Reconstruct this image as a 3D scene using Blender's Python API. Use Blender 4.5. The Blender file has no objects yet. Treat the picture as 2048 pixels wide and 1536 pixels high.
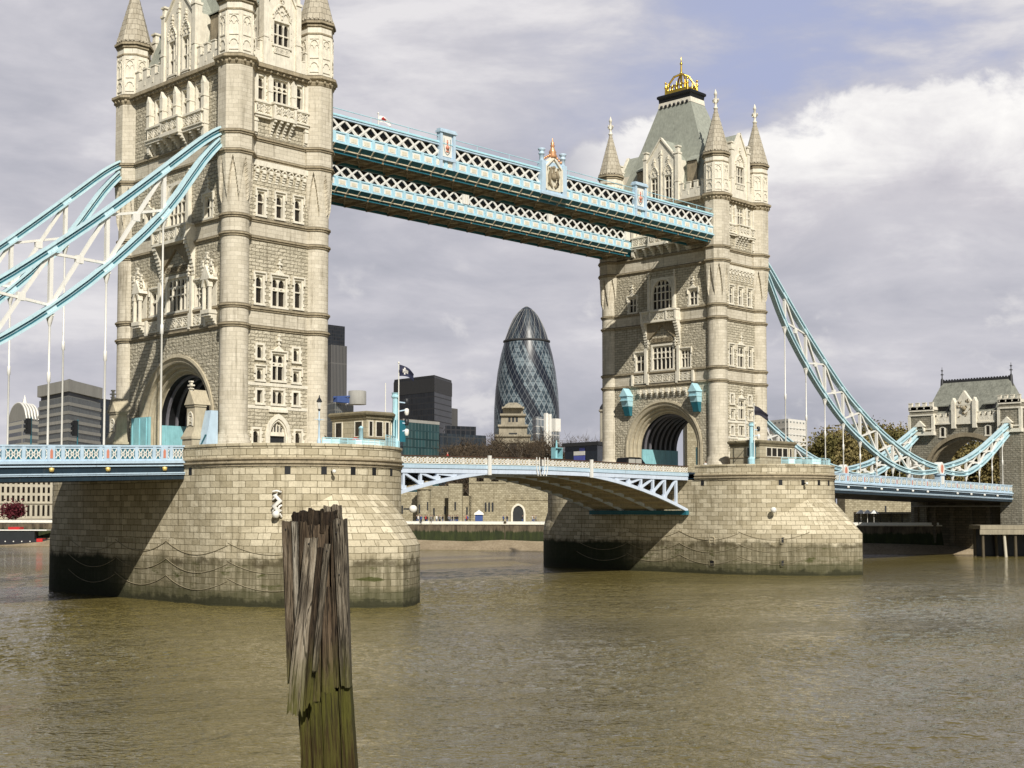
import bpy, math, random
from math import sin, cos, pi, sqrt, atan2, radians
from mathutils import Vector, noise as mnoise
R = random.Random(7)
SC = bpy.context.scene
COL = SC.collection
# ------------------------------------------------------------------ camera
CAM = (-82.607, -123.177, 9.415)
YAW, PIT, FPX = radians(46.034), radians(2.8746), 2716.08
cd = bpy.data.cameras.new('camera'); cam = bpy.data.objects.new('camera', cd); COL.objects.link(cam)
cam.location = CAM
cam.rotation_euler = (pi/2 + PIT, 0, -YAW)
cd.sensor_width = 36; cd.lens = FPX*36/2048; cd.shift_y = 112.2/2048
cd.clip_start = 0.5; cd.clip_end = 30000
SC.camera = cam
SC.view_settings.view_transform = 'Standard'; SC.view_settings.look = 'None'
SC.view_settings.exposure = 0.0; SC.view_settings.gamma = 1
# ------------------------------------------------------------------ sun and sky
SUN_TO = Vector((0.58, 1.0, -0.967)).normalized()      # direction the light travels
SUN_EL = math.asin(-SUN_TO.z); SUN_AZ = atan2(-SUN_TO.x, -SUN_TO.y)
ld = bpy.data.lights.new('sun', 'SUN'); sun = bpy.data.objects.new('sun', ld); COL.objects.link(sun)
ld.energy = 5.0; ld.angle = radians(0.55); ld.color = (1.0, 0.95, 0.855)
sun.rotation_euler = SUN_TO.to_track_quat('-Z', 'Y').to_euler()

class NT:
    def __init__(s, tree): s.t = tree; s.n = tree.nodes; s.l = tree.links
    def new(s, typ, **kw):
        n = s.n.new(typ)
        for k, v in kw.items():
            if k.startswith('i_'):
                n.inputs[k[2:].replace('_', ' ')].default_value = v
            else: setattr(n, k, v)
        return n
    def link(s, a, b): s.l.new(a, b)
    def val(s, sock, v):
        if hasattr(v, 'is_linked') or isinstance(v, bpy.types.NodeSocket): s.l.new(v, sock)
        else: sock.default_value = v
    def math(s, op, a, b=0.0, c=None, clamp=False):
        n = s.n.new('ShaderNodeMath'); n.operation = op; n.use_clamp = clamp
        s.val(n.inputs[0], a); s.val(n.inputs[1], b)
        if c is not None: s.val(n.inputs[2], c)
        return n.outputs[0]
    def mix(s, f, a, b, blend='MIX'):
        n = s.n.new('ShaderNodeMix'); n.data_type = 'RGBA'; n.blend_type = blend; n.clamp_factor = True
        s.val(n.inputs[0], f); s.val(n.inputs[6], a); s.val(n.inputs[7], b)
        return n.outputs[2]
    def ramp(s, f, stops, interp='LINEAR'):
        n = s.n.new('ShaderNodeValToRGB'); n.color_ramp.interpolation = interp
        e = n.color_ramp.elements
        while len(e) > len(stops): e.remove(e[-1])
        while len(e) < len(stops): e.new(0.5)
        for x, (p, c) in zip(e, stops):
            x.position = p; x.color = c if len(c) == 4 else (*c, 1)
        s.l.new(f, n.inputs[0]); return n.outputs[0]
    def rng(s, f, a, b, c=0.0, d=1.0, smooth=True):
        n = s.n.new('ShaderNodeMapRange'); n.clamp = True
        if smooth: n.interpolation_type = 'SMOOTHSTEP'
        s.val(n.inputs[0], f); s.val(n.inputs[1], a); s.val(n.inputs[2], b); s.val(n.inputs[3], c); s.val(n.inputs[4], d)
        return n.outputs[0]
    def noise(s, vec, scale, detail=4, rough=0.55, dist=0.0):
        n = s.n.new('ShaderNodeTexNoise'); n.inputs['Scale'].default_value = scale
        n.inputs['Detail'].default_value = detail; n.inputs['Roughness'].default_value = rough
        n.inputs['Distortion'].default_value = dist
        s.l.new(vec, n.inputs['Vector']); return n.outputs['Fac']
    def mapping(s, vec, scale=(1, 1, 1), loc=(0, 0, 0)):
        n = s.n.new('ShaderNodeMapping'); n.inputs['Scale'].default_value = scale; n.inputs['Location'].default_value = loc
        s.l.new(vec, n.inputs['Vector']); return n.outputs[0]

W = bpy.data.worlds.new('World'); SC.world = W; W.use_nodes = True
w = NT(W.node_tree); w.n.clear()
wo = w.new('ShaderNodeOutputWorld'); bg = w.new('ShaderNodeBackground'); w.link(bg.outputs[0], wo.inputs[0])
skyt = w.new('ShaderNodeTexSky'); skyt.sky_type = 'NISHITA'; skyt.sun_disc = False
skyt.sun_elevation = SUN_EL; skyt.sun_rotation = SUN_AZ; skyt.air_density = 1.0; skyt.dust_density = 0.7
tc = w.new('ShaderNodeTexCoord'); dirv = tc.outputs['Generated']
sx = w.new('ShaderNodeSeparateXYZ'); w.link(dirv, sx.inputs[0])
az = w.math('MULTIPLY', w.math('ARCTAN2', sx.outputs[0], sx.outputs[1]), 180/pi)
el = w.math('MULTIPLY', w.math('ARCSINE', sx.outputs[2]), 180/pi)
# stratus deck: long streaks, lighter and darker
vs = w.mapping(dirv, (1.0, 1.0, 3.4))
n1 = w.noise(vs, 3.6, 7, 0.56, 0.35)
n2 = w.noise(w.mapping(dirv, (1, 1, 3.0), (3, 1, 7)), 10.0, 7, 0.60, 0.3)
nn = w.math('ADD', w.math('MULTIPLY', n1, 0.72), w.math('MULTIPLY', n2, 0.28))
deck = w.ramp(nn, [(0.32, (.40, .41, .47)), (0.44, (.50, .50, .56)), (0.54, (.61, .60, .65)), (0.64, (.80, .78, .80))])
# cumulus bank towards the north-east: a ragged bright crest that greys downwards
nz = w.noise(w.mapping(dirv, (1, 1, 1.4), (5, 2, 1)), 11.0, 8, 0.60, 0.3)
crest = w.math('ADD', w.rng(az, 46, 62, 14.6, 16.6), w.math('MULTIPLY', w.math('SUBTRACT', nz, 0.5), 6.5))
below = w.math('SUBTRACT', crest, el)
cu_mask = w.math('MULTIPLY', w.math('MULTIPLY', w.rng(below, -0.35, 0.55), w.rng(w.math('ADD', below, w.math('MULTIPLY', w.math('SUBTRACT', n1, .5), 8.0)), 7.5, 3.5, 0.0, 1.0)), w.rng(az, 47.5, 51.5))
cu_col = w.ramp(w.math('ADD', w.math('DIVIDE', below, 9.0), w.math('MULTIPLY', w.math('SUBTRACT', n2, .5), .9)), [(0.0, (1.0, .98, .96)), (0.16, (.88, .86, .86)), (0.42, (.66, .64, .68)), (0.75, (.50, .49, .55)), (1.0, (.44, .43, .50))])
# thin blue above the bank
blue_m = w.math('MULTIPLY', w.math('MULTIPLY', w.rng(below, 0.6, -1.2), w.rng(az, 43, 57)), w.rng(nn, 0.62, 0.42))
hazy = w.mix(0.55, (.24, .33, .64, 1), (.55, .56, .67, 1))
cl = w.mix(blue_m, deck, hazy)
cl = w.mix(cu_mask, cl, cu_col)
# low bright puffs above the skyline
pz = w.noise(w.mapping(dirv, (1, 1, 1.5), (9, 4, 2)), 16.0, 7, 0.58, 0.2)
pf = w.math('MULTIPLY', w.rng(pz, 0.52, 0.68), w.math('MULTIPLY', w.rng(el, 2.0, 4.0), w.rng(el, 12.0, 7.5)))
cl = w.mix(w.math('MULTIPLY', pf, 0.75), cl, (.78, .76, .77, 1))
skys = w.n.new('ShaderNodeVectorMath'); skys.operation = 'SCALE'; skys.inputs['Scale'].default_value = 0.05
w.link(skyt.outputs[0], skys.inputs[0])
# the cloud deck lies to the north and west; towards the sun the sky is open
toward = w.math('ADD', w.math('MULTIPLY', sx.outputs[0], 0.55), w.math('MULTIPLY', sx.outputs[1], 0.835))
cover = w.rng(toward, -0.25, 0.25)
# clouds overhead and off to the sides, out of view, dimmed to lower ambient light
unseen_dim = w.math('MULTIPLY', w.rng(el, 30, 52, 1.0, 0.30), w.rng(w.math('ABSOLUTE', w.math('SUBTRACT', az, 46)), 32, 60, 1.0, 0.40))
sc2 = w.n.new('ShaderNodeVectorMath'); sc2.operation = 'SCALE'; w.link(cl, sc2.inputs[0]); w.link(unseen_dim, sc2.inputs['Scale'])
fin = w.mix(cover, skys.outputs[0], sc2.outputs[0])
w.link(fin, bg.inputs['Color']); bg.inputs['Strength'].default_value = 1.0
# ------------------------------------------------------------------ materials
MATS = {}
def mat(name):
    m = bpy.data.materials.new(name); m.use_nodes = True
    t = NT(m.node_tree); t.n.clear()
    o = t.new('ShaderNodeOutputMaterial'); p = t.new('ShaderNodeBsdfPrincipled'); t.link(p.outputs[0], o.inputs[0])
    MATS[name] = m
    return t, p
def bump(t, p, h, strength, dist):
    b = t.new('ShaderNodeBump'); b.inputs['Strength'].default_value = strength; b.inputs['Distance'].default_value = dist
    t.link(h, b.inputs['Height']); t.link(b.outputs[0], p.inputs['Normal'])
def plain(name, c, rough=0.6, metal=0.0, var=0.12, scale=0.6, spec=0.5):
    t, p = mat(name); g = t.new('ShaderNodeNewGeometry')
    n = t.noise(g.outputs['Position'], scale, 5, 0.6)
    n2 = t.noise(t.mapping(g.outputs['Position'], (2.5, 2.5, 0.35)), scale*2, 4, 0.6)
    f = t.math('ADD', t.math('MULTIPLY', n, .5), t.math('MULTIPLY', n2, .5))
    lo = tuple(x*(1-var*1.6) for x in c); hi = tuple(min(1, x*(1+var)) for x in c)
    col = t.ramp(f, [(0.3, lo), (0.7, hi)])
    if 'paint' in name or name in ('trim', 'moulding', 'archstone'):   # streaks of grime and rust that run downwards
        s1 = t.noise(t.mapping(g.outputs['Position'], (2.2, 2.2, .30)), 1.3, 6, .68); s2 = t.noise(g.outputs['Position'], 3.5, 5, .7)
        k = t.math('MULTIPLY', t.rng(s1, .54, .72), t.rng(s2, .38, .66))
        col = t.mix(t.math('MULTIPLY', k, .55), col, (.13, .10, .065, 1) if name not in ('navy_paint', 'teal_paint', 'deep_teal_paint') else (.09, .085, .075, 1))
    t.link(col, p.inputs['Base Color'])
    p.inputs['Roughness'].default_value = rough; p.inputs['Metallic'].default_value = metal
    p.inputs['Specular IOR Level'].default_value = spec
    return MATS[name]
def stone(name, c1, c2, mortar, bw, rh, ms, bmp=0.5, rough_scale=0, stain=(.16, .13, .08), stain_amt=0.45, algae=False, dist=0.05):
    t, p = mat(name); g = t.new('ShaderNodeNewGeometry'); pos = g.outputs['Position']
    tcn = t.new('ShaderNodeTexCoord')
    wob = t.noise(pos, 1.4, 2)
    wn = t.new('ShaderNodeTexNoise'); wn.inputs['Scale'].default_value = 1.9; wn.inputs['Detail'].default_value = 3; t.link(pos, wn.inputs['Vector'])
    wv = t.new('ShaderNodeVectorMath', operation='MULTIPLY_ADD'); wv.inputs[1].default_value = (.07*rh/.4, .07*rh/.4, 0); t.link(wn.outputs['Color'], wv.inputs[0]); t.link(tcn.outputs['UV'], wv.inputs[2])
    uv = wv.outputs[0]
    b = t.new('ShaderNodeTexBrick'); b.offset = 0.5; b.squash = 1.0
    b.inputs['Scale'].default_value = 1.0; b.inputs['Mortar Size'].default_value = ms; b.inputs['Mortar Smooth'].default_value = 0.15
    b.inputs['Bias'].default_value = 0.0; b.inputs['Brick Width'].default_value = bw; b.inputs['Row Height'].default_value = rh
    b.inputs['Color1'].default_value = (*c1, 1); b.inputs['Color2'].default_value = (*c2, 1); b.inputs['Mortar'].default_value = (*mortar, 1)
    t.link(uv, b.inputs['Vector'])
    col = b.outputs['Color']
    n1 = t.noise(pos, 0.35, 6, 0.62); n2 = t.noise(t.mapping(pos, (2.2, 2.2, 0.16)), 1.0, 6, 0.62)
    n3 = t.noise(pos, 5.0, 4, 0.7)
    col = t.mix(t.math('MULTIPLY', t.rng(n3, 0.35, 0.75), 0.28), col, (*[x*0.55 for x in c2], 1))
    st = t.math('MULTIPLY', t.math('MULTIPLY', t.rng(n1, 0.45, 0.72), t.rng(n2, 0.40, 0.70)), stain_amt)
    col = t.mix(st, col, (*stain, 1))
    st2 = t.math('MULTIPLY', t.rng(n2, 0.54, 0.70), stain_amt*0.75)
    col = t.mix(st2, col, (*[x*0.7 for x in stain], 1))
    if algae:
        sp = t.new('ShaderNodeSeparateXYZ'); t.link(pos, sp.inputs[0]); z = sp.outputs[2]
        na = t.noise(pos, 0.55, 7, 0.65); nb = t.noise(t.mapping(pos, (1, 1, .4)), 0.9, 6, 0.6)
        zz = t.math('ADD', z, t.math('MULTIPLY', t.math('SUBTRACT', na, .5), 2.6))
        # damp grey-brown tide band with a ragged dark upper edge, then mats of green weed in level patches
        col = t.mix(t.math('MULTIPLY', t.rng(zz, 5.2, 4.3), t.rng(n2, .30, .62, .45, .85)), col, (.120, .105, .058, 1))
        edge = t.math('MULTIPLY', t.rng(t.math('ABSOLUTE', t.math('SUBTRACT', zz, 4.35)), .55, .1), t.rng(n1, .42, .62))
        col = t.mix(t.math('MULTIPLY', edge, .7), col, (.07, .055, .028, 1))
        nb = t.noise(t.mapping(pos, (.45, .45, 1.5)), 0.8, 7, 0.66)
        g1 = t.math('MULTIPLY', t.math('MULTIPLY', t.rng(z, 4.6, 3.9), t.rng(z, 1.6, 2.6)), t.rng(nb, 0.55, 0.64))
        col = t.mix(t.math('MULTIPLY', g1, 0.85), col, (.052, .060, .010, 1))
        g2 = t.math('MULTIPLY', t.rng(t.math('ADD', z, t.math('MULTIPLY', t.math('SUBTRACT', nb, .5), 2.4)), 2.3, 1.5), .75)
        col = t.mix(g2, col, (.062, .062, .026, 1))
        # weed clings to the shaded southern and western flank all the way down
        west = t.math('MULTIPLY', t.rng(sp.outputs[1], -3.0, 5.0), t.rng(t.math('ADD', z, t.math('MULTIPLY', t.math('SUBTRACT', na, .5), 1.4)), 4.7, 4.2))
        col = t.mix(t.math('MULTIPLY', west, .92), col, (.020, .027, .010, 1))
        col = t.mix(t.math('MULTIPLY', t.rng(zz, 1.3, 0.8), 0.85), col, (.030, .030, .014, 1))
    t.link(col, p.inputs['Base Color'])
    p.inputs['Roughness'].default_value = 0.86; p.inputs['Specular IOR Level'].default_value = 0.25
    inv = t.math('SUBTRACT', 1.0, b.outputs['Fac'])
    h = t.math('ADD', inv, t.math('MULTIPLY', n3, 0.25))
    if rough_scale:
        r1 = t.noise(t.mapping(pos, (1, 1, 1.3)), rough_scale, 3, 0.6)
        h = t.math('ADD', t.math('MULTIPLY', inv, 0.8), t.math('MULTIPLY', r1, 1.6))
    bump(t, p, h, bmp, dist)
    return MATS[name]
stone('granite_rough', (.64, .58, .45), (.47, .425, .32), (.22, .19, .13), 0.95, 0.36, 0.028, 0.85, 2.6, stain_amt=.45, dist=0.16)
stone('ashlar', (.69, .63, .51), (.57, .515, .405), (.36, .32, .25), 0.95, 0.42, 0.012, 0.35, 0, stain_amt=.55)
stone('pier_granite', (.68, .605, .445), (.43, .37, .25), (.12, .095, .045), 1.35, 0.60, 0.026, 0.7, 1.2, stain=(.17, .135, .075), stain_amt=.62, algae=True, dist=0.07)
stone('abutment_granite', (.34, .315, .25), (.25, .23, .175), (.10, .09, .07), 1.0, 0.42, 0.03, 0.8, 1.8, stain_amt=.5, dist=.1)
stone('castle_stone', (.46, .41, .29), (.30, .26, .175), (.20, .17, .10), 0.8, 0.45, 0.03, 0.6, 1.6, stain_amt=.4, dist=.1)
stone('quay_stone', (.20, .17, .12), (.12, .105, .075), (.05, .045, .03), 1.4, 0.5, 0.03, 0.6, 1.0, stain_amt=.5, dist=.08)
plain('trim', (.78, .73, .61), 0.8, var=.17, scale=1.3, spec=.25)
plain('trim_weathered', (.30, .25, .17), 0.85, var=.25, scale=1.1, spec=.2)
plain('moulding', (.38, .32, .22), 0.85, var=.32, scale=1.4, spec=.2)  # brown weathering, with the shade of ledge undersides put into the colour
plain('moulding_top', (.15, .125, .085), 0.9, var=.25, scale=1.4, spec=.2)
plain('slate', (.34, .355, .30), 0.65, var=.22, scale=1.6, spec=.4)
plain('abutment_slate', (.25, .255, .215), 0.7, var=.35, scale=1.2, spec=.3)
plain('lead_black', (.012, .012, .012), 0.5)
plain('gold', (.95, .60, .10), 0.28, 0.9, var=.15)
plain('copper_gilt', (.80, .42, .22), 0.35, 0.5, var=.15)
plain('blue_paint', (.43, .69, .77), 0.38, var=.10, scale=1.0)
plain('pale_blue_paint', (.50, .64, .76), 0.38, var=.10, scale=1.0)
plain('teal_paint', (.035, .16, .20), 0.38, var=.18, scale=1.0)
plain('cyan_paint', (.28, .57, .62), 0.42, var=.18, scale=.9)
plain('deep_teal_paint', (.02, .15, .20), 0.45, var=.18, scale=.9)
plain('navy_paint', (.018, .035, .05), 0.35, var=.2, scale=1.0)
plain('white_paint', (.80, .78, .72), 0.4, var=.06, scale=1.0)
plain('cream_paint', (.72, .67, .53), 0.45, var=.12, scale=1.0)
plain('brown_steel', (.30, .25, .17), 0.6, var=.35, scale=.9)
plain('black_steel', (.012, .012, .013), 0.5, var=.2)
plain('rib_steel', (.20, .19, .21), 0.5, var=.15)
plain('dark_panel', (.02, .022, .025), 0.5, var=.2)
plain('brown_rail', (.09, .045, .028), 0.5, var=.2)
plain('red_paint', (.55, .03, .03), 0.4)
plain('salmon_paint', (.62, .24, .16), 0.45)
plain('brass_lamp', (.85, .62, .20), 0.35, .3)
plain('asphalt', (.05, .05, .05), 0.9)
plain('rope', (.34, .29, .19), 0.9, var=.25, scale=2)
plain('flag_navy', (.015, .018, .05), 0.8)
plain('flag_white', (.75, .72, .7), 0.8)
plain('black_cloth', (.02, .018, .03), 0.8)
plain('wharf_deck', (.32, .28, .20), 0.8, var=.25)
plain('timber_wet', (.09, .07, .04), 0.7, var=.3)
plain('car_black', (.008, .008, .009), 0.15, var=.1)
plain('car_red', (.5, .02, .02), 0.2, var=.1)
plain('screen_blue', (.10, .12, .45), 0.3, var=.2)
plain('skin', (.55, .34, .25), 0.6); plain('hair', (.05, .03, .02), .7)
for k, c in dict(dark=(.02, .02, .025), blue=(.05, .09, .25), white=(.7, .68, .65), red=(.45, .05, .04), tan=(.35, .26, .16), grey=(.2, .2, .2)).items():
    plain('cloth_'+k, c, .85)
def glass(name, c, rough=0.08, spec=0.6, wav=0.02):
    t, p = mat(name); g = t.new('ShaderNodeNewGeometry')
    n = t.noise(g.outputs['Position'], 1.1, 3)
    oi = t.new('ShaderNodeObjectInfo')
    t.link(t.ramp(t.math('ADD', t.math('MULTIPLY', n, .45), t.math('MULTIPLY', oi.outputs['Random'], .5)), [(.25, tuple(x*.5 for x in c)), (.62, tuple(x*1.4 for x in c)), (.85, tuple(min(1, x*4) for x in c))]), p.inputs['Base Color'])
    p.inputs['Roughness'].default_value = rough; p.inputs['Specular IOR Level'].default_value = spec
    n2 = t.noise(g.outputs['Position'], 2.2, 2); bump(t, p, n2, 0.25, wav)
glass('window_glass', (.020, .016, .012), 0.12, 0.35)
glass('walkway_glass', (.045, .038, .03), 0.15, 0.4)
glass('dark_glass', (.018, .025, .035), 0.06, 0.7, .05)
glass('teal_glass', (.035, .075, .085), 0.10, 0.5, .05)
glass('grey_glass', (.04, .045, .05), 0.10, 0.6, .05)
glass('clear_panel', (.40, .58, .60), 0.15, .5)
# ------------------------------------------------------------------ mesh builder
ident = lambda u, o, z: (u, o, z)
class MB:
    def __init__(s): s.v = []; s.f = []; s.uv = []; s.m = []; s.sm = []
    def face(s, pts, uv=None, m=0, smooth=False):
        b = len(s.v); s.v.extend(pts); s.f.append(tuple(range(b, b+len(pts)))); s.uv.append(uv); s.m.append(m); s.sm.append(smooth)
    def mesh(s, vs, fs, m=0, smooth=False, uvs=None):
        b = len(s.v); s.v.extend(vs)
        for k, f in enumerate(fs):
            s.f.append(tuple(b+i for i in f)); s.uv.append(uvs[k] if uvs else None); s.m.append(m); s.sm.append(smooth)
    def hexa(s, p, m=0):                       # p: 8 points, bottom ring then top ring
        s.mesh(p, [(3, 2, 1, 0), (4, 5, 6, 7), (0, 1, 5, 4), (1, 2, 6, 5), (2, 3, 7, 6), (3, 0, 4, 7)], m)
    def box(s, F, u0, u1, o0, o1, z0, z1, m=0):
        s.hexa([F(u0, o1, z0), F(u1, o1, z0), F(u1, o0, z0), F(u0, o0, z0), F(u0, o1, z1), F(u1, o1, z1), F(u1, o0, z1), F(u0, o0, z1)], m)
    def bar(s, a, b, w, h, m=0, up=(0, 0, 1)):
        a = Vector(a); b = Vector(b); d = (b-a)
        if d.length < 1e-6: return
        d.normalize(); upv = Vector(up)
        if abs(d.dot(upv)) > 0.98: upv = Vector((1, 0, 0))
        r = d.cross(upv).normalized(); u = r.cross(d).normalized()
        P = []
        for q in (a, b):
            P += [q-r*w/2-u*h/2, q+r*w/2-u*h/2, q+r*w/2+u*h/2, q-r*w/2+u*h/2]
        P = [tuple(x) for x in P]
        s.mesh(P, [(0, 1, 2, 3), (7, 6, 5, 4), (0, 4, 5, 1), (1, 5, 6, 2), (2, 6, 7, 3), (3, 7, 4, 0)], m)
    def tube(s, path, r, n=6, m=0, smooth=True, cap=True):
        path = [Vector(q) for q in path]; rings = []
        for i, q in enumerate(path):
            d = (path[min(i+1, len(path)-1)]-path[max(i-1, 0)]).normalized()
            up = Vector((0, 0, 1)) if abs(d.z) < .95 else Vector((1, 0, 0))
            a = d.cross(up).normalized(); b = a.cross(d)
            rr = r[i] if isinstance(r, (list, tuple)) else r
            rings.append([tuple(q+(a*cos(2*pi*k/n)+b*sin(2*pi*k/n))*rr) for k in range(n)])
        s.loft(rings, m=m, smooth=smooth, cap=cap)
    def loft(s, rings, closed=True, m=0, smooth=False, cap=False, uvs=None, mf=None):
        n = len(rings[0]); vs = [q for r in rings for q in r]; fs = []; us = []; ms = []
        for i in range(len(rings)-1):
            for k in range(n if closed else n-1):
                k2 = (k+1) % n
                fs.append((i*n+k, i*n+k2, (i+1)*n+k2, (i+1)*n+k))
                if uvs:
                    a = uvs[i]; b = uvs[i+1]; kk = k+1
                    us.append([(a[0][k], a[1]), (a[0][kk], a[1]), (b[0][kk], b[1]), (b[0][k], b[1])])
                ms.append(mf(i) if mf else m)
        b0 = len(s.v); s.v.extend(vs)
        for k, f in enumerate(fs):
            s.f.append(tuple(b0+i for i in f)); s.uv.append(us[k] if us else None); s.m.append(ms[k]); s.sm.append(smooth)
        if cap:
            s.face(list(reversed(rings[0])), m=m); s.face(list(rings[-1]), m=m)
    def lathe(s, cx, cy, prof, n=24, phase=0.0, m=0, smooth=True, cap=True, mf=None):
        rings = []; uvs = []; rr = max(p[0] for p in prof)
        for r, z in prof:
            rings.append([(cx+r*cos(phase+2*pi*k/n), cy+r*sin(phase+2*pi*k/n), z) for k in range(n)])
            uvs.append(([2*pi*rr*k/n for k in range(n+1)], z))
        s.loft(rings, m=m, smooth=smooth, cap=cap, uvs=uvs, mf=mf)
    def ball(s, c, r, n=8, m=0):
        rings = []
        for i in range(1, n//2+2):
            a = -pi/2 + pi*i/(n//2+2)
            rings.append([(c[0]+r*cos(a)*cos(2*pi*k/n), c[1]+r*cos(a)*sin(2*pi*k/n), c[2]+r*sin(a)) for k in range(n)])
        s.loft(rings, m=m, smooth=True, cap=True)
    def build(s, name, mats, parent=None, origin=None):
        if not s.f: return None
        if parent is not None:
            root = parent
            while root.parent: root = root.parent
            org = root.get('_o') or (0, 0, 0); org = tuple(org)
        else: org = origin or (0, 0, 0)
        me = bpy.data.meshes.new(name)
        me.from_pydata([(x-org[0], y-org[1], z-org[2]) for x, y, z in s.v], [], s.f)
        if isinstance(mats, str): mats = [mats]
        for q in mats: me.materials.append(MATS[q])
        me.polygons.foreach_set('material_index', s.m); me.polygons.foreach_set('use_smooth', s.sm)
        uvl = me.uv_layers.new(name='UVMap'); flat = []
        for f, uv in zip(s.f, s.uv):
            if uv is None:
                P = [s.v[i] for i in f]
                a = P[0]; b = P[1]; c = P[2]; d = P[-1]
                e1 = (c[0]-a[0], c[1]-a[1], c[2]-a[2]); e2 = (d[0]-b[0], d[1]-b[1], d[2]-b[2])
                nx = e1[1]*e2[2]-e1[2]*e2[1]; ny = e1[2]*e2[0]-e1[0]*e2[2]; nz = e1[0]*e2[1]-e1[1]*e2[0]
                L = sqrt(nx*nx+ny*ny+nz*nz) or 1; hl = sqrt(nx*nx+ny*ny)
                if hl < 0.3*L or hl < 1e-9:
                    for q in P: flat += [q[0], q[1]]
                else:
                    tx, ty = -ny/hl, nx/hl; sl = L/hl
                    for q in P: flat += [q[0]*tx+q[1]*ty, q[2]*sl]
            else:
                for q in uv: flat += [q[0], q[1]]
        uvl.data.foreach_set('uv', flat)
        me.validate(); me.update()
        o = bpy.data.objects.new(name, me); COL.objects.link(o)
        if parent is not None: o.parent = parent
        elif origin: o.location = origin
        return o
def tag(o, label=None, cat=None, group=None, kind=None):
    if label: o['label'] = label
    if cat: o['category'] = cat
    if group: o['group'] = group
    if kind: o['kind'] = kind
    return o
def thing(name, loc, label, cat, group=None):
    o = bpy.data.objects.new(name, None); COL.objects.link(o); o.location = loc; o['_o'] = list(loc); o.empty_display_size = .5
    return tag(o, label, cat, group)
def dup(root, loc, rz=0, label=None, sc=1.0):
    r = root.copy(); COL.objects.link(r); r.location = loc; r.rotation_euler = (0, 0, rz); r.scale = (sc, sc, sc)
    if label: r['label'] = label
    for ch in list(root.children):
        c = ch.copy(); COL.objects.link(c); c.parent = r
        for g in ch.children:
            d = g.copy(); COL.objects.link(d); d.parent = c
    return r
def struct(o): o['kind'] = 'structure'; return o
FW = Vector((sin(YAW)*cos(PIT), cos(YAW)*cos(PIT), sin(PIT))); RT = Vector((cos(YAW), -sin(YAW), 0)); UPV = RT.cross(FW)
def ray(px, py):
    return Vector(CAM), FW*FPX + RT*(px-1024) - UPV*(py-768-112.2)
def at(px, py, depth):                 # world point seen at a photo pixel, depth in metres along the view
    o, d = ray(px, py); return o + d*(depth/FPX)
def onp(axis, val, px, py):
    o, d = ray(px, py); t = (val-o[axis])/d[axis]; return o + d*t
# ------------------------------------------------------------------ gothic pieces (F maps u = along wall, o = outwards, z)
def frameF(x0, face):
    if face == 'E': return lambda u, o, z: (x0+u, -(10.4+o), z)
    if face == 'S': return lambda u, o, z: (x0-(5.7+o), -u, z)
    if face == 'N': return lambda u, o, z: (x0+5.7+o, u, z)
    return lambda u, o, z: (x0-u, 10.4+o, z)
def arch_z(t, w, h, kind):            # t in -1..1 across the opening: height of the arch above the springing
    t = abs(t)
    if kind == 'round': return h*sqrt(max(0, 1-t*t))
    # pointed: two arcs
    r = (w*w/4+h*h)/w if h > w/2 else w/2
    c = r-w/2; x = t*w/2
    return sqrt(max(0, r*r-(x+c)**2)) if h > w/2 else h*(1-t)
def arch_plate(mb, F, u0, u1, zs, ztop, h, o0, o1, kind='pointed', n=10, m=0):
    """plate from the arch curve (springing zs, rise h) up to ztop, between u0 and u1, front at o1 back at o0"""
    w_ = u1-u0; uc = (u0+u1)/2
    for i in range(n):
        a = -1+2*i/n; b = -1+2*(i+1)/n
        ua, ub = uc+a*w_/2, uc+b*w_/2; za, zb = zs+arch_z(a, w_, h, kind), zs+arch_z(b, w_, h, kind)
        mb.face([F(ua, o1, za), F(ub, o1, zb), F(ub, o1, ztop), F(ua, o1, ztop)], m=m)
        mb.face([F(ua, o0, za), F(ub, o0, zb), F(ub, o1, zb), F(ua, o1, za)], m=m)
def hoop(mb, F, uc, w, zs, h, th, o0, o1, kind='pointed', n=14, foot=None, m=0):
    """moulded arch band of thickness th standing on the springing, with straight jambs down to foot"""
    pin, pout = [], []
    for i in range(n+1):
        t = -1+2*i/n
        pin.append((uc+t*w/2, zs+arch_z(t, w, h, kind)))
        pout.append((uc+t*(w/2+th), zs+arch_z(t, w+2*th, h+th*1.15, kind)))
    if foot is not None:
        pin = [(uc-w/2, foot)]+pin+[(uc+w/2, foot)]; pout = [(uc-w/2-th, foot)]+pout+[(uc+w/2+th, foot)]
    for i in range(len(pin)-1):
        a, b, c, d = pin[i], pin[i+1], pout[i+1], pout[i]
        mb.face([F(a[0], o1, a[1]), F(b[0], o1, b[1]), F(c[0], o1, c[1]), F(d[0], o1, d[1])], m=m)
        mb.face([F(d[0], o1, d[1]), F(c[0], o1, c[1]), F(c[0], o0, c[1]), F(d[0], o0, d[1])], m=m)
        mb.face([F(a[0], o0, a[1]), F(b[0], o0, b[1]), F(b[0], o1, b[1]), F(a[0], o1, a[1])], m=m)
def finial(mb, F, u, o, z, h, r=.13, m=0):
    mb.box(F, u-r*.55, u+r*.55, o-r*.55, o+r*.55, z, z+h, m)
    mb.box(F, u-r*1.7, u+r*1.7, o-r, o+r, z+h*.48, z+h*.62, m)
    mb.box(F, u-r*1.1, u+r*1.1, o-r, o+r, z+h*.18, z+h*.28, m)
    mb.box(F, u-r*.9, u+r*.9, o-r*.9, o+r*.9, z+h*.86, z+h*1.0+.001, m)
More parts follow.
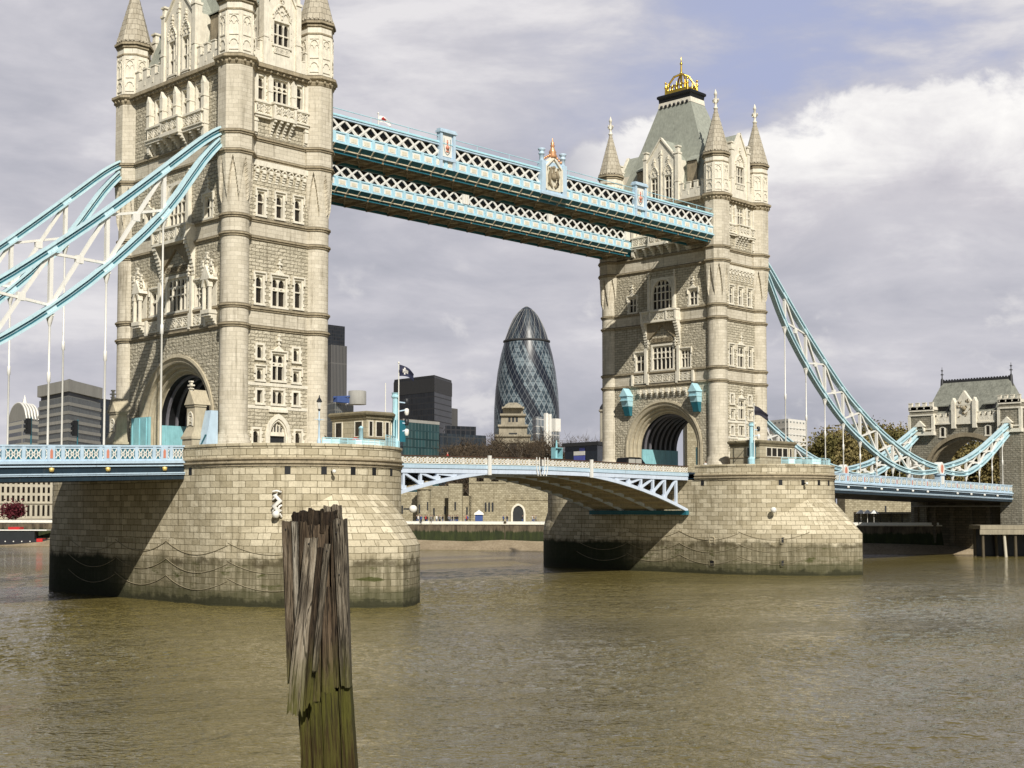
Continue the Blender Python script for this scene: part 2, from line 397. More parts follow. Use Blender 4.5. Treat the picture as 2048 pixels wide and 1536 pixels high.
def gablet(mb, F, u0, u1, o0, o1, z0, h, m=0):
    uc = (u0+u1)/2
    P = [F(u0, o1, z0), F(u1, o1, z0), F(uc, o1, z0+h), F(u0, o0, z0), F(u1, o0, z0), F(uc, o0, z0+h)]
    mb.mesh(P, [(0, 1, 2), (5, 4, 3), (0, 2, 5, 3), (1, 4, 5, 2), (0, 3, 4, 1)], m)
def window(par, F, uc, w, z0, z1, lights=1, trans=(), head='pointed', bd=.22, dep=.38, hood=False, mull=.11, name='window', proud=.07, lab=None):
    """stone surround, mullions, transoms and arched light heads; the glass is its child. Returns the opening for the wall."""
    mb = MB(); u0, u1 = uc-w/2, uc+w/2
    mb.box(F, u0-bd, u0, -dep-.05, proud, z0-.05, z1+bd)
    mb.box(F, u1, u1+bd, -dep-.05, proud, z0-.05, z1+bd)
    mb.box(F, u0, u1, -dep-.05, proud-.01, z1, z1+bd)
    mb.box(F, u0-bd-.08, u1+bd+.08, -dep-.05, proud+.10, z0-.26, z0-.051)
    for k in range(-1, 3):                                           # long-and-short quoins
        if w > .5 and k*.7+z0 > z0-.1 and z0+.15+k*.7 < z1:
            for s, e in ((u0-bd-.16, u0-bd), (u1+bd, u1+bd+.16)): mb.box(F, s, e, -.1, proud-.02, z0+.15+k*.7, z0+.45+k*.7)
    lw = (w-mull*(lights-1))/lights
    for i in range(lights):
        a = u0+i*(lw+mull)
        if i: mb.box(F, a-mull, a, -dep, -.12, z0, z1)
        if head: arch_plate(mb, F, a, a+lw, z1-lw*.95, z1, lw*.75, -dep, -.16, n=6)
        if head and lights > 1 and z1-z0 > 2.4:                      # cusped upper tier
            arch_plate(mb, F, a, a+lw, z1-lw*1.9, z1-lw*1.28, lw*.5, -dep+.02, -.18, n=4)
    for tz in trans: mb.box(F, u0, u1, -dep, -.13, tz-.06, tz+.06)
    if hood:
        mb.box(F, u0-bd-.12, u1+bd+.12, -.02, proud+.16, z1+bd+.002, z1+bd+.14)
        for s in (u0-bd-.14, u1+bd+.02): mb.box(F, s, s+.14, -.02, proud+.15, z1+bd-.75, z1+bd)
        if hood == 'finial':
            gablet(mb, F, uc-w*.42, uc+w*.42, -.02, proud+.12, z1+bd+.141, .45); finial(mb, F, uc, proud, z1+bd+.5, 1.25, .16)
    o = mb.build(name, 'trim', par)
    if lab: o['label'] = lab
    g = MB(); g.box(F, u0, u1, -dep-.06, -dep+.03, z0, z1); g.build('pane', 'window_glass', o)
    return (u0, u1, z0, z1)
def tracery(mb, F, u0, u1, z0, z1, o, n, th=.09, m=0, round_=True):
    """pierced panel: frame, X bars and rings in front of a sunk back"""
    mb.box(F, u0, u1, o-.16, o-.12, z0, z1, m)
    for za, zb in ((z0, z0+.1), (z1-.1, z1)): mb.box(F, u0, u1, o-.12, o, za, zb, m)
    cw = (u1-u0)/n
    for i in range(n):
        a, b = u0+i*cw, u0+(i+1)*cw
        mb.box(F, a-.04, a+.05, o-.12, o+.01, z0+.1, z1-.1, m)
        zc = (z0+z1)/2
        pts = [((a, z0+.1), (b, z1-.1)), ((a, z1-.1), (b, z0+.1))]
        for (ua, za), (ub, zb) in pts: mb.bar(F(ua, o-.05, za), F(ub, o-.05, zb), th, th, m)
        if round_:
            r = min(cw, z1-z0)*.30; prev = None
            for k in range(9):
                q = ((a+b)/2+r*cos(k*pi/4), zc+r*sin(k*pi/4))
                if prev: mb.bar(F(prev[0], o-.03, prev[1]), F(q[0], o-.03, q[1]), th*.8, th*.8, m)
                prev = q
    mb.box(F, u1-.05, u1+.04, o-.12, o+.01, z0+.1, z1-.1, m)
def crenel(mb, F, u0, u1, o0, o1, z0, z1, n, m=0):
    """parapet with merlons, each with a small coping and a sunk slot"""
    h = z1-z0; mb.box(F, u0, u1, o0, o1, z0, z0+h*.55, m)
    step = (u1-u0)/(2*n-1)
    for i in range(n):
        a = u0+2*i*step
        mb.box(F, a, a+step, o0+.01, o1-.01, z0+h*.55, z1-.12, m); mb.box(F, a-.06, a+step+.06, o0-.05, o1+.07, z1-.119, z1, m)
        mb.box(F, a+step*.35, a+step*.65, o1, o1+.04, z0+h*.25, z0+h*.45, m)
        if i < n-1: mb.box(F, a+step+.061, a+2*step-.061, o0-.03, o1+.05, z0+h*.551, z0+h*.60, m)
def bracket(mb, F, u, w, o0, o1, z0, z1, m=0, n=5):
    """scrolled corbel: deep at the top, nothing at the bottom"""
    prev = None
    for i in range(n):
        t0, t1 = i/n, (i+1)/n
        za, zb = z0+(z1-z0)*t0, z0+(z1-z0)*t1
        oo = o0+(o1-o0)*(t1**1.6)
        mb.box(F, u-w/2-.004*i, u+w/2+.004*i, o0, oo, za, zb-.002, m)
def wall_sheet(mb, F, u0, u1, zbreaks, holes, mf):
    us = sorted(set([u0, u1]+[h[i] for h in holes for i in (0, 1) if u0 < h[i] < u1]))
    zs = sorted(set(list(zbreaks)+[h[i] for h in holes for i in (2, 3) if zbreaks[0] < h[i] < zbreaks[-1]]))
    for i in range(len(us)-1):
        for j in range(len(zs)-1):
            a, b, c, d = us[i], us[i+1], zs[j], zs[j+1]; uc, zc = (a+b)/2, (c+d)/2
            if any(h[0] < uc < h[1] and h[2] < zc < h[3] for h in holes): continue
            mb.face([F(a, 0, c), F(b, 0, c), F(b, 0, d), F(a, 0, d)], [(a, c), (b, c), (b, d), (a, d)], mf(zc))
LV = dict(base=14.3, a=27.6, b=29.5, c=36.65, d=38.5, e=44.85, f=46.8, cor=54.3)
def zmat(z):
    return 1 if (27.5 < z < 29.6 or 36.6 < z < 38.6 or 44.8 < z < 46.9 or z > 54.4) else 0
def course(mb, F, u0, u1, z, h=.42, out=.24):
    mb.box(F, u0, u1, -.05, out*.5, z-h*.5, z-h*.08, 0)
    mb.box(F, u0, u1, -.05, out, z-h*.08+.001, z+h*.30, 0)
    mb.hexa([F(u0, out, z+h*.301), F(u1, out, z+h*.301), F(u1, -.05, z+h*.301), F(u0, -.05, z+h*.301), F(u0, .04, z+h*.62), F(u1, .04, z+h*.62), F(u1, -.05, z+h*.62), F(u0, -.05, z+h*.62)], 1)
def turret(par, cx, cy, lab):
    mb = MB(); n = 24
    mb.lathe(cx, cy, [(1.75, 14.3), (1.75, 16.0), (1.62, 16.2), (1.66, 16.45), (1.46, 16.75), (1.41, 17.0), (1.41, 39.8)], 32, cap=False)
    # round shaft broaching out into an octagon between deep arrow-shaped folds
    N = 192; ph = pi/8; rings = []; uvs = []
    A = 1.72
    for j in range(25):
        z = 39.8+(44.6-39.8)*j/24; t = j/24; ts = min(1, t*1.12)**1.25; ring = []
        for k in range(N):
            th = 2*pi*k/N
            d = ((th + pi/8) % (pi/4)) - pi/8                     # from the centre of the octagon face
            octr = A/cos(d); fl = 1.41+.20*min(1, t*5)+(octr-1.61)*min(1, t*1.08)**1.2
            wl = pi/8*max(0, min(1, (.93-t)/.85))**.85            # arrow shaped recess: wide below, pointed at the top
            r = 1.36 if abs(d) < wl else fl
            ring.append((cx+r*cos(th), cy+r*sin(th), z))
        rings.append(ring); uvs.append(([2*pi*1.5*k/N for k in range(N+1)], z))
    mb.loft(rings, uvs=uvs)
    oc = A/cos(pi/8)
    mb.lathe(cx, cy, [(oc, 44.601), (oc, 54.0)], 8, ph, smooth=False, cap=False)
    o = mb.build('turret', 'ashlar', par); o['label'] = lab
    up = MB(); o2 = 1.66/cos(pi/8)
    up.lathe(cx, cy, [(o2, 54.3), (o2, 60.0)], 8, ph, smooth=False, cap=False)
    for f in range(8):                                           # blind tracery on every face
        th = f*pi/4; F = lambda u, oo, z, th=th: (cx+(1.66+oo)*cos(th)-u*sin(th), cy+(1.66+oo)*sin(th)+u*cos(th), z)
        up.box(F, -.56, -.47, 0, .09, 54.7, 58.9); up.box(F, .47, .56, 0, .09, 54.7, 58.9); up.box(F, -.04, .04, 0, .07, 56.6, 58.3)
        for zz in (55.0, 56.5, 58.55): up.box(F, -.469, .469, 0, .08, zz, zz+.12)
        hoop(up, F, -.26, .36, 57.6, .3, .07, 0, .08, n=6); hoop(up, F, .26, .36, 57.6, .3, .07, 0, .08, n=6); hoop(up, F, 0, .78, 57.9, .55, .08, 0, .10, n=8)
        hoop(up, F, 0, .78, 55.6, .45, .08, 0, .09, n=8)
    up.build('panelled_stage', 'trim', o)
    for z, r, h in ((LV['a'], 1.41, .42), (LV['b'], 1.41, .42), (LV['c'], 1.41, .42), (LV['d'], 1.41, .42)):
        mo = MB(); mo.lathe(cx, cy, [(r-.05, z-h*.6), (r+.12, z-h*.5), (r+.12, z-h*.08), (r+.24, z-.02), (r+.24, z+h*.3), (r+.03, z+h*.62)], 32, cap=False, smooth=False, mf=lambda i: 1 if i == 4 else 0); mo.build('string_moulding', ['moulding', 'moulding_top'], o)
    for z in (LV['e'], LV['f']):
        k = 1/cos(pi/8); h = .42; mo = MB()
        mo.lathe(cx, cy, [((A-.1)*k, z-h*.6), ((A+.12)*k, z-h*.5), ((A+.12)*k, z-h*.08), ((A+.24)*k, z-.02), ((A+.24)*k, z+h*.3), ((A+.03)*k, z+h*.62)], 8, ph, cap=False, smooth=False, mf=lambda i: 1 if i == 4 else 0); mo.build('string_moulding', ['moulding', 'moulding_top'], o)
    k = 1/cos(pi/8); mo = MB()
    mo.lathe(cx, cy, [((A-.05)*k, 53.45), ((A+.05)*k, 53.55), ((A+.16)*k, 53.8), ((A+.16)*k, 54.0), ((A+.45)*k, 54.2), ((A+.45)*k, 54.45), (1.62*k, 54.75)], 8, ph, cap=False, smooth=False, mf=lambda i: 1 if i >= 5 else 0)
    for f in range(8):
        th = f*pi/4+0
        for uu in (-.35, .35):
            c = (cx+(A+.2)*cos(th)-uu*sin(th), cy+(A+.2)*sin(th)+uu*cos(th), 53.9); mo.ball(c, .17, 6)
    mo.build('cornice', ['moulding', 'moulding_top'], o); mo = MB()
    mo.lathe(cx, cy, [(1.64*k, 59.0), (1.74*k, 59.05), (1.74*k, 59.2), (1.64*k, 59.25)], 8, ph, cap=False, smooth=False)
    mo.lathe(cx, cy, [(1.62*k, 59.75), (1.80*k, 59.9), (1.80*k, 60.05), (1.98*k, 60.2), (1.98*k, 60.42), (1.75*k, 60.6)], 8, ph, cap=False, smooth=False, mf=lambda i: 1 if i in (2, 4) else 0)
    mo.build('spire_cornice', ['moulding', 'moulding_top'], o)
    sp = MB(); prof = []
    for i in range(11):                                         # stepped stone courses of the spire
        t = i/10; r = 1.80*k*(1-t)+.20*t; z = 60.6+(67.0-60.6)*t
        if i: prof.append((r+.045, z))
        if i < 10: prof.append((r, z+.001))
    sp.lathe(cx, cy, [(1.80*k, 60.6)]+prof[1:], 8, ph, smooth=False)
    for f in range(8):
        for q in (-.42, 0, .42):
            th = f*pi/4; sp.ball((cx+1.78*cos(th)-q*sin(th), cy+1.78*sin(th)+q*cos(th), 60.72), .13, 5)
    s_ = sp.build('spire', 'spire_stone', o)
    fi = MB(); fi.lathe(cx, cy, [(.2, 67.0), (.34, 67.1), (.34, 67.25), (.2, 67.35), (.16, 67.9), (.24, 68.0), (.18, 68.1), (.17, 69.1), (.27, 69.2), (.2, 69.45), (.02, 70.0)], 8)
    for th in range(4):
        a = th*pi/2+pi/4*0; fi.tube([(cx+.15*cos(a), cy+.15*sin(a), 68.0), (cx+.42*cos(a), cy+.42*sin(a), 68.15), (cx+.50*cos(a), cy+.50*sin(a), 68.42), (cx+.38*cos(a), cy+.38*sin(a), 68.5)], .10, 5)
    fi.build('finial', 'trim', o)
    return o
stone('spire_stone', (.54, .49, .39), (.44, .39, .30), (.13, .11, .08), 0.75, 0.64, 0.022, .5, 0, stain_amt=.5)

CS = 0.55
def tower(x0, lab, inner):
    T = thing('bridge_tower', (x0, 0, 14.3), lab, 'tower', 'stone gothic bridge towers')
    if inner: tl = ['dark shaded turret at the western corner', 'turret at the corner nearest the camera', 'turret at the far right corner']
    # turrets
    for sx_, sy_, l_ in ((-1, 1, 'corner turret partly behind the arch front'), (-1, -1, 'corner turret nearest the camera'), (1, -1, 'turret at the right hand edge of the window front'), (1, 1, 'turret at the hidden back corner')):
        turret(T, x0+5.0*sx_, 9.87*sy_, l_)
    FE, FS, FN, FWs = [frameF(x0, f) for f in 'ESNW']
    holes = {f: [] for f in 'ESNW'}
    zb = [14.3, 25.6, 27.55, 29.55, 36.62, 38.55, 44.82, 46.85, 54.2]
    # ---------------- east front
    hE = holes['E']
    for s in (-1, 1):
        hE.append(window(T, FE, s*2.6, .80, 16.0, 17.35))
        hE.append(window(T, FE, s*2.25, .72, 24.55, 25.85)); hE.append(window(T, FE, s*2.25, .74, 22.4, 23.5, hood=True)); hE.append(window(T, FE, s*2.25, .68, 20.05, 21.3, head=None))
        hE.append(window(T, FE, s*2.42, .85, 30.1, 32.9, trans=(31.7,), hood=True)); hE.append(window(T, FE, s*2.32, .82, 39.1, 41.45, trans=(40.4,), hood=True))
        hE.append(window(T, FE, s*2.42, .72, 50.9, 53.3, trans=(52.2,)))
    hE.append(window(T, FE, 0, 1.45, 22.45, 25.1, 2, (23.9,), hood='finial')); hE.append(window(T, FE, 0, 1.35, 20.05, 21.4, 2))
    hE.append(window(T, FE, 0, 1.65, 30.0, 32.9, 2, (31.6,), hood='finial')); hE.append(window(T, FE, 0, .82, 39.1, 41.45, trans=(40.4,), hood=True))
    hE.append(window(T, FE, 0, 1.85, 50.9, 53.4, 3, (52.2,)))
    for z0, z1 in ((21.75, 22.08), (19.42, 19.76)):
        b = MB(); b.box(FE, -3.75, 3.75, -.05, .06, z0, z1); b.build('stone_band', 'trim', T)
    d = MB()                                                     # pointed doorway
    hoop(d, FE, 0, 2.3, 16.75, 1.75, .42, -.1, .22, foot=14.3); hoop(d, FE, 0, 1.95, 16.75, 1.5, .17, -.25, .10, foot=14.3, n=12)
    arch_plate(d, FE, -1.0, 1.0, 16.9, 16.9, 0, -.3, -.2); d.box(FE, -.98, .98, -.32, -.12, 16.75, 17.15)
    for i in range(5):
        u = -.78+.39*i; hgt = arch_z(u/1.0, 2.0, 1.5, 'pointed'); d.box(FE, u-.05, u+.05, -.32, -.14, 17.151, 16.75+hgt*.96); hoop(d, FE, u, .26, 17.3+hgt*.35, .2, .05, -.3, -.16, n=6)
    hoop(d, FE, 0, 2.3, 19.1-.4, .0, .0, 0, 0, n=2); d.box(FE, -1.15, 1.15, -.05, .20, 19.15, 19.42)
    do = d.build('doorway', 'trim', T); q = MB(); q.box(FE, -1.0, 1.0, -.42, -.33, 14.3, 18.3); q.build('door', 'dark_panel', do)
    hE.append((-1.15, 1.15, 14.3, 16.75))
    k = MB(); arch_plate(k, FE, -1.15, 1.15, 16.75, 18.6, 1.75, -.4, 0.0); k.build('door_spandrel', 'granite_rough', T); hE.append((-1.15, 1.15, 16.75, 18.6))
    # corbel table under the flared turrets
    for i in range(8):
        c = MB(); u = -2.95+i*.843; bracket(c, FE, u, .34, 0, .38, 42.5, 43.5, n=4); c.box(FE, u-.30, u+.30, -.02, .28, 43.5, 43.66); hoop(c, FE, u, .42, 43.66, .21, .10, 0, .34, 'round', 6)
        c.build('corbel', 'trim', T)
    p = MB(); p.box(FE, -3.5, 3.5, -.05, .30, 44.0, 44.55); p.build('corbel_table', 'trim', T)
    # balcony of the upper gallery
    b = MB()
    b.box(FE, -3.35, 3.35, -.05, .42, 48.95, 49.2); b.box(FE, -3.45, 3.45, -.05, .55, 49.201, 49.33); b.box(FE, -3.4, 3.4, -.05, .50, 50.45, 50.62)
    tracery(b, FE, -3.2, -1.4, 49.33, 50.45, .42, 2); tracery(b, FE, 1.4, 3.2, 49.33, 50.45, .42, 2)
    b.box(FE, -1.45, 1.45, .3, .95, 48.95, 49.25); b.box(FE, -1.5, 1.5, .3, 1.05, 50.47, 50.66); tracery(b, FE, -1.2, 1.2, 49.25, 50.47, .92, 3)
    for u in (-1.4, 1.2): b.box(FE, u, u+.2, .0, .96, 49.25, 50.47)
    bo = b.build('balcony', 'trim', T)
    for i in range(4):
        c = MB(); bracket(c, FE, -1.15+i*.77, .26, 0, .85, 47.3, 48.95, n=6); c.build('bracket', 'trim', bo)
    for u in (-1.45, 1.45):                                       # pilasters between gallery lights
        p = MB(); p.box(FE, u-.24, u+.24, -.05, .35, 50.67, 53.0); gablet(p, FE, u-.24, u+.24, -.05, .36, 53.0, .55); p.box(FE, u-.28, u+.28, -.05, .40, 51.8, 51.92); p.build('gallery_pilaster', 'trim', T)
    for u in (-3.15, 3.15):
        p = MB(); p.box(FE, u-.20, u+.20, -.05, .30, 47.6, 53.3); p.box(FE, u-.25, u+.25, -.05, .38, 48.5, 48.65); bracket(p, FE, u, .4, 0, .3, 47.0, 47.6, n=3); p.build('gallery_pilaster', 'trim', T)
    # ---------------- south front
    hS = holes['S']
    hS.append(window(T, FS, CS, 3.75, 29.95, 33.4, 5, (31.6,), bd=.28))
    for s in (-1, 1):
        hS.append(window(T, FS, CS+s*4.2, 1.6, 29.95, 32.5, 3 if s > 0 else 2, (31.3,), bd=.2, hood=True))
        hS.append(window(T, FS, CS+s*5.65, 1.35, 38.95, 41.1, 2, (40.0,), hood='finial'))
    # tall arched light
    hS.append(window(T, FS, CS, 3.7, 38.95, 43.3, 5, (40.2, 41.4), head='pointed', bd=.24, name='arched_window'))
    aw = MB(); arch_plate(aw, FS, CS-1.85, CS+1.85, 41.45, 43.55, 1.85, -.42, -.02, 'round', 16); hoop(aw, FS, CS, 3.5, 41.45, 1.75, .35, -.1, .16, 'round', 18, foot=38.8)
    for s in (-1, 1): aw.box(FS, CS+s*2.35-.18, CS+s*2.35+.18, -.05, .42, 38.8, 43.4); finial(aw, FS, CS+s*2.35, .2, 43.4, 1.1)
    aw.build('arch_surround', 'trim', T)
    # balcony with deep brackets over the great window
    b = MB(); b.box(FS, CS-3.35, CS+3.35, -.05, 1.15, 36.85, 37.1); b.box(FS, CS-3.4, CS+3.4, -.05, 1.25, 38.4, 38.6); tracery(b, FS, CS-3.0, CS+3.0, 37.1, 38.4, 1.10, 6)
    for u in (-3.3, 3.0, -1.65, 1.35): b.box(FS, CS+u, CS+u+.3, .9, 1.2, 37.1, 38.4)
    for u in (-3.3, 3.05): b.box(FS, CS+u, CS+u+.25, -.05, .9, 37.1, 38.4)
    bo = b.build('balcony', 'trim', T)
    for s in (-1, 1):
        c = MB(); bracket(c, FS, CS+s*3.0, .55, 0, 1.05, 33.0, 36.85, n=10); c.box(FS, CS+s*3.0-.22, CS+s*3.0+.22, -.05, .35, 28.0, 33.2); finial(c, FS, CS+s*2.55, .3, 33.2, 1.2); c.build('bracket', 'trim', bo)
    cv = MB(); arch_plate(cv, FS, CS-2.7, CS+2.7, 34.2, 36.8, 2.2, -.02, .32, 'pointed', 14); tracery(cv, FS, CS-1.9, CS+1.9, 34.0, 34.6, .2, 5, round_=False); cv.build('canopy_arch', 'trim_weathered', T)
    # tracery frieze between the two lower strings
    fz = MB()
    for u0, u1, n in ((CS-5.4, CS-2.9, 3), (CS-2.5, CS+2.5, 4), (CS+2.9, CS+5.4, 3)): tracery(fz, FS, u0, u1, 28.0, 29.2, .16, n, .10)
    for u in (-2.7, 2.7, -5.6, 5.6): fz.box(FS, CS+u-.16, CS+u+.16, -.05, .34, 27.75, 29.4)
    fz.build('frieze', 'trim', T)
    # upper gallery with four lights
    for i in range(4):
        hS.append(window(T, FS, CS-3.9+2.6*i, 1.35, 50.5, 53.0, 2, (51.8,), bd=.14))
    for i in range(5):
        u = CS-5.2+2.6*i
        p = MB(); p.box(FS, u-.28, u+.28, -.05, .62, 50.05, 52.8); gablet(p, FS, u-.28, u+.28, -.05, .64, 52.8, .7); p.box(FS, u-.33, u+.33, -.05, .7, 51.4, 51.52)
        if i in (0, 4): p.box(FS, u-.24, u+.24, -.05, .55, 47.4, 50.0); bracket(p, FS, u, .4, 0, .5, 46.9, 47.4, n=3)
        p.build('gallery_pilaster', 'trim', T)
    b = MB(); b.box(FS, CS-5.4, CS+5.4, -.05, .75, 48.25, 48.55); b.box(FS, CS-5.5, CS+5.5, -.05, .88, 48.551, 48.68); b.box(FS, CS-5.4, CS+5.4, -.05, .82, 49.85, 50.04)
    tracery(b, FS, CS-5.1, CS-1.7, 48.68, 49.85, .72, 3); tracery(b, FS, CS+1.7, CS+5.1, 48.68, 49.85, .72, 3)
    b.box(FS, CS-1.75, CS+1.75, .4, 1.30, 48.25, 48.6); b.box(FS, CS-1.8, CS+1.8, .4, 1.36, 49.87, 50.08); tracery(b, FS, CS-1.5, CS+1.5, 48.6, 49.87, 1.22, 3)
    for u in (-1.7, 1.45): b.box(FS, CS+u, CS+u+.25, .3, 1.28, 48.6, 49.87)
    bo = b.build('balcony', 'trim', T)
    for i in range(7):
        c = MB(); u = CS-4.6+i*1.53; bracket(c, FS, u, .34, 0, 1.15 if 2 <= i <= 4 else .65, 46.98, 48.24, n=5); c.build('bracket', 'trim', bo)
    # niches with canopies, on the outer front only; winch housings and corbels on the river front
    if not inner:
        for s in (-1, 1):
            m_ = MB(); u = CS+s*6.6
            bracket(m_, FS, u, 1.3, 0, .9, 27.7, 28.9, n=5); m_.box(FS, u-.75, u+.75, -.05, 1.0, 28.9, 29.3)
            for uu in (-.6, .42): m_.box(FS, u+uu, u+uu+.18, .55, .9, 29.3, 32.0)
            m_.box(FS, u-.72, u+.72, -.05, .05, 29.3, 33.6); hoop(m_, FS, u, .78, 31.6, .75, .26, .45, .98); m_.box(FS, u-.72, u+.72, -.05, .45, 32.7, 33.0)
            gablet(m_, FS, u-.85, u+.85, -.05, 1.0, 32.35, 1.5)
            for uu in (-.72, 0, .72): finial(m_, FS, u+uu, .75, 33.0 if uu else 33.8, 1.35, .15)
            m_.build('niche', 'trim', T)
    else:
        for i in range(9):
            c = MB(); u = CS-4.2+1.05*i; bracket(c, FS, u, .42, 0, .55, 25.7, 26.75, n=4); c.box(FS, u-.27, u+.27, -.03, .5, 26.76, 27.0); c.build('corbel', 'trim', T)
        for s in (-1, 1):
            m_ = MB(); u = CS+s*6.35
            P = lambda a, o_, z: FS(u+a, o_, z)
            m_.hexa([P(-.62, 1.0, 24.7), P(.62, 1.0, 24.7), P(.62, -.05, 24.7), P(-.62, -.05, 24.7), P(-.66, 1.4, 26.2), P(.66, 1.4, 26.2), P(.66, -.05, 26.2), P(-.66, -.05, 26.2)])
            gablet(m_, lambda a, o_, z: FS(u+a, o_, z), -.78, .78, -.05, 1.5, 26.201, 1.2)
            m_.box(FS, u-.5, u+.5, .3, 1.46, 26.4, 26.6); m_.box(FS, u-.69, u+.69, -.05, 1.44, 25.5, 25.62)
            hb = m_.build('winch_housing', 'blue_paint', T)
            m2 = MB(); m2.hexa([P(-.5, .5, 23.3), P(.5, .5, 23.3), P(.5, -.05, 23.3), P(-.5, -.05, 23.3), P(-.58, 1.0, 24.68), P(.58, 1.0, 24.68), P(.58, -.05, 24.68), P(-.58, -.05, 24.68)]); m2.build('bracket', 'deep_teal_paint', hb)
    # ---------------- main arch through the tower
    zc, RO = 18.25, 6.75
    mb = MB()
    for F, uc in ((FS, CS), (FN, -CS)):
        us = sorted(set([-8.7, 8.7]+[uc+RO*sin(radians(a)) for a in range(-90, 91, 9)]))
        for i in range(len(us)-1):
            a, b_ = us[i], us[i+1]
            za = 14.3 if abs(a-uc) >= RO-1e-6 and abs(b_-uc) >= RO-1e-6 and (a-uc)*(b_-uc) > 0 else zc+sqrt(max(0, RO*RO-(a-uc)**2))
            zb_ = 14.3 if za == 14.3 else zc+sqrt(max(0, RO*RO-(b_-uc)**2))
            mb.face([F(a, 0, za), F(b_, 0, zb_), F(b_, 0, 25.6), F(a, 0, 25.6)], [(a, za), (b_, zb_), (b_, 25.6), (a, 25.6)], 0)
    wall_sheet(mb, FS, -8.7, 8.7, zb[1:], hS, zmat); wall_sheet(mb, FN, -8.7, 8.7, zb[1:], [], zmat)
    wall_sheet(mb, FE, -4.2, 4.2, zb, hE, zmat); wall_sheet(mb, FWs, -4.2, 4.2, zb, [], zmat)
    mb.build('wall', ['granite_rough', 'ashlar'], T)
    prof = [(RO+.32, -.05), (RO+.32, .16), (RO+.05, .20), (RO-.05, .05), (RO-.3, -.05), (RO-.36, .03), (RO-.52, -.05), (RO-.60, -.45), (RO-.82, -.40), (RO-.95, -.55), (RO-1.0, -.9), (RO-1.22, -.86), (RO-1.34, -1.0), (RO-1.4, -1.4), (RO-1.6, -1.4)]
    for F, uc, nm in ((FS, CS, 'archway'), (FN, -CS, 'archway')):
        a_ = MB(); rings = []
        for i in range(-1, 34):
            th = pi*min(max(i, 0), 32)/32; 
            rings.append([F(uc-r*cos(th), o_, (zc+r*sin(th)) if 0 <= i <= 32 else 14.3) for r, o_ in prof])
        a_.loft(rings, closed=False, smooth=False); a_.build(nm, 'moulding' if F is FN else 'archstone', T)
    RV = 5.15; va = MB(); rings = []
    for xx in (-4.3, 4.3):
        rings.append([(x0+xx, -(CS-RV*cos(pi*i/24)), zc+RV*sin(pi*i/24)) for i in range(25)])
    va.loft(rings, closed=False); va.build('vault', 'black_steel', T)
    for i in range(7):
        r_ = MB(); xx = x0-3.6+1.2*i; prof2 = [(5.14, -.11), (4.88, -.11), (4.88, .11), (5.14, .11)]
        r_.loft([[(xx+o_, -(CS-r*cos(pi*k/24)), zc+r*sin(pi*k/24)) for r, o_ in prof2] for k in range(25)], closed=True); r_.build('vault_rib', 'rib_steel', T)
    for s in (-1, 1):
        pz = MB(); yy = -(CS+s*RV)
        pz.box(ident, x0-4.31, x0+4.31, min(yy, yy+s*.3), max(yy, yy+s*.3), 14.3, zc+.02)
        yi = yy+s*.12
        for i in range(5): pz.box(ident, x0-4.2+i*2.0, x0-3.95+i*2.0, min(yi, yy+s*.01), max(yi, yy+s*.01), 14.3, 17.6)
        pz.box(ident, x0-4.25, x0+4.25, min(yi+.03*s, yy), max(yi+.03*s, yy), 17.6, 17.8); pz.build('passage_panel', 'cyan_paint', T)
    # ---------------- string courses, cornice, parapet
    for z in ('a', 'b', 'c', 'd', 'e', 'f'):
        for F, u0, u1 in ((FE, -4.0, 4.0), (FS, -8.6, 8.6), (FN, -8.6, 8.6)):
            m_ = MB(); course(m_, F, u0, u1, LV[z]); m_.build('string_course', ['moulding', 'moulding_top'], T)
    for F, u0, u1 in ((FE, -3.6, 3.6), (FS, -8.3, 8.3), (FN, -8.3, 8.3), (FWs, -3.6, 3.6)):
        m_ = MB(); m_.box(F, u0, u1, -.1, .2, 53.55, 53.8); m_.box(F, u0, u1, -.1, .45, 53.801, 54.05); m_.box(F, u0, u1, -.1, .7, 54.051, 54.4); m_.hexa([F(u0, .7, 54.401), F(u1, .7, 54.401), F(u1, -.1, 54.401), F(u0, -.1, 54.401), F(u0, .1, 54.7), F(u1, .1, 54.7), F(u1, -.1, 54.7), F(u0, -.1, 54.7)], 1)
        for i in range(int((u1-u0)/.8)): m_.ball(F(u0+.5+i*.8, .42, 53.85), .17, 6)
        m_.build('cornice', ['moulding', 'moulding_top'], T)
    for F, a, b_, n in ((FE, -3.6, -2.15, 2), (FE, 2.15, 3.6, 2), (FS, -8.4, CS-3.2, 4), (FS, CS+3.2, 8.4, 4), (FN, -8.4, -3.2, 4), (FN, 3.2, 8.4, 4)):
        m_ = MB(); crenel(m_, F, a, b_, -.35, .05, 54.6, 57.1, n); m_.build('parapet', 'trim', T)
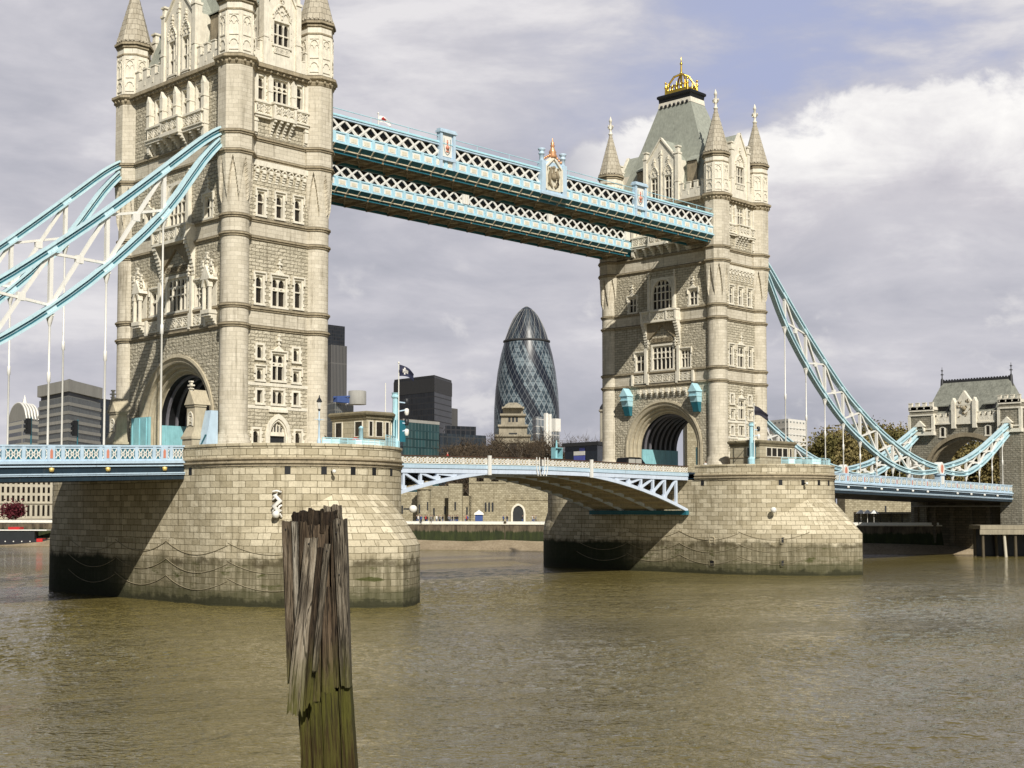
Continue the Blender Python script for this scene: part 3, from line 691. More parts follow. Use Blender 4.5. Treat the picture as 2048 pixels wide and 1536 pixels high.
    # ---------------- gables
    def gable(F, uc, hw, twin):
        g_ = MB(); za, zs = 64.3, 60.9
        sill = 57.0 if not twin else 55.2; top = 59.4 if not twin else 58.7
        g_h = []
        if twin:
            gw = [(uc-1.28, 1.25), (uc+1.28, 1.25)]
        else: gw = [(uc, 1.95)]
        for c_, w_ in gw: g_h.append((c_-w_/2, c_+w_/2, sill, top))
        us = sorted(set([uc-hw, uc, uc+hw]+[q for h in g_h for q in h[:2]])); 
        ztop = lambda u: zs+(za-zs)*(1-abs(u-uc)/hw)
        for i in range(len(us)-1):
            a, b_ = us[i], us[i+1]; h = next((h for h in g_h if h[0] <= a+1e-6 and b_-1e-6 <= h[1]), None)
            if h:
                g_.face([F(a, .1, 54.5), F(b_, .1, 54.5), F(b_, .1, h[2]), F(a, .1, h[2])])
                g_.face([F(a, .1, h[3]), F(b_, .1, h[3]), F(b_, .1, ztop(b_)), F(a, .1, ztop(a))])
            else: g_.face([F(a, .1, 54.5), F(b_, .1, 54.5), F(b_, .1, ztop(b_)), F(a, .1, ztop(a))])
        for s in (-1, 1):                                        # side cheeks and raking copings
            u = uc+s*hw; g_.face([F(u, .1, 54.5), F(u, -2.6, 54.5), F(u, -2.6, zs), F(u, .1, zs)])
            g_.bar(F(uc+s*(hw+.12), .05, zs-.15), F(uc, .05, za+.12), .5, .22, up=F(0, 1, 0) if False else (0, 0, 1))
            g_.box(F, u-.3, u+.3, -.55, .32, 54.6, 61.6); g_.box(F, u-.38, u+.38, -.62, .42, 61.6, 61.85); g_.box(F, u-.34, u+.34, -.58, .38, 57.4, 57.6)
            g_.box(F, u-.22, u+.22, -.4, .24, 61.85, 62.6); g_.box(F, u-.36, u+.36, -.52, .36, 62.6, 62.8)
        G = g_.build('gable', 'trim', T)
        F2 = lambda u, o_, z: F(u, o_+.1, z)
        for c_, w_ in gw:
            window(G, F2, c_, w_, sill, top, 2 if twin else 3, (sill+(top-sill)*.45,), bd=.16, name='gable_window')
        t_ = MB()
        for c_, w_ in gw:
            hoop(t_, F2, c_, w_+.1, top+.2, 1.6 if not twin else 1.3, .14, 0, .16); 
            for q in (-.25, .25): hoop(t_, F2, c_+q*w_, w_*.42, top+.3, w_*.35, .07, 0, .10, n=8)
            prev = None
            for k in range(9):
                q = (c_+.24*cos(k*pi/4), top+.95+.24*sin(k*pi/4))
                if prev: t_.bar(F2(prev[0], .06, prev[1]), F2(q[0], .06, q[1]), .09, .09)
                prev = q
            for k in range(5):                                   # crockets
                for s in (-1, 1): t_.ball(F2(c_+s*(w_*.5+.15)*(1-k/5), .16, top+.5+1.35*k/5+.15), .10, 5)
            finial(t_, F2, c_, .1, top+1.75, 1.1, .13)
            tracery(t_, F2, c_-w_/2, c_+w_/2, sill-.95 if not twin else 54.75, sill-.3 if not twin else sill-.25, .1, 2 if twin else 3, .08) if True else 0
        if twin:
            t_.box(F2, uc-.11, uc+.11, 0, .2, 54.7, 62.6); finial(t_, F2, uc, .1, 61.2, 1.4, .14)
        t_.build('tracery', 'trim', G)
        rf = MB()                                                # dormer roof running back into the main roof
        A0, A1, B0, B1, C0, C1 = F(uc-hw, .0, zs), F(uc-hw, -4.2, zs), F(uc+hw, 0, zs), F(uc+hw, -4.2, zs), F(uc, 0, za), F(uc, -4.2, za)
        rf.face([A0, C0, C1, A1]); rf.face([C0, B0, B1, C1]); rf.build('dormer_roof', 'slate', G)
        lv = MB()
        if twin:
            for s in (-1,):
                u = uc+s*(hw+.95); 
        return G
    gable(FE, 0, 2.05, False); gable(FS, CS, 2.95, True); gable(FN, -CS, 2.95, True); gable(FWs, 0, 2.05, False)
    # side dormers: dark openings with slate lids either side of each gable
    for F, uc in ((FS, CS+4.7), (FS, CS-4.7), (FE, 2.9), (FE, -2.9)):
        l_ = MB(); w_ = .95 if F is FS else .55
        l_.face([F(uc-w_, -.9, 60.6), F(uc+w_, -.9, 60.6), F(uc+w_, -3.4, 62.3), F(uc-w_, -3.4, 62.3)]); l_.face([F(uc-w_, -.9, 60.45), F(uc+w_, -.9, 60.45), F(uc+w_, -.9, 60.6), F(uc-w_, -.9, 60.6)])
        for s in (-1, 1): l_.face([F(uc+s*w_, -.9, 60.6), F(uc+s*w_, -3.4, 62.3), F(uc+s*w_, -3.4, 57.0)])
        D_ = l_.build('dormer', 'slate', T); k = MB(); k.box(F, uc-w_*.9, uc+w_*.9, -1.25, -1.15, 56.5, 60.4); k.build('louvre', 'brown_steel', D_)
    # ---------------- roof
    rf = MB(); zs_ = [(55.6, 4.75, 9.2), (57.5, 4.35, 8.4), (64.0, 2.95, 5.55), (70.4, 1.75, 3.05)]
    rf.loft([[(x0-a, -b_, z), (x0+a, -b_, z), (x0+a, b_, z), (x0-a, b_, z)] for z, a, b_ in zs_])
    RO_ = rf.build('roof', 'slate', T)
    fb = MB(); fb.loft([[(x0-a, -b_, z), (x0+a, -b_, z), (x0+a, b_, z), (x0-a, b_, z)] for z, a, b_ in ((70.4, 1.80, 3.10), (71.2, 1.72, 2.98))])
    for i in range(7): fb.ball((x0-1.80, -2.4+.8*i, 70.55), .26, 6, 1)
    fb.build('frieze', ['trim', 'black_steel'], RO_)
    cp = MB(); cp.loft([[(x0-a, -b_, z), (x0+a, -b_, z), (x0+a, b_, z), (x0-a, b_, z)] for z, a, b_ in ((71.2, 1.72, 2.95), (71.75, 1.78, 3.0), (71.9, 1.98, 3.18), (72.2, 2.0, 3.2), (72.35, 1.85, 3.05))], cap=True); cp.build('cap', 'lead_black', RO_)
    cr = MB()
    for sx2 in (-1, 1):
        for sy2 in (-1, 1):
            X, Y = x0+sx2*1.2, sy2*2.05
            cr.tube([(X, Y, 72.3), (X, Y, 73.6), (X, Y, 74.2)], [.20, .14, .05], 6); cr.ball((X, Y, 74.3), .2, 6); cr.ball((X, Y, 73.6), .24, 6)
            cr.tube([(X, Y, 73.0), (x0+sx2*1.05, sy2*1.6, 74.0), (x0+sx2*.6, sy2*.9, 75.2), (x0, 0, 75.6)], .17, 6)
    for sy2 in (-1, 1):
        cr.bar((x0-1.25, sy2*2.05, 72.7), (x0+1.25, sy2*2.05, 72.7), .16, .6)
        for i in range(3): cr.tube([(x0-1.1+1.1*i, sy2*2.05, 73.0), (x0-1.1+1.1*i, sy2*2.05, 73.7)], [.16, .04], 5)
    for sx2 in (-1, 1):
        cr.bar((x0+sx2*1.25, -2.05, 72.7), (x0+sx2*1.25, 2.05, 72.7), .16, .6)
        for i in range(5): cr.tube([(x0+sx2*1.25, -1.6+.8*i, 73.0), (x0+sx2*1.25, -1.6+.8*i, 73.8 if i % 2 else 74.2)], [.2, .04], 5)
        for i in range(4): hoop(cr, lambda u, o_, z, sx2=sx2: (x0+sx2*(1.25+o_), u, z), -1.2+.8*i, .6, 73.05, .6, .15, -.1, .1, n=6)
    cr.tube([(x0, 0, 73.0), (x0, 0, 75.6), (x0, 0, 77.2)], [.2, .18, .12], 6); cr.lathe(x0, 0, [(.1, 75.5), (.3, 75.7), (.12, 75.9), (.1, 77.0), (.22, 77.1), (.22, 77.25), (.1, 77.4), (.03, 78.3)], 8)
    cr.build('crown', 'gold', RO_)
    return T
plain('archstone', (.50, .44, .32), .85, var=.2, scale=1.2, spec=.2)
T1 = tower(0.0, 'nearer gothic stone tower on the left, its spire tips cut off by the frame', False)
T2 = tower(82.3, 'farther gothic stone tower with green slate roof and gilded crown, complete in view', True)

# ------------------------------------------------------------------ piers
def drum_outline(off=0.0, n=20):
    pts = []; R_ = 10.7+off; yc = 13.2
    for i in range(n+1): a = -pi+pi*i/n; pts.append((R_*cos(a), -yc+R_*sin(a)))     # east end, going W.. through the east tip
    for i in range(n+1): a = pi*i/n; pts.append((R_*cos(a), yc+R_*sin(a)))
    return pts
def ogive_outline(n=20, off=0.0):
    pts = []; L_, B_ = 16.5, 10.7; Rr = (L_*L_+B_*B_)/(2*B_)
    def half(t):                                                # t 0..1 from flank to tip
        y = L_*t; return sqrt(Rr*Rr-y*y)-(Rr-B_), y
    for i in range(n+1):
        a = i/n
        if a <= .5: x, y = half(a*2); pts.append((-x-off, -13.2-y))
        else: x, y = half((1-a)*2); pts.append((x+off, -13.2-y))
    for i in range(n+1):
        a = i/n
        if a <= .5: x, y = half(a*2); pts.append((x+off, 13.2+y))
        else: x, y = half((1-a)*2); pts.append((-x-off, 13.2+y))
    return pts
def arclen(pts):
    s = [0.0]
    for i in range(1, len(pts)+1): a = pts[i-1]; b = pts[i % len(pts)]; s.append(s[-1]+math.hypot(a[0]-b[0], a[1]-b[1]))
    return s
PIER_PLAN = {}
def pier(x0, lab):
    P = thing('bridge_pier', (x0, 0, 0), lab, 'pier', 'granite bridge piers')
    n = 40; A_ = ogive_outline(n); B_ = drum_outline(0, n)
    sm = lambda k: min(1, k/.75)**2*(3-2*min(1, k/.75))
    A_ = [(b[0]+(a[0]-b[0])*sm(1-abs(i/n-.5)*2), b[1]+(a[1]-b[1])*sm(1-abs(i/n-.5)*2)) for i, (a, b) in enumerate(zip(A_[:n+1], B_[:n+1]))]+[(a[0]*.4+b[0]*.6, a[1]*.4+b[1]*.6) for a, b in zip(A_[n+1:], B_[n+1:])]; sa = arclen(A_); sb = arclen(B_)
    mb = MB()
    rings = [[(x0+x, y, z) for x, y in A_] for z in (-3.0, 0.0, 6.0)]; mb.loft(rings, uvs=[(sa, z) for z in (-3.0, 0, 6.0)])
    def tipness(i):
        i = i % (n+1); return 1-abs(i/n-.5)*2
    rings = []; uvs = []
    for j in range(9):
        t = j/8; ring = []
        for i, (a, b) in enumerate(zip(A_, B_)):
            k = 1.115-sqrt((1-tipness(i))**2+.0132); k = max(0, k); zt = 6.2+.4*min(1, k*4)+4.1*min(1, k*1.12)**2.2; e = t
            bul = .22*sin(pi*t)*k
            x = a[0]+(b[0]-a[0])*e; y = a[1]+(b[1]-a[1])*e
            y += bul*(-1 if y < 0 else 1)
            ring.append((x0+x, y, 6.0+(zt-6.0)*t))
        rings.append(ring); uvs.append((sa, 6.3+4.5*t))
    for j in range(8):
        for i in range(len(A_)):
            i2 = (i+1) % len(A_); q = [rings[j][i], rings[j][i2], rings[j+1][i2], rings[j+1][i]]
            mb.face(q, [(sa[i], q[0][2]), (sa[i+1], q[1][2]), (sa[i+1], q[2][2]), (sa[i], q[3][2])])
    top = rings[-1]; r2 = [(x0+b[0], b[1], 13.35) for b in B_]
    # drum above the shoulder
    m2 = []; u2 = []
    for j in range(4):
        t = j/3; m2.append([(q[0], q[1], q[2]+(13.35-q[2])*t) for q in top]); u2.append(None)
    for j in range(3):
        for i in range(len(top)):
            i2 = (i+1) % len(top); q = [m2[j][i], m2[j][i2], m2[j+1][i2], m2[j+1][i]]
            mb.face(q, [(sb[i], q[0][2]), (sb[i+1], q[1][2]), (sb[i+1], q[2][2]), (sb[i], q[3][2])])
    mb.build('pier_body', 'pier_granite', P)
    PIER_PLAN[x0] = [(x0+x, y) for x, y in A_]
    def clip(off): return [(x0+x, y) for x, y in drum_outline(off, n)]
    def ring_band(nm, prof, mt):
        # mouldings run round each rounded end and stop against the roadway opening
        for sgn, e in ((-1, 'east'), (1, 'west')):
            b = MB(); rr = []; uv = []
            for off, z in prof:
                pts = [(x0-(10.7+off), sgn*9.9)]+[(x0+(10.7+off)*cos(a_), sgn*13.2+sgn*(10.7+off)*sin(a_)) for a_ in [pi-pi*i/n for i in range(n+1)]]+[(x0+(10.7+off), sgn*9.9)]
                rr.append([(x, y, z) for x, y in pts]); s_ = [0]
                for i in range(1, len(pts)): s_.append(s_[-1]+math.hypot(pts[i][0]-pts[i-1][0], pts[i][1]-pts[i-1][1]))
                uv.append((s_, z))
            b.loft(rr, closed=False, uvs=uv)
            for r_i in (0, -1):                                   # end caps
                pass
            b.face([r[0] for r in rr]); b.face([r[-1] for r in reversed(rr)])
            b.build(nm, mt, P)
    ring_band('band_course', [(-.2, 13.30), (.10, 13.32), (.10, 13.55), (.26, 13.58), (.26, 13.70), (.08, 13.74), (.08, 13.92), (.24, 13.95), (.24, 14.08), (.02, 14.14), (-.2, 14.14)], 'moulding')
    ring_band('parapet', [(-.15, 14.1), (.0, 14.12), (.0, 15.18), (.10, 15.2), (.10, 15.40), (-.05, 15.45), (-.75, 15.45), (-.75, 14.2)], 'pier_granite')
    fl = MB(); fl.face([(x0+x*.985, y*.985, 14.2) for x, y in drum_outline(-.1, n)]); fl.build('floor', 'wharf_deck', P)
    # drain slots under the band: black blocks stand in for the shade inside
    for sgn in (-1,):
        for k, a in enumerate((-130, -112, -96, -82, -66)):
            s_ = MB(); th = radians(a); F = lambda u, o_, z, th=th: (x0+(10.7+o_)*cos(th)-u*sin(th), -13.2+(10.7+o_)*sin(th)+u*cos(th), z)
            s_.box(F, -.27, .27, -.2, .012, 12.55, 13.28); s_.build('drain_slot', 'black_steel', P)
    for side in (-1,):
        for u in (-11.2,):
            s_ = MB(); s_.box(ident, x0-10.712, x0-10.4, u-.27, u+.27, 12.55, 13.28)
            s_.build('drain_slot', 'black_steel', P)
    # festooned mooring chains along the south flank and round to the tip
    s0 = []
    pts = [(-10.7, y) for y in [12-24*i/24 for i in range(25)]]+A_[1:n+1-10]
    pts = [(-10.7-.0, 12-.5*i) for i in range(50)]+[(q[0], q[1]) for q in A_[1:22]]
    L_ = [0]
    for i in range(1, len(pts)): L_.append(L_[-1]+math.hypot(pts[i][0]-pts[i-1][0], pts[i][1]-pts[i-1][1]))
    def along(s):
        for i in range(1, len(L_)):
            if L_[i] >= s:
                t = (s-L_[i-1])/(L_[i]-L_[i-1]); a, b = pts[i-1], pts[i]; return a[0]+(b[0]-a[0])*t, a[1]+(b[1]-a[1])*t
        return pts[-1]
    span = 9.6
    for r_i, zpk in enumerate((6.25, 4.55, 2.95)):
        for k in range(int(L_[-1]/span)):
            c = MB(); path = []
            for i in range(15):
                t = i/14; x, y = along(k*span+span*t); nx = -1 if y > -13.2 else -.9
                ny = 0 if y > -13.2 else (-.45)
                path.append((x0+x+nx*.04, y+ny*.04, zpk-1.75*4*t*(1-t)*.62-(0 if k % 2 else .25*t)))
            c.tube(path, .032, 5); c.build('mooring_chain', 'rope', P)
    return P
P1 = pier(0.0, 'nearer rounded granite pier with wet green tide line, under the left tower')
P2 = pier(82.3, 'farther rounded granite pier under the crowned tower, beyond the open channel')
plain('chain_paint', (.55, .745, .805), .4, var=.10)
plain('band_paint', (.45, .68, .78), .4, var=.10)
# ------------------------------------------------------------------ side spans
def lace(mb, F, u0, u1, z0, z1, o, n, th, m):
    cw = (u1-u0)/n
    for i in range(n):
        a, b = u0+i*cw, u0+(i+1)*cw
        mb.bar(F(a, o, z0), F(b, o, z1), th, th, m); mb.bar(F(a, o, z1), F(b, o, z0), th, th, m)
        r = min(cw, z1-z0)*.33; prev = None
        for k in range(7):
            q = ((a+b)/2+r*cos(k*pi/3), (z0+z1)/2+r*sin(k*pi/3))
            if prev: mb.bar(F(prev[0], o+.01, prev[1]), F(q[0], o+.01, q[1]), th*.9, th*.9, m)
            prev = q
def side_span(xa, xb, zt, panels, lab, hang):
    S = thing('side_span', ((xa+xb)/2, 0, 12), lab, 'bridge span')
    N = max(2, int(abs(xb-xa)/5)); xs = [xa+(xb-xa)*i/N for i in range(N+1)]
    def run(nm, mt, y0, y1, dz0, dz1):
        m_ = MB(); m_.loft([[(x, y0, zt(x)+dz0), (x, y1, zt(x)+dz0), (x, y1, zt(x)+dz1), (x, y0, zt(x)+dz1)] for x in xs], cap=True); return m_.build(nm, mt, S)
    run('roadway', 'asphalt', -9.75, 9.75, -1.75, -1.30)
    for s in (-1, 1):
        a = 10.2*s; y = lambda q, w: (min(a+s*q, a+s*(q-w)), max(a+s*q, a+s*(q-w)))
        g = run('edge_girder', 'navy_paint', *y(0, .35), -3.25, -1.52)
        for q0, dz0, dz1, mt in ((.28, -1.70, -1.46, 'pale_blue_paint'), (.16, -1.98, -1.86, 'pale_blue_paint'), (.20, -2.68, -2.56, 'pale_blue_paint'), (.14, -2.80, -2.74, 'pale_blue_paint')):
            m_ = MB(); y0, y1 = y(q0, q0+.02); m_.loft([[(x, y0, zt(x)+dz0), (x, y1, zt(x)+dz0), (x, y1, zt(x)+dz1), (x, y0, zt(x)+dz1)] for x in xs], cap=True); m_.build('girder_moulding', mt, g)
        run('handrail', 'pale_blue_paint', *y(.12, .24), -.16, 0)
        x = panels[0]; k = 0
        while x < panels[1]-.01:
            x2 = min(x+1.84, panels[1]); zc = zt((x+x2)/2); F = lambda u, o_, z, zc=zc, x=x: (u, s*(10.2+o_), z+zt(u)-0)
            p = MB(); p.box(F, x+.02, x+.34, -.06, .10, -1.45, -.165); p.box(F, x+.34, x2+.02, -.05, .04, -1.45, -1.28); p.box(F, x+.34, x2+.02, -.05, .04, -.36, -.165)
            p.box(F, x+.34, x2+.02, -.05, -.03, -1.28, -.36, 2)
            lace(p, F, x+.38, x2-.02, -1.26, -.38, 0, 3, .085, 1)
            p.build('railing_panel', ['pale_blue_paint', 'white_paint', 'deep_teal_paint'], S)
            if hang and s < 0 and any(x <= h < x2 for h in hang):
                h = [h for h in hang if x <= h < x2][0]
                q = MB(); q.box(F, h-.36, h+.36, -.06, .16, -1.45, -.165); q.build('railing_pier', 'pale_blue_paint', S); q = MB(); q.box(F, h-.13, h+.13, .16, .19, -1.2, -.55); gablet(q, F, h-.13, h+.13, .16, .19, -.55, .2); q.build('shield', 'salmon_paint', S)
            x = x2; k += 1
        for h in hang:
            q = MB(); q.lathe(h, s*10.42, [(.05, zt(h)-2.42), (.2, zt(h)-2.38), (.24, zt(h)-2.1), (.05, zt(h)-2.02)], 8); q.build('girder_lamp', 'brass_lamp' if xa < 0 else 'white_paint', S)
    for i in range(N):
        m_ = MB(); x = xs[i]+2.4; m_.box(ident, x-.2, x+.2, -9.8, 9.8, zt(x)-2.9, zt(x)-1.76); m_.build('cross_beam', 'black_steel', S)
    for yy in (-5, 0, 5): 
        m_ = MB(); m_.loft([[(x, yy-.2, zt(x)-3.0), (x, yy+.2, zt(x)-3.0), (x, yy+.2, zt(x)-1.77), (x, yy-.2, zt(x)-1.77)] for x in xs], cap=True); m_.build('stringer', 'black_steel', S)
    run('soffit', 'black_steel', -9.84, 9.84, -3.26, -3.22)
    return S
D0 = 82.3
NODES = [13.0, 18.9, 24.4, 29.9, 35.2, 40.6, 46.0, 51.4, 56.8]
zL = lambda x: 15.45+.030*(x+10.7); zR = lambda x: 15.40-.0187*(x-93)
side_span(-92.0, -10.75, zL, (-40.0, -10.9), 'left road deck with pale blue railing and navy girder running into the nearer pier', [-d for d in NODES[:5]])
side_span(93.05, 174.6, zR, (93.1, 174.5), 'right road deck with pale blue railing running from farther pier to the shore gatehouse', [D0+d for d in NODES]+[150.5, 156, 161.5, 167])
# ------------------------------------------------------------------ suspension chains
UP = [(6.7, 47.0), (8.7, 45.6), (13.0, 41.9), (18.9, 36.9), (24.4, 32.6), (29.9, 28.6), (35.2, 25.5), (40.6, 22.8), (46.0, 20.6), (51.4, 18.8), (56.8, 17.5), (62.4, 16.7)]
LO = [(6.7, 45.9), (8.7, 43.6), (13.0, 37.6), (18.9, 31.7), (24.4, 27.2), (29.9, 23.5), (35.2, 20.8), (40.6, 18.5), (46.0, 16.75), (51.4, 15.8), (56.8, 15.65), (62.4, 16.2)]
RU = [(62.9, 16.7), (68, 17.4), (73.5, 18.5), (79.5, 20.5), (85, 22.8), (92.6, 26.1)]
RL = [(62.9, 16.2), (68, 15.75), (73.5, 15.9), (79.5, 17.7), (85, 20.3), (92.6, 24.5)]
def interp(P, d):
    for (a, za), (b, zb) in zip(P, P[1:]):
        if a <= d <= b: return za+(zb-za)*(d-a)/(b-a)
    return P[-1][1]
def smooth(P):
    out = []
    for i in range(len(P)-1):
        p0 = P[max(i-1, 0)]; p1 = P[i]; p2 = P[i+1]; p3 = P[min(i+2, len(P)-1)]
        for k in range(3):
            t = k/3; f = lambda a, b, c, d: .5*((2*b)+(-a+c)*t+(2*a-5*b+4*c-d)*t*t+(-a+3*b-3*c+d)*t**3)
            out.append((f(p0[0], p1[0], p2[0], p3[0]), f(p0[1], p1[1], p2[1], p3[1])))
    return out+[P[-1]]
def chord(par, P, mapx, y, h, nm):
    P = smooth(P); nrm = []
    for i in range(len(P)):
        a = P[max(i-1, 0)]; b = P[min(i+1, len(P)-1)]; dx, dz = b[0]-a[0], b[1]-a[1]; L = math.hypot(dx, dz); nrm.append((-dz/L, dx/L))
    def part(y0, y1, h0, h1, m_):
        rings = [[(mapx(p[0]+n_[0]*hh), yy, p[1]+n_[1]*hh) for yy, hh in ((y0, h0), (y1, h0), (y1, h1), (y0, h1))] for p, n_ in zip(P, nrm)]
        m_.loft(rings, cap=True)
    w_ = MB(); part(y-.13, y+.13, -h/2, h/2, w_); o = w_.build(nm, 'teal_paint', par)
    for a, b, ww in ((-h/2-.05, -h/2+.14, .40), (h/2-.14, h/2+.05, .40), (-.04, .05, .20)):
        f_ = MB(); part(y-ww, y+ww, a, b, f_); f_.build('flange', 'chain_paint', o)
def chain(mapx, y, lab, rise, railz, vis=99):
    x_ref = mapx(62.4); Cn = thing('suspension_chain', (x_ref, y, 16), lab, 'bridge chain', 'suspension chains of the side spans')
    chord(Cn, UP, mapx, y, .70, 'upper_chord'); chord(Cn, LO, mapx, y, .70, 'lower_chord')
    def web(Pu, Pl, nodes):
        for i, d in enumerate(nodes):
            zu, zl = interp(Pu, d), interp(Pl, d)
            p = MB(); 
            if zu-zl > 1.2: p.bar((mapx(d), y, zl), (mapx(d), y, zu-.3), .42, .34); p.build('truss_post', 'white_paint', Cn)
            for P_ in (Pu, Pl):                                   # riveted cover plates where the links join
                j_ = MB(); e0, e1 = d-.45, d+.45; z0, z1 = interp(P_, e0), interp(P_, e1); L2 = math.hypot(mapx(e1)-mapx(e0), z1-z0)
                j_.bar((mapx(e0), y, z0), (mapx(e1), y, z1), .50, .62)
                for k in range(4):
                    for s in (-1, 1): t_ = .15+.23*k; j_.ball((mapx(e0+(e1-e0)*t_), y-.26, z0+(z1-z0)*t_+s*.17), .05, 5)
                j_.build('joint_plate', 'chain_paint', Cn)
            h_ = MB(); X = mapx(d); zr = railz(X)
            if zl-.4 > zr+.3:
                h_.lathe(X, y, [(.34, zl-.55), (.30, zl-.9), (.12, zl-1.5), (.095, zl-1.6), (.095, (zl+zr)/2+.5), (.17, (zl+zr)/2+.4), (.17, (zl+zr)/2-.4), (.095, (zl+zr)/2-.5), (.11, zr-.6)], 8)
                h_.box(ident, X-.3, X+.3, y-.3, y+.3, zl-.62, zl-.40); h_.build('hanger', 'white_paint', Cn)
            if i+1 < len(nodes):
                e = nodes[i+1]; p0 = (mapx(d), y, zu-.3); p1 = (mapx(e), y, interp(Pl, e)+.3); q0 = (mapx(d), y, zl+.35); q1 = (mapx(e), y, interp(Pu, e)-.35)
                b_ = MB(); b_.bar(p0, p1, .36, .30); 
                if zu-zl > 1.6:
                    b_.bar(q0, q1, .26, .24)
                    c = [(p0[k]+p1[k])/2 for k in range(3)]; b_.box(ident, c[0]-.36, c[0]+.36, y-.2, y+.2, c[2]-.36, c[2]+.36)
                for q in (p0, p1): b_.box(ident, q[0]-.25, q[0]+.25, y-.19, y+.19, q[2]-.3, q[2]+.3)
                b_.build('cross_brace', 'white_paint', Cn)
    web(UP, LO, [n_ for n_ in NODES])
    if rise:
        chord(Cn, RU, mapx, y, .72, 'rising_upper_chord'); chord(Cn, RL, mapx, y, .72, 'rising_lower_chord'); web(RU, RL, [67.9, 73.4, 78.9, 84.4, 89.0])
    b_ = MB(); X = mapx(62.65); F = lambda u, o_, z: (X+u, y-o_, z)
    rings = []
    for o_, r in ((-.6, .9), (-.6, 1.05), (.62, 1.05), (.70, .9), (.66, .55)):
        rings.append([F(r*cos(2*pi*k/20), o_, 16.45+r*sin(2*pi*k/20)*1.15) for k in range(20)])
    b_.loft(rings, cap=True); bo = b_.build('pin_boss', 'white_paint', Cn)
    r_ = MB(); r_.loft([[F(.42*cos(2*pi*k/16), o_, 16.45+.75*sin(2*pi*k/16)) for k in range(16)] for o_ in (.60, .72)], cap=True); r_.build('red_roundel', 'salmon_paint', bo)
    pd = MB(); pd.box(F, -.75, .75, -.4, .75, 12.7, 15.3); pd.box(F, -.95, .95, -.5, .9, 15.3, 15.55); pd.build('pedestal', 'pale_blue_paint', Cn)
    pb = MB(); pb.box(F, -.5, .5, .75, .8, 13.7, 15.1); pb.build('white_panel', 'white_paint', Cn)
sx1 = lambda d: -d; sx2 = lambda d: D0+d
chain(sx1, -9.6, 'front left blue chain truss crossing before the nearer tower', False, zL)
chain(sx1, 9.6, 'rear left blue chain truss leaving the nearer tower at the frame edge', False, zL)
chain(sx2, -9.6, 'front right blue chain truss sweeping down from the farther tower', True, zR)
chain(sx2, 9.6, 'rear right blue chain truss seen low behind the farther tower and the front chain', True, zR)
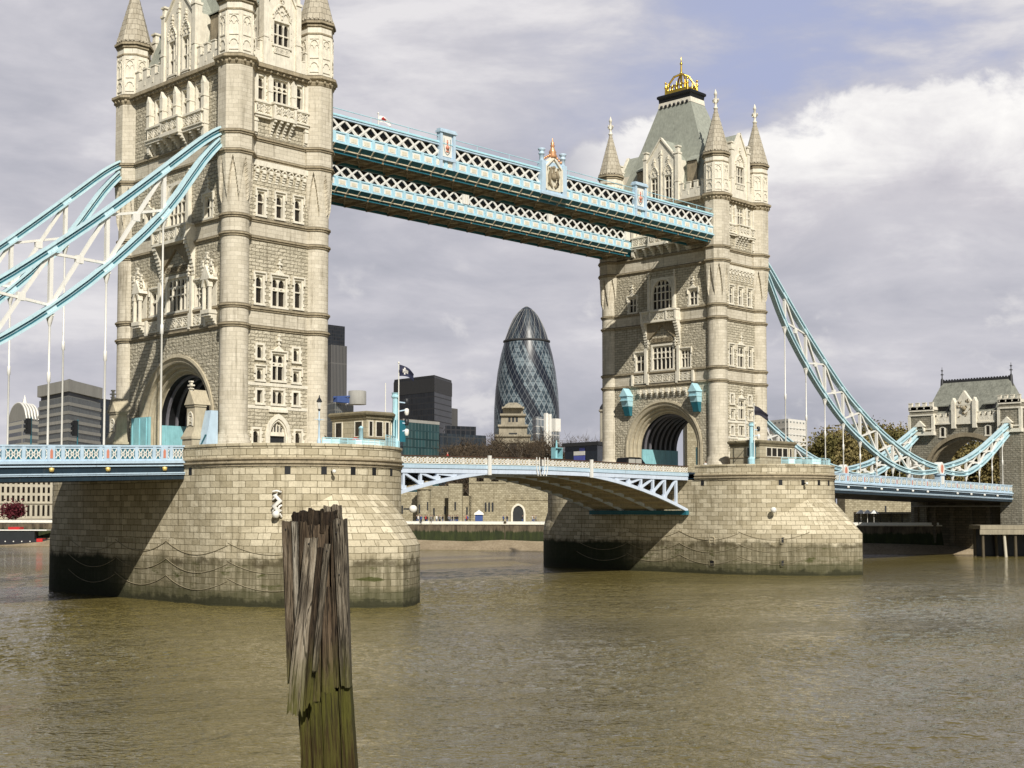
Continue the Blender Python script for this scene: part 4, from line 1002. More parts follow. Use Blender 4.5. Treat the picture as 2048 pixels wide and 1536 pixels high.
# ------------------------------------------------------------------ high walkways
def walkway(yo, yi, lab, crest):
    s = -1 if yo < 0 else 1
    Wk = thing('high_walkway', (41.15, (yo+yi)/2, 47.4), lab, 'walkway', 'high level walkways between the towers')
    xa, xb = 6.72, 75.58; pitch = (xb-xa)/38
    for y, sgn, nm in ((yo, s, 'out'), (yi, -s, 'in')):
        F = lambda u, o_, z, y=y, sgn=sgn: (u, y+sgn*o_, z)
        ea, eb = (xa-.5, xb+.9) if nm == 'out' or s > 0 else (xa+.01, xb-.01)
        t_ = MB(); t_.box(F, xa, xb, -.2, .12, 51.0, 51.22); t_.build('top_chord', 'pale_blue_paint', Wk)
        t_ = MB(); t_.box(F, xa, xb, -.25, .2, 51.221, 51.34); t_.box(F, xa, xb, -.15, .05, 51.34, 51.5); t_.build('top_chord_cap', 'blue_paint', Wk)
        for k in range(38):
            u = xa+k*pitch; p = MB()
            for o_, q in ((-.02, 0), (-.08, .26)):
                p.bar(F(u+q, o_, 49.62), F(u+pitch+q*.2, o_, 51.0), .20, .05, up=(0, 1, 0)); p.bar(F(u+pitch-q, -.03+o_*.5, 49.62), F(u-q*.2, -.03+o_*.5, 51.0), .20, .05, up=(0, 1, 0))
            p.build('lattice_bay', 'white_paint', Wk)
        b_ = MB(); b_.box(F, xa-.02, xb+.02, -.3, .14, 49.45, 49.61); b_.box(F, ea, eb, -.3, .06, 48.45, 49.449); b_.box(F, ea, eb, -.3, .26, 48.30, 48.449); bo = b_.build('panel_band', 'band_paint', Wk)
        for k in range(38):
            u = xa+k*pitch
            p = MB(); p.box(F, u+.05, u+.42, .06, .17, 48.45, 49.449); p.build('band_pilaster', 'band_paint', bo) if k % 1 == 0 and k < 49 else 0
            q = MB(); q.box(F, u+.55, u+pitch-.13, .06, .10, 48.62, 49.30); q.box(F, u+.75, u+pitch-.33, .10, .13, 48.75, 49.15, 1); q.build('band_panel', ['white_paint', 'cream_paint'], bo)
        c_ = MB(); c_.hexa([F(ea, -.5, 47.55), F(eb, -.5, 47.55), F(eb, -.7, 47.55), F(ea, -.7, 47.55), F(ea, .24, 48.29), F(eb, .24, 48.29), F(eb, -.7, 48.29), F(ea, -.7, 48.29)])
        c_.box(F, ea, eb, -.7, -.42, 47.40, 47.549); co = c_.build('lower_cornice', 'deep_teal_paint', Wk)
        for k in range(38):
            u = xa+k*pitch; p = MB(); p.bar(F(u+.2, -.42, 47.62), F(u+.2, .27, 48.28), .14, .10); p.build('bracket', 'cream_paint', co)
        h_ = MB(); h_.tube([F(xa, -.1, 52.1), F(xb, -.1, 52.1)], .05, 5)
        for k in range(0, 39, 3): h_.tube([F(xa+k*pitch*.999+.05, -.1, 51.4), F(xa+k*pitch*.999+.05, -.1, 52.1)], .04, 4)
        h_.build('handrail', 'blue_paint', Wk)
    y0, y1 = min(yo, yi), max(yo, yi)
    g_ = MB(); g_.box(ident, xa, xb, y0+.55, y1-.55, 48.3, 51.1); g_.build('glazed_corridor', 'walkway_glass', Wk)
    r_ = MB(); r_.box(ident, xa, xb, y0+.15, y1-.15, 51.12, 51.3); r_.build('roof', 'brown_steel', Wk)
    f_ = MB(); f_.box(ident, xa, xb, y0+.2, y1-.2, 47.72, 47.9); f_.build('floor_plate', 'underside_steel', Wk)
    for k in range(20):
        u = xa+.3+k*pitch*1.98; b_ = MB(); b_.box(ident, u-.12, u+.12, y0+.41, y1-.41, 47.35, 47.72); b_.build('floor_beam', 'brown_steel', Wk)
        if k < 19:
            b_ = MB(); a = (u+.12, y0+.5, 47.6); c = (u+pitch*1.98-.12, y1-.5, 47.6); b_.bar(a, c, .18, .12); b_.bar((a[0], c[1], 47.62), (c[0], a[1], 47.62), .18, .12); b_.build('wind_brace', 'brown_steel', Wk)
    for yy in (y0+1.7, y1-1.7): b_ = MB(); b_.box(ident, xa, xb, yy-.07, yy+.07, 47.5, 47.72); b_.build('floor_stringer', 'brown_steel', Wk)
    F = lambda u, o_, z: (u, yo+s*o_, z)
    if crest:
        for u in (23.4, 58.9):
            c = MB(); c.box(F, u-1.2, u-.85, -.3, .34, 48.3, 52.5); c.box(F, u+.85, u+1.2, -.3, .34, 48.3, 52.5); c.box(F, u-.85, u+.85, -.3, .1, 49.62, 52.5); c.box(F, u-1.35, u+1.35, -.4, .48, 52.5, 52.75); c.box(F, u-1.25, u+1.25, -.3, .38, 52.75, 52.95); c.box(F, u-1.25, u+1.25, -.3, .38, 49.3, 49.6)
            co = c.build('badge_panel', 'pale_blue_paint', Wk)
            q = MB(); q.box(F, u-.7, u+.7, .1, .17, 49.8, 52.3); q.build('white_plate', 'white_paint', co)
            q = MB(); q.ball(F(u, .2, 50.85), .26, 8); q.box(F, u-.22, u+.22, .17, .24, 50.35, 50.5); q.box(F, u-.06, u+.06, .17, .24, 51.05, 51.75); q.ball(F(u, .2, 51.45), .13, 6); q.build('red_badge', 'salmon_paint', co)
            q = MB()
            for e in (-1, 1): q.tube([F(u+e*.5, .19, 51.9), F(u+e*.55, .19, 51.0), F(u+e*.35, .19, 50.3), F(u, .19, 50.0)], .035, 4)
            q.build('scroll', 'teal_paint', co)
        u = 41.5; c = MB()
        for e in (-1, 1):
            c.box(F, u+e*1.95-.35, u+e*1.95+.35, -.35, .45, 48.2, 52.4); X, Y, _ = F(u+e*1.95, .05, 0)
            c.lathe(X, Y, [(.30, 52.4), (.30, 53.15), (.42, 53.22), (.42, 53.35), (.30, 53.4), (.30, 53.6), (.48, 53.75), (.48, 53.92), (.2, 53.97)], 10)
        c.box(F, u-1.6, u+1.6, -.35, .2, 48.2, 52.5); c.box(F, u-2.4, u+2.4, -.3, .5, 48.2, 48.5); co = c.build('crest_frame', 'pale_blue_paint', Wk)
        p = MB(); hoop(p, F, u, 2.7, 51.7, 1.2, .28, .05, .42, n=14, foot=49.0); gablet(p, F, u-1.3, u+1.3, .0, .2, 52.5, .9); p.build('crest_arch', 'trim', co); p = MB()
        X, Y, _ = F(u, .1, 0)
        p.lathe(X, Y, [(.5, 53.1), (.62, 53.3), (.42, 53.65), (.50, 53.8), (.3, 54.15), (.2, 54.45), (.32, 54.6), (.18, 54.8), (.24, 54.95), (.1, 55.15), (.04, 55.6)], 10)
        for e in (-1, 1):
            for k in range(4): p.ball(F(u+e*(.5+.35*k), .1, 53.35-.2*k), .17, 6)
        p.build('crest_canopy', 'copper_gilt', co)
        q = MB(); q.box(F, u-1.3, u+1.3, .2, .24, 48.9, 51.9); q.build('crest_field', 'cream_paint', co)
        rr = random.Random(5); q = MB()
        q.ball(F(u, .3, 50.6), .42, 8); q.box(F, u-.4, u+.4, .24, .34, 50.4, 51.1); q.tube([F(u, .32, 51.0), F(u, .34, 51.6)], .16, 6); q.ball(F(u, .32, 51.8), .25, 6)
        for e in (-1, 1):                                        # a supporter either side, as scrolled limbs
            q.tube([F(u+e*.25, .3, 49.3), F(u+e*.75, .32, 49.8), F(u+e*.8, .34, 50.7), F(u+e*.55, .34, 51.4), F(u+e*.8, .3, 51.7)], [.14, .2, .22, .18, .12], 6)
            for k in range(9): a = (u+e*rr.uniform(.3, 1.1), rr.uniform(49.1, 51.7)); q.tube([F(a[0], .27, a[1]), F(a[0]+rr.uniform(-.25, .25), .29, a[1]+rr.uniform(.1, .35)), F(a[0]+rr.uniform(-.25, .25), .27, a[1]+rr.uniform(-.1, .3))], .06, 4)
        q.build('coat_of_arms', 'trim_weathered', co)
    else:
        F2 = lambda u, o_, z: (u, yi-s*o_, z)
        for u in (18.2, 41.3, 58.0, 75.1):
            c = MB(); c.box(F2, u-.55, u+.55, -.1, .24, 49.62, 51.3); c.build('plate_panel', 'white_paint', Wk)
            for k in (-.2, .2): q = MB(); q.box(F2, u+k-.03, u+k+.03, .24, .27, 49.7, 51.2); q.build('plate_rib', 'cream_paint', Wk)
plain('underside_steel', (.60, .52, .37), .65, var=.3, scale=.8)
walkway(-10.4, -5.6, 'front high walkway of blue and white lattice with badge panels and gilded crest', True)
walkway(10.4, 5.0, 'rear high walkway of blue and white lattice, seen beneath the front one', False)
for yy, sgn in ((-8, -1), (7.6, 1)):
    pass
# ------------------------------------------------------------------ bascules
def leaf(side, lab):
    mx = (lambda d: 41.15-d) if side < 0 else (lambda d: 41.15+d)
    L_ = thing('bascule_leaf', (mx(30), 0, 12), lab, 'bascule', 'opening road leaves of the bridge')
    zt = lambda d: 15.62-.0095*d; zl = lambda d: 13.95-.0055*d*d
    DE = 30.3; ds = [0.15+(DE-.15)*i/12 for i in range(13)]
    Y = [-8.6, -2.9, 2.9, 8.6]
    def run(nm, mt, y0, y1, f0, f1, d0=.15, d1=DE, par=None):
        m_ = MB(); m_.loft([[(mx(d), y0, f0(d)), (mx(d), y1, f0(d)), (mx(d), y1, f1(d)), (mx(d), y0, f1(d))] for d in [d0+(d1-d0)*i/12 for i in range(13)]], cap=True); return m_.build(nm, mt, par or L_)
    run('roadway', 'asphalt', -8.3, 8.3, lambda d: zt(d)-1.45, lambda d: zt(d)-1.1)
    for y in Y:
        out = y == -8.6; mt = 'bascule_paint'
        g = run('main_girder', mt, y-.22, y+.22, lambda d: zl(d)-.02, lambda d: zl(d)+.42)
        run('top_flange', mt, y-.25, y+.25, lambda d: zt(d)-2.0, lambda d: zt(d)-1.46, par=g)
        run('web_plate', 'web_paint', y-.06, y+.06, lambda d: zl(d)+.42, lambda d: zt(d)-2.0, .15, 9.5, par=g)
        for i, d in enumerate([9.6, 12.2, 14.8, 17.4, 20.0, 22.6, 25.2, 27.8]):
            p = MB(); p.bar((mx(d), y, zl(d)+.3), (mx(d), y, zt(d)-1.9), .34, .30); p.build('web_post', mt, g)
            if i: 
                p = MB(); dd = d-2.6; p.bar((mx(dd), y, zl(dd)+.45), (mx(d-.15), y, zt(d)-2.05), .30, .26); p.build('web_diagonal', mt, g)
                p = MB(); p.box(ident, mx(dd)-.42, mx(dd)+.42, y-.14, y+.14, zl(dd)+.4, zl(dd)+.85); p.build('gusset', mt, g)
    for i in range(13):                                          # buckled plates and cross girders underneath
        d0 = .3+i*2.3; d1 = d0+2.15
        for a, b in ((-8.35, -3.15), (-2.65, 2.65), (3.15, 8.35)):
            p = MB(); dz = .10*(i % 2)
            p.loft([[(mx(d), a, zl(d)+.26+dz), (mx(d), b, zl(d)+.26+dz), (mx(d), b, zl(d)+.34+dz), (mx(d), a, zl(d)+.34+dz)] for d in (d0, (d0+d1)/2, d1)], cap=True); p.build('soffit_plate', 'soffit_paint', L_)
        p = MB(); p.box(ident, mx(d0)-.14, mx(d0)+.14, -8.35, 8.35, zl(d0)+.0, zl(d0)+.50); p.build('cross_girder', 'soffit_paint', L_)
    for s in (-1, 1):
        yb = 8.6*s
        run('kerb_girder', 'pale_blue_paint', min(yb, yb+s*.34), max(yb, yb+s*.34), lambda d: zt(d)-1.45, lambda d: zt(d)-1.02)
        run('kerb_line', 'teal_paint', min(yb+s*.2, yb+s*.30), max(yb+s*.2, yb+s*.30), lambda d: zt(d)-1.015, lambda d: zt(d)-.955)
        run('handrail', 'brown_rail', min(yb+s*.05, yb+s*.33), max(yb+s*.05, yb+s*.33), lambda d: zt(d)-.10, lambda d: zt(d))
        for k in range(16):
            u0 = .2+k*1.88; F = lambda u, o_, z: (mx(u), s*(8.6+o_), z+zt(u))
            p = MB(); p.box(F, u0, u0+1.86, .14, .16, -.95, -.10, 1); p.box(F, u0+.0, u0+.14, .10, .26, -.95, -.10); p.box(F, u0+.14, u0+1.86, .16, .22, -.95, -.86); p.box(F, u0+.14, u0+1.86, .16, .22, -.2, -.101)
            lace(p, F, u0+.16, u0+1.84, -.86, -.2, .2, 3, .085, 0); p.build('railing_panel', ['white_paint', 'railing_back'], L_)
        for d in (9.3,):
            p = MB(); F = lambda u, o_, z: (mx(u), s*(8.6+o_), z); p.box(F, d-.2, d+.2, .36, .62, zl(d)-.1, zt(d)+.15); p.build('fender_post', 'white_paint', L_)
        for d in (.5, 1.0):
            p = MB(); F = lambda u, o_, z: (mx(u), s*(8.6+o_), z); p.tube([F(d, .42, zt(d)+.1), F(d, .42, zt(d)-1.3), F(d-.25, .42, zt(d)-2.2)], .07, 5); p.build('nosing_rod', 'white_paint', L_)
    b_ = MB(); X = mx(30.38); b_.box(ident, min(X, mx(29.7)), max(X, mx(29.7)), -8.9, 8.9, 8.5, 9.1); b_.build('bearing_beam', 'deep_teal_paint', L_)
    return L_
plain('bascule_paint', (.62, .70, .82), .4, var=.08); plain('web_paint', (.13, .20, .25), .5, var=.15); plain('soffit_paint', (.48, .41, .28), .7, var=.25, scale=.7)
plain('railing_back', (.40, .30, .14), .7, var=.3, scale=3)
leaf(-1, 'left half of the opening road span, hinged at the nearer pier'); leaf(1, 'right half of the opening road span, hinged at the farther pier')
# ------------------------------------------------------------------ water, shore
WATER = 0.40
BANK = [(430, -560), (300, -300), (215, -120), (182, -35), (175, -8), (159.5, 14), (138, 56), (119, 95), (70, 190), (10, 310), (-120, 560), (-500, 1250)]
def offs(P, d):
    out = []
    for i, q in enumerate(P):
        a = Vector(P[max(i-1, 0)]); b = Vector(P[min(i+1, len(P)-1)]); t = (b-a).normalized(); out.append((q[0]+t.y*d, q[1]-t.x*d))
    return out
QB = offs(BANK, 7.5); QT = offs(BANK, 8.0)
def dense(P, step=8):
    out = []
    for a, b in zip(P, P[1:]):
        n = max(1, int(math.hypot(a[0]-b[0], a[1]-b[1])/step))
        for k in range(n): out.append((a[0]+(b[0]-a[0])*k/n, a[1]+(b[1]-a[1])*k/n))
    return out+[P[-1]]
t, p = mat('shingle'); g = t.new('ShaderNodeNewGeometry'); pos = g.outputs['Position']
n1 = t.noise(pos, 2.6, 5, .7); n2 = t.noise(pos, .25, 4)
c = t.ramp(t.math('ADD', t.math('MULTIPLY', n1, .7), t.math('MULTIPLY', n2, .3)), [(.3, (.13, .10, .06)), (.5, (.30, .235, .15)), (.7, (.46, .38, .27))]); t.link(c, p.inputs['Base Color']); p.inputs['Roughness'].default_value = .9
bump(t, p, n1, .8, .15)
t, p = mat('weedy_quay'); g = t.new('ShaderNodeNewGeometry'); pos = g.outputs['Position']; sp = t.new('ShaderNodeSeparateXYZ'); t.link(pos, sp.inputs[0])
n1 = t.noise(t.mapping(pos, (1, 1, .25)), 1.2, 6, .65); n2 = t.noise(pos, .4, 4)
zz = t.math('ADD', sp.outputs[2], t.math('MULTIPLY', t.math('SUBTRACT', n1, .5), 1.8))
stn = t.ramp(n1, [(.35, (.05, .035, .022)), (.65, (.17, .135, .085))]); grn = t.ramp(n1, [(.3, (.012, .018, .004)), (.7, (.038, .05, .010))])
t.link(t.mix(t.rng(zz, 4.6, 4.1), stn, grn), p.inputs['Base Color']); p.inputs['Roughness'].default_value = .85; bump(t, p, n1, .8, .2)
bw = dense(offs(BANK, -14)); bq = dense(QB)
nb = 0
def resample(P, n):
    L = [0]
    for a, b in zip(P, P[1:]): L.append(L[-1]+math.hypot(a[0]-b[0], a[1]-b[1]))
    out = []
    for k in range(n+1):
        s = L[-1]*k/n; i = max(j for j in range(len(L)) if L[j] <= s+1e-9); i = min(i, len(P)-2); tt = (s-L[i])/(L[i+1]-L[i]); out.append((P[i][0]+(P[i+1][0]-P[i][0])*tt, P[i][1]+(P[i+1][1]-P[i][1])*tt))
    return out
NB = 260
ra, rb, rc = resample(offs(BANK, -14), NB), resample(BANK, NB), resample(QB, NB)
m_ = MB(); rows = []
for j in range(7):
    tt = j/6; row = []
    for k in range(NB+1):
        a, b = (ra[k], rb[k]) if tt < .5 else (rb[k], rc[k]); q = (tt*2) if tt < .5 else (tt*2-1)
        x, y = a[0]+(b[0]-a[0])*q, a[1]+(b[1]-a[1])*q; z = (-3.2+3.4*q) if tt < .5 else (.2+2.1*q); z += .5*mnoise.noise(Vector((x*.09, y*.09, 0)))+.25*mnoise.noise(Vector((x*.3, y*.3, 2)))
        row.append((x, y, z))
    rows.append(row)
m_.loft(rows, closed=False, smooth=True); struct(m_.build('beach', 'shingle'))
QZ = 5.9
qw = MB(); qb_, qt_ = resample(QB, NB), resample(QT, NB); s_ = [0]
qw.loft([[(x, y, .5) for x, y in qb_], [(x, y, QZ) for x, y in qt_]], closed=False)
W_ = thing('quay_wall', (130, 80, 0), 'green weedy stone quay wall behind the shingle beach', 'river wall'); qw.build('wall', 'weedy_quay', W_)
cp = MB(); q2 = resample(offs(BANK, 9.0), NB); q1 = resample(offs(BANK, 7.8), NB); cp.loft([[(x, y, QZ-.1) for x, y in q1], [(x, y, QZ+.12) for x, y in q1], [(x, y, QZ+.12) for x, y in q2]], closed=False); cp.build('coping', 'trim', W_)
rl = MB(); q3 = resample(offs(BANK, 8.4), NB)
rl.loft([[(x, y, QZ+.12) for x, y in resample(offs(BANK, 8.2), NB)], [(x, y, QZ+.62) for x, y in resample(offs(BANK, 8.2), NB)], [(x, y, QZ+.62) for x, y in resample(offs(BANK, 8.6), NB)], [(x, y, QZ+.12) for x, y in resample(offs(BANK, 8.6), NB)]], closed=False); rl.build('kerb_wall', 'white_paint', W_)
for px in (1010, 1029):                                          # fender piles on the quay
    v = at(px, 1050, 300); f_ = MB(); f_.tube([(v.x-.6, v.y-.6, 1.2), (v.x-.4, v.y-.4, 6.2)], [.22, .18], 6); f_.ball((v.x-.4, v.y-.4, 6.3), .34, 6); f_.build('fender_pile', 'timber_wet', W_)
gr = MB(); q4 = resample(offs(BANK, 8.8), NB)
far = [(x+6500, y+1500) for x, y in q4]
gr.loft([[(x, y, QZ+.02) for x, y in q4], [(x+60, y+30, QZ+.3) for x, y in q4], [(x, y, QZ+.4) for x, y in far]], closed=False); struct(gr.build('ground', 'wharf_deck'))
sb = MB(); sb.face([(-900, -600, 7.4), (900, -600, 7.4), (900, -150, 7.4), (-900, -150, 7.4)]); sb.face([(-900, -150, 7.4), (900, -150, 7.4), (900, -149, -3), (-900, -149, -3)]); struct(sb.build('south_bank', 'wharf_deck'))
# ------------------------------------------------------------------ city materials
def facade(name, glassc, frame, bw, rh, ms, rough=.2, c2=None):
    t, p = mat(name); tcn = t.new('ShaderNodeTexCoord'); b = t.new('ShaderNodeTexBrick'); b.offset = 0; b.inputs['Scale'].default_value = 1
    b.inputs['Brick Width'].default_value = bw; b.inputs['Row Height'].default_value = rh; b.inputs['Mortar Size'].default_value = ms; b.inputs['Mortar Smooth'].default_value = .05
    b.inputs['Color1'].default_value = (*glassc, 1); b.inputs['Color2'].default_value = (*(c2 or [x*1.9 for x in glassc]), 1); b.inputs['Mortar'].default_value = (*frame, 1)
    t.link(tcn.outputs['UV'], b.inputs['Vector']); g = t.new('ShaderNodeNewGeometry'); n = t.noise(g.outputs['Position'], .05, 4)
    t.link(t.mix(t.math('MULTIPLY', t.rng(n, .4, .7), .35), b.outputs['Color'], (*[x*.6 for x in frame], 1)), p.inputs['Base Color'])
    t.link(t.rng(b.outputs['Fac'], 0, 1, rough, .7, False), p.inputs['Roughness']); p.inputs['Specular IOR Level'].default_value = .4
facade('facade_grey', (.05, .06, .065), (.22, .22, .205), 1.6, 4.2, .30)
facade('facade_dark', (.012, .014, .018), (.030, .030, .034), 2.4, 3.6, .30, .3)
facade('facade_fin', (.03, .03, .032), (.13, .125, .12), 1.9, 40, .55)
facade('facade_teal', (.02, .05, .055), (.075, .12, .125), 2.2, 3.4, .22)
facade('facade_slate', (.02, .026, .035), (.045, .05, .055), 2.6, 3.6, .26)
facade('facade_white', (.16, .17, .16), (.72, .69, .62), 3.4, 3.0, .95)
facade('facade_scaffold', (.10, .12, .14), (.62, .61, .58), 3.0, 3.4, .22)
facade('facade_stripe', (.06, .065, .07), (.50, .48, .42), 30, 4.0, .95)
plain('pale_concrete', (.34, .33, .30), .8, var=.15, scale=.15); plain('cream_stone', (.56, .51, .40), .85, var=.15, scale=.3)
plain('monument_stone', (.33, .29, .215), .85, var=.3, scale=.3); plain('dark_roof', (.03, .03, .032), .6)
def block(name, px, depths, ytop, matn, label, cat='building', z0=6.0, parapet=None, inset=0):
    """a block seen with two faces: px = left edge, corner, right edge; returns root and its plan"""
    A, B, C = [at(x, 1000, d) for x, d in zip(px, depths)]
    zt = at(px[1], ytop, depths[1]).z
    T = thing(name, (B.x, B.y, z0), label, cat)
    P = [(A.x, A.y), (B.x, B.y), (C.x, C.y), (A.x+C.x-B.x, A.y+C.y-B.y)]
    m_ = MB(); s = arclen(P)
    m_.loft([[(*q, z0) for q in P], [(*q, zt) for q in P]], uvs=[(s, z0), (s, zt)]); m_.face([(*q, zt) for q in P])
    m_.build('wall', matn, T)
    if parapet:
        c = Vector((sum(q[0] for q in P)/4, sum(q[1] for q in P)/4)); P2 = [tuple(c+(Vector(q)-c)*parapet[2]) for q in P]
        r = MB(); r.loft([[(*q, zt+parapet[0]) for q in P2], [(*q, zt+parapet[1]) for q in P2]], cap=True); r.build('roof_parapet', parapet[3], T)
    return T, P, zt
def storey(T, P, z, h, out, matn, nm='floor_band'):
    c = Vector((sum(q[0] for q in P)/4, sum(q[1] for q in P)/4)); e = []
    for q in P:
        v = Vector(q)-c; e.append(tuple(c+v*(1+out/v.length)))
    r = MB(); r.loft([[(*q, z) for q in e], [(*q, z+h) for q in e]], cap=True); r.build(nm, matn, T)
# grey tower with the overhanging top
T, P, zt = block('office_tower', (75, 134, 198), (680, 645, 690), 790, 'facade_grey', 'grey concrete office tower with overhanging top storey, left of the nearer tower')
for i in range(11): storey(T, P, zt-4.6-4.2*i, 1.5, .5, 'pale_concrete')
storey(T, P, zt, 2.0, -.8, 'dark_panel', 'plant_recess'); storey(T, P, zt+2.0, 5.6, 1.0, 'pale_concrete', 'overhanging_top'); storey(T, P, zt+7.6, .9, -6, 'pale_concrete', 'roof_house')
T, P, zt = block('office_block', (176, 182, 250), (735, 730, 760), 797, 'facade_slate', 'dark blue glass office block between grey office tower and nearer bridge tower', parapet=(0, .8, 1.003, 'dark_roof'))
# arched-roof block at far left
T, P, zt = block('office_block', (14, 48, 78), (760, 730, 745), 838, 'facade_stripe', 'striped pale office block with rounded barrel roof at the left frame edge')
A, B, C = Vector((*P[0], zt)), Vector((*P[1], zt)), Vector((*P[2], zt)); Dv = A+C-B
r = MB(); rings = []
for a0, b0 in ((B, A), (C, Dv)):
    rings.append([tuple(a0+(b0-a0)*(.5-.5*cos(pi*k/14))+Vector((0, 0, 9.5*sin(pi*k/14)))) for k in range(15)])
r.loft(rings, closed=False, cap=True); r.build('barrel_roof', 'pale_concrete', T)
for k in range(5):
    f = (k+.3)/5; q = [tuple(rings[0][i][j]+(rings[1][i][j]-rings[0][i][j])*f+(.5 if j == 2 else 0) for j in range(3)) for i in range(15)]
    h_ = MB(); h_.tube(q, .55, 5); h_.build('roof_rib', 'white_paint', T)
h_ = MB(); h_.tube([tuple((Vector(rings[0][7])+Vector(rings[1][7]))/2+Vector((0, 0, zz))) for zz in (0, 3, 5.5)], [1.6, .8, .1], 6); h_.build('roof_lantern', 'white_paint', T)
# tall finned tower and its core
T, P, zt = block('skyscraper', (640, 660, 692), (1420, 1400, 1415), 690, 'facade_fin', 'tall slender grey finned skyscraper beside the nearer tower', parapet=(0, 1.5, 1.0, 'facade_fin'))
A = at(640, 900, 1420); B = at(672, 900, 1440); c = MB(); c.box(ident, A.x, B.x+8, A.y, A.y+22, 6, at(655, 648, 1430).z); c.build('service_core', 'facade_dark', T)
T, P, zt = block('office_block', (640, 668, 706), (520, 505, 520), 806, 'facade_grey', 'low grey office block with roof cradle behind the stone cabin', parapet=(0, .5, 1.0, 'pale_concrete'))
v = at(683, 803, 510)
cr = MB(); cr.box(ident, v.x-3, v.x+3, v.y-1.2, v.y+1.2, zt+.5, zt+2.6); cr.bar((v.x-4, v.y, zt+2.4), (v.x+5, v.y-2, zt+3.2), .5, .5); cr.build('roof_cradle', 'cloth_blue', T)
rl_ = MB(); rl_.lathe(v.x+6, v.y-2, [(3.4, zt), (3.4, zt+5.0), (3.0, zt+5.2)], 12); rl_.build('plant_drum', 'pale_concrete', T)
# black slab
T, P, zt = block('office_tower', (787, 868, 903), (830, 800, 835), 752, 'facade_dark', 'black slab office tower behind the blue signal mast and flag', parapet=(.0, 1.0, .99, 'dark_roof'))
storey(T, P, zt-9, 8.2, .25, 'dark_roof', 'plant_storey'); storey(T, P, zt-54, 1.2, .3, 'dark_roof')
block('office_tower', (885, 900, 915), (960, 955, 965), 815, 'facade_fin', 'thin pale striped tower just right of the black slab')
T, P, zt = block('office_block', (798, 806, 878), (545, 540, 560), 842, 'facade_teal', 'teal glass office block in front of the black slab', parapet=(-.2, 1.0, 1.02, 'pale_concrete'))
for i in range(4): storey(T, P, zt-3.6-3.4*i, .5, .2, 'teal_glass')
T, P, zt = block('office_block', (858, 880, 972), (580, 570, 590), 866, 'facade_slate', 'low dark glass office block left of the trees, stepped at its roof')
A = at(890, 900, 582); B = at(952, 900, 590); u = MB(); u.loft([[(A.x, A.y, z), (B.x, B.y, z), (B.x+12, B.y+14, z), (A.x+12, A.y+14, z)] for z in (zt, at(905, 851, 582).z)], cap=True); u.build('upper_storey', 'facade_dark', T)
# gherkin
t, p = mat('spiral_glass'); tcn = t.new('ShaderNodeTexCoord'); sp = t.new('ShaderNodeSeparateXYZ'); t.link(tcn.outputs['UV'], sp.inputs[0]); U, V = sp.outputs[0], sp.outputs[1]
def fr(x): return t.math('FRACT', x)
def line(x, wdt): d = t.math('ABSOLUTE', t.math('SUBTRACT', fr(x), .5)); return t.rng(d, .5-wdt, .5-wdt*.4)
ka = t.math('ADD', t.math('MULTIPLY', U, 36), t.math('MULTIPLY', V, 21.0)); kb = t.math('SUBTRACT', t.math('MULTIPLY', U, 36), t.math('MULTIPLY', V, 21.0)); kh = t.math('MULTIPLY', V, 42.0)
ln = t.math('MAXIMUM', line(ka, .09), line(kb, .09)); hl = line(kh, .12)
band = t.math('GREATER_THAN', fr(t.math('ADD', t.math('MULTIPLY', U, 6), t.math('ADD', t.math('MULTIPLY', V, 3.5), .25))), .67); dome = t.math('GREATER_THAN', V, .835)
dk = t.math('MAXIMUM', band, t.math('MULTIPLY', dome, .72))
ca = t.math('FLOOR', ka); cb = t.math('FLOOR', kb); hh = fr(t.math('MULTIPLY', t.math('SINE', t.math('ADD', t.math('MULTIPLY', ca, 12.99), t.math('MULTIPLY', cb, 78.2))), 43758.5))
ch = fr(t.math('MULTIPLY', t.math('SINE', t.math('ADD', t.math('MULTIPLY', t.math('FLOOR', kh), 3.1), t.math('MULTIPLY', ca, 5.7))), 9631.3))
lite = t.ramp(t.math('ADD', t.math('MULTIPLY', hh, .6), t.math('MULTIPLY', ch, .4)), [(.2, (.022, .034, .048)), (.6, (.06, .085, .105)), (.95, (.17, .215, .24))])
colr = t.mix(dk, lite, (.014, .017, .027, 1)); colr = t.mix(t.math('MULTIPLY', hl, t.math('SUBTRACT', .7, t.math('MULTIPLY', dk, .6))), colr, (.03, .04, .05, 1)); colr = t.mix(t.math('MULTIPLY', ln, t.math('SUBTRACT', .58, t.math('MULTIPLY', dk, .36))), colr, (.36, .39, .40, 1))
t.link(colr, p.inputs['Base Color']); p.inputs['Roughness'].default_value = .34; p.inputs['Specular IOR Level'].default_value = .3
v = at(1053.5, 1000, 1180); G = thing('skyscraper', (v.x, v.y, 6), 'bullet shaped glass skyscraper with spiral dark bands in the gap between the towers', 'skyscraper')
prof = [(24.5, 6), (26.6, 30), (28.2, 57), (28.7, 77), (28.4, 95), (27.3, 112), (25.4, 128), (22.6, 143), (19.4, 155), (16.0, 165), (12.2, 173.5), (8.2, 179.8), (4.0, 184), (1.2, 185.6), (.05, 186)]
pr = []
for (a, za), (b, zb) in zip(prof, prof[1:]):
    for k in range(3): pr.append((a+(b-a)*k/3, za+(zb-za)*k/3))
pr.append(prof[-1]); n = 72; m_ = MB()
m_.loft([[(v.x+r_*cos(2*pi*k/n), v.y+r_*sin(2*pi*k/n), z) for k in range(n)] for r_, z in pr], smooth=True, uvs=[([k/n for k in range(n+1)], (z-6)/180) for r_, z in pr]); m_.build('glass_shell', 'spiral_glass', G)
m_ = MB(); m_.lathe(v.x, v.y, [(20.3, 154.0), (20.6, 154.3), (20.6, 155.4), (19.8, 155.8)], 48); m_.build('collar', 'dark_roof', G)
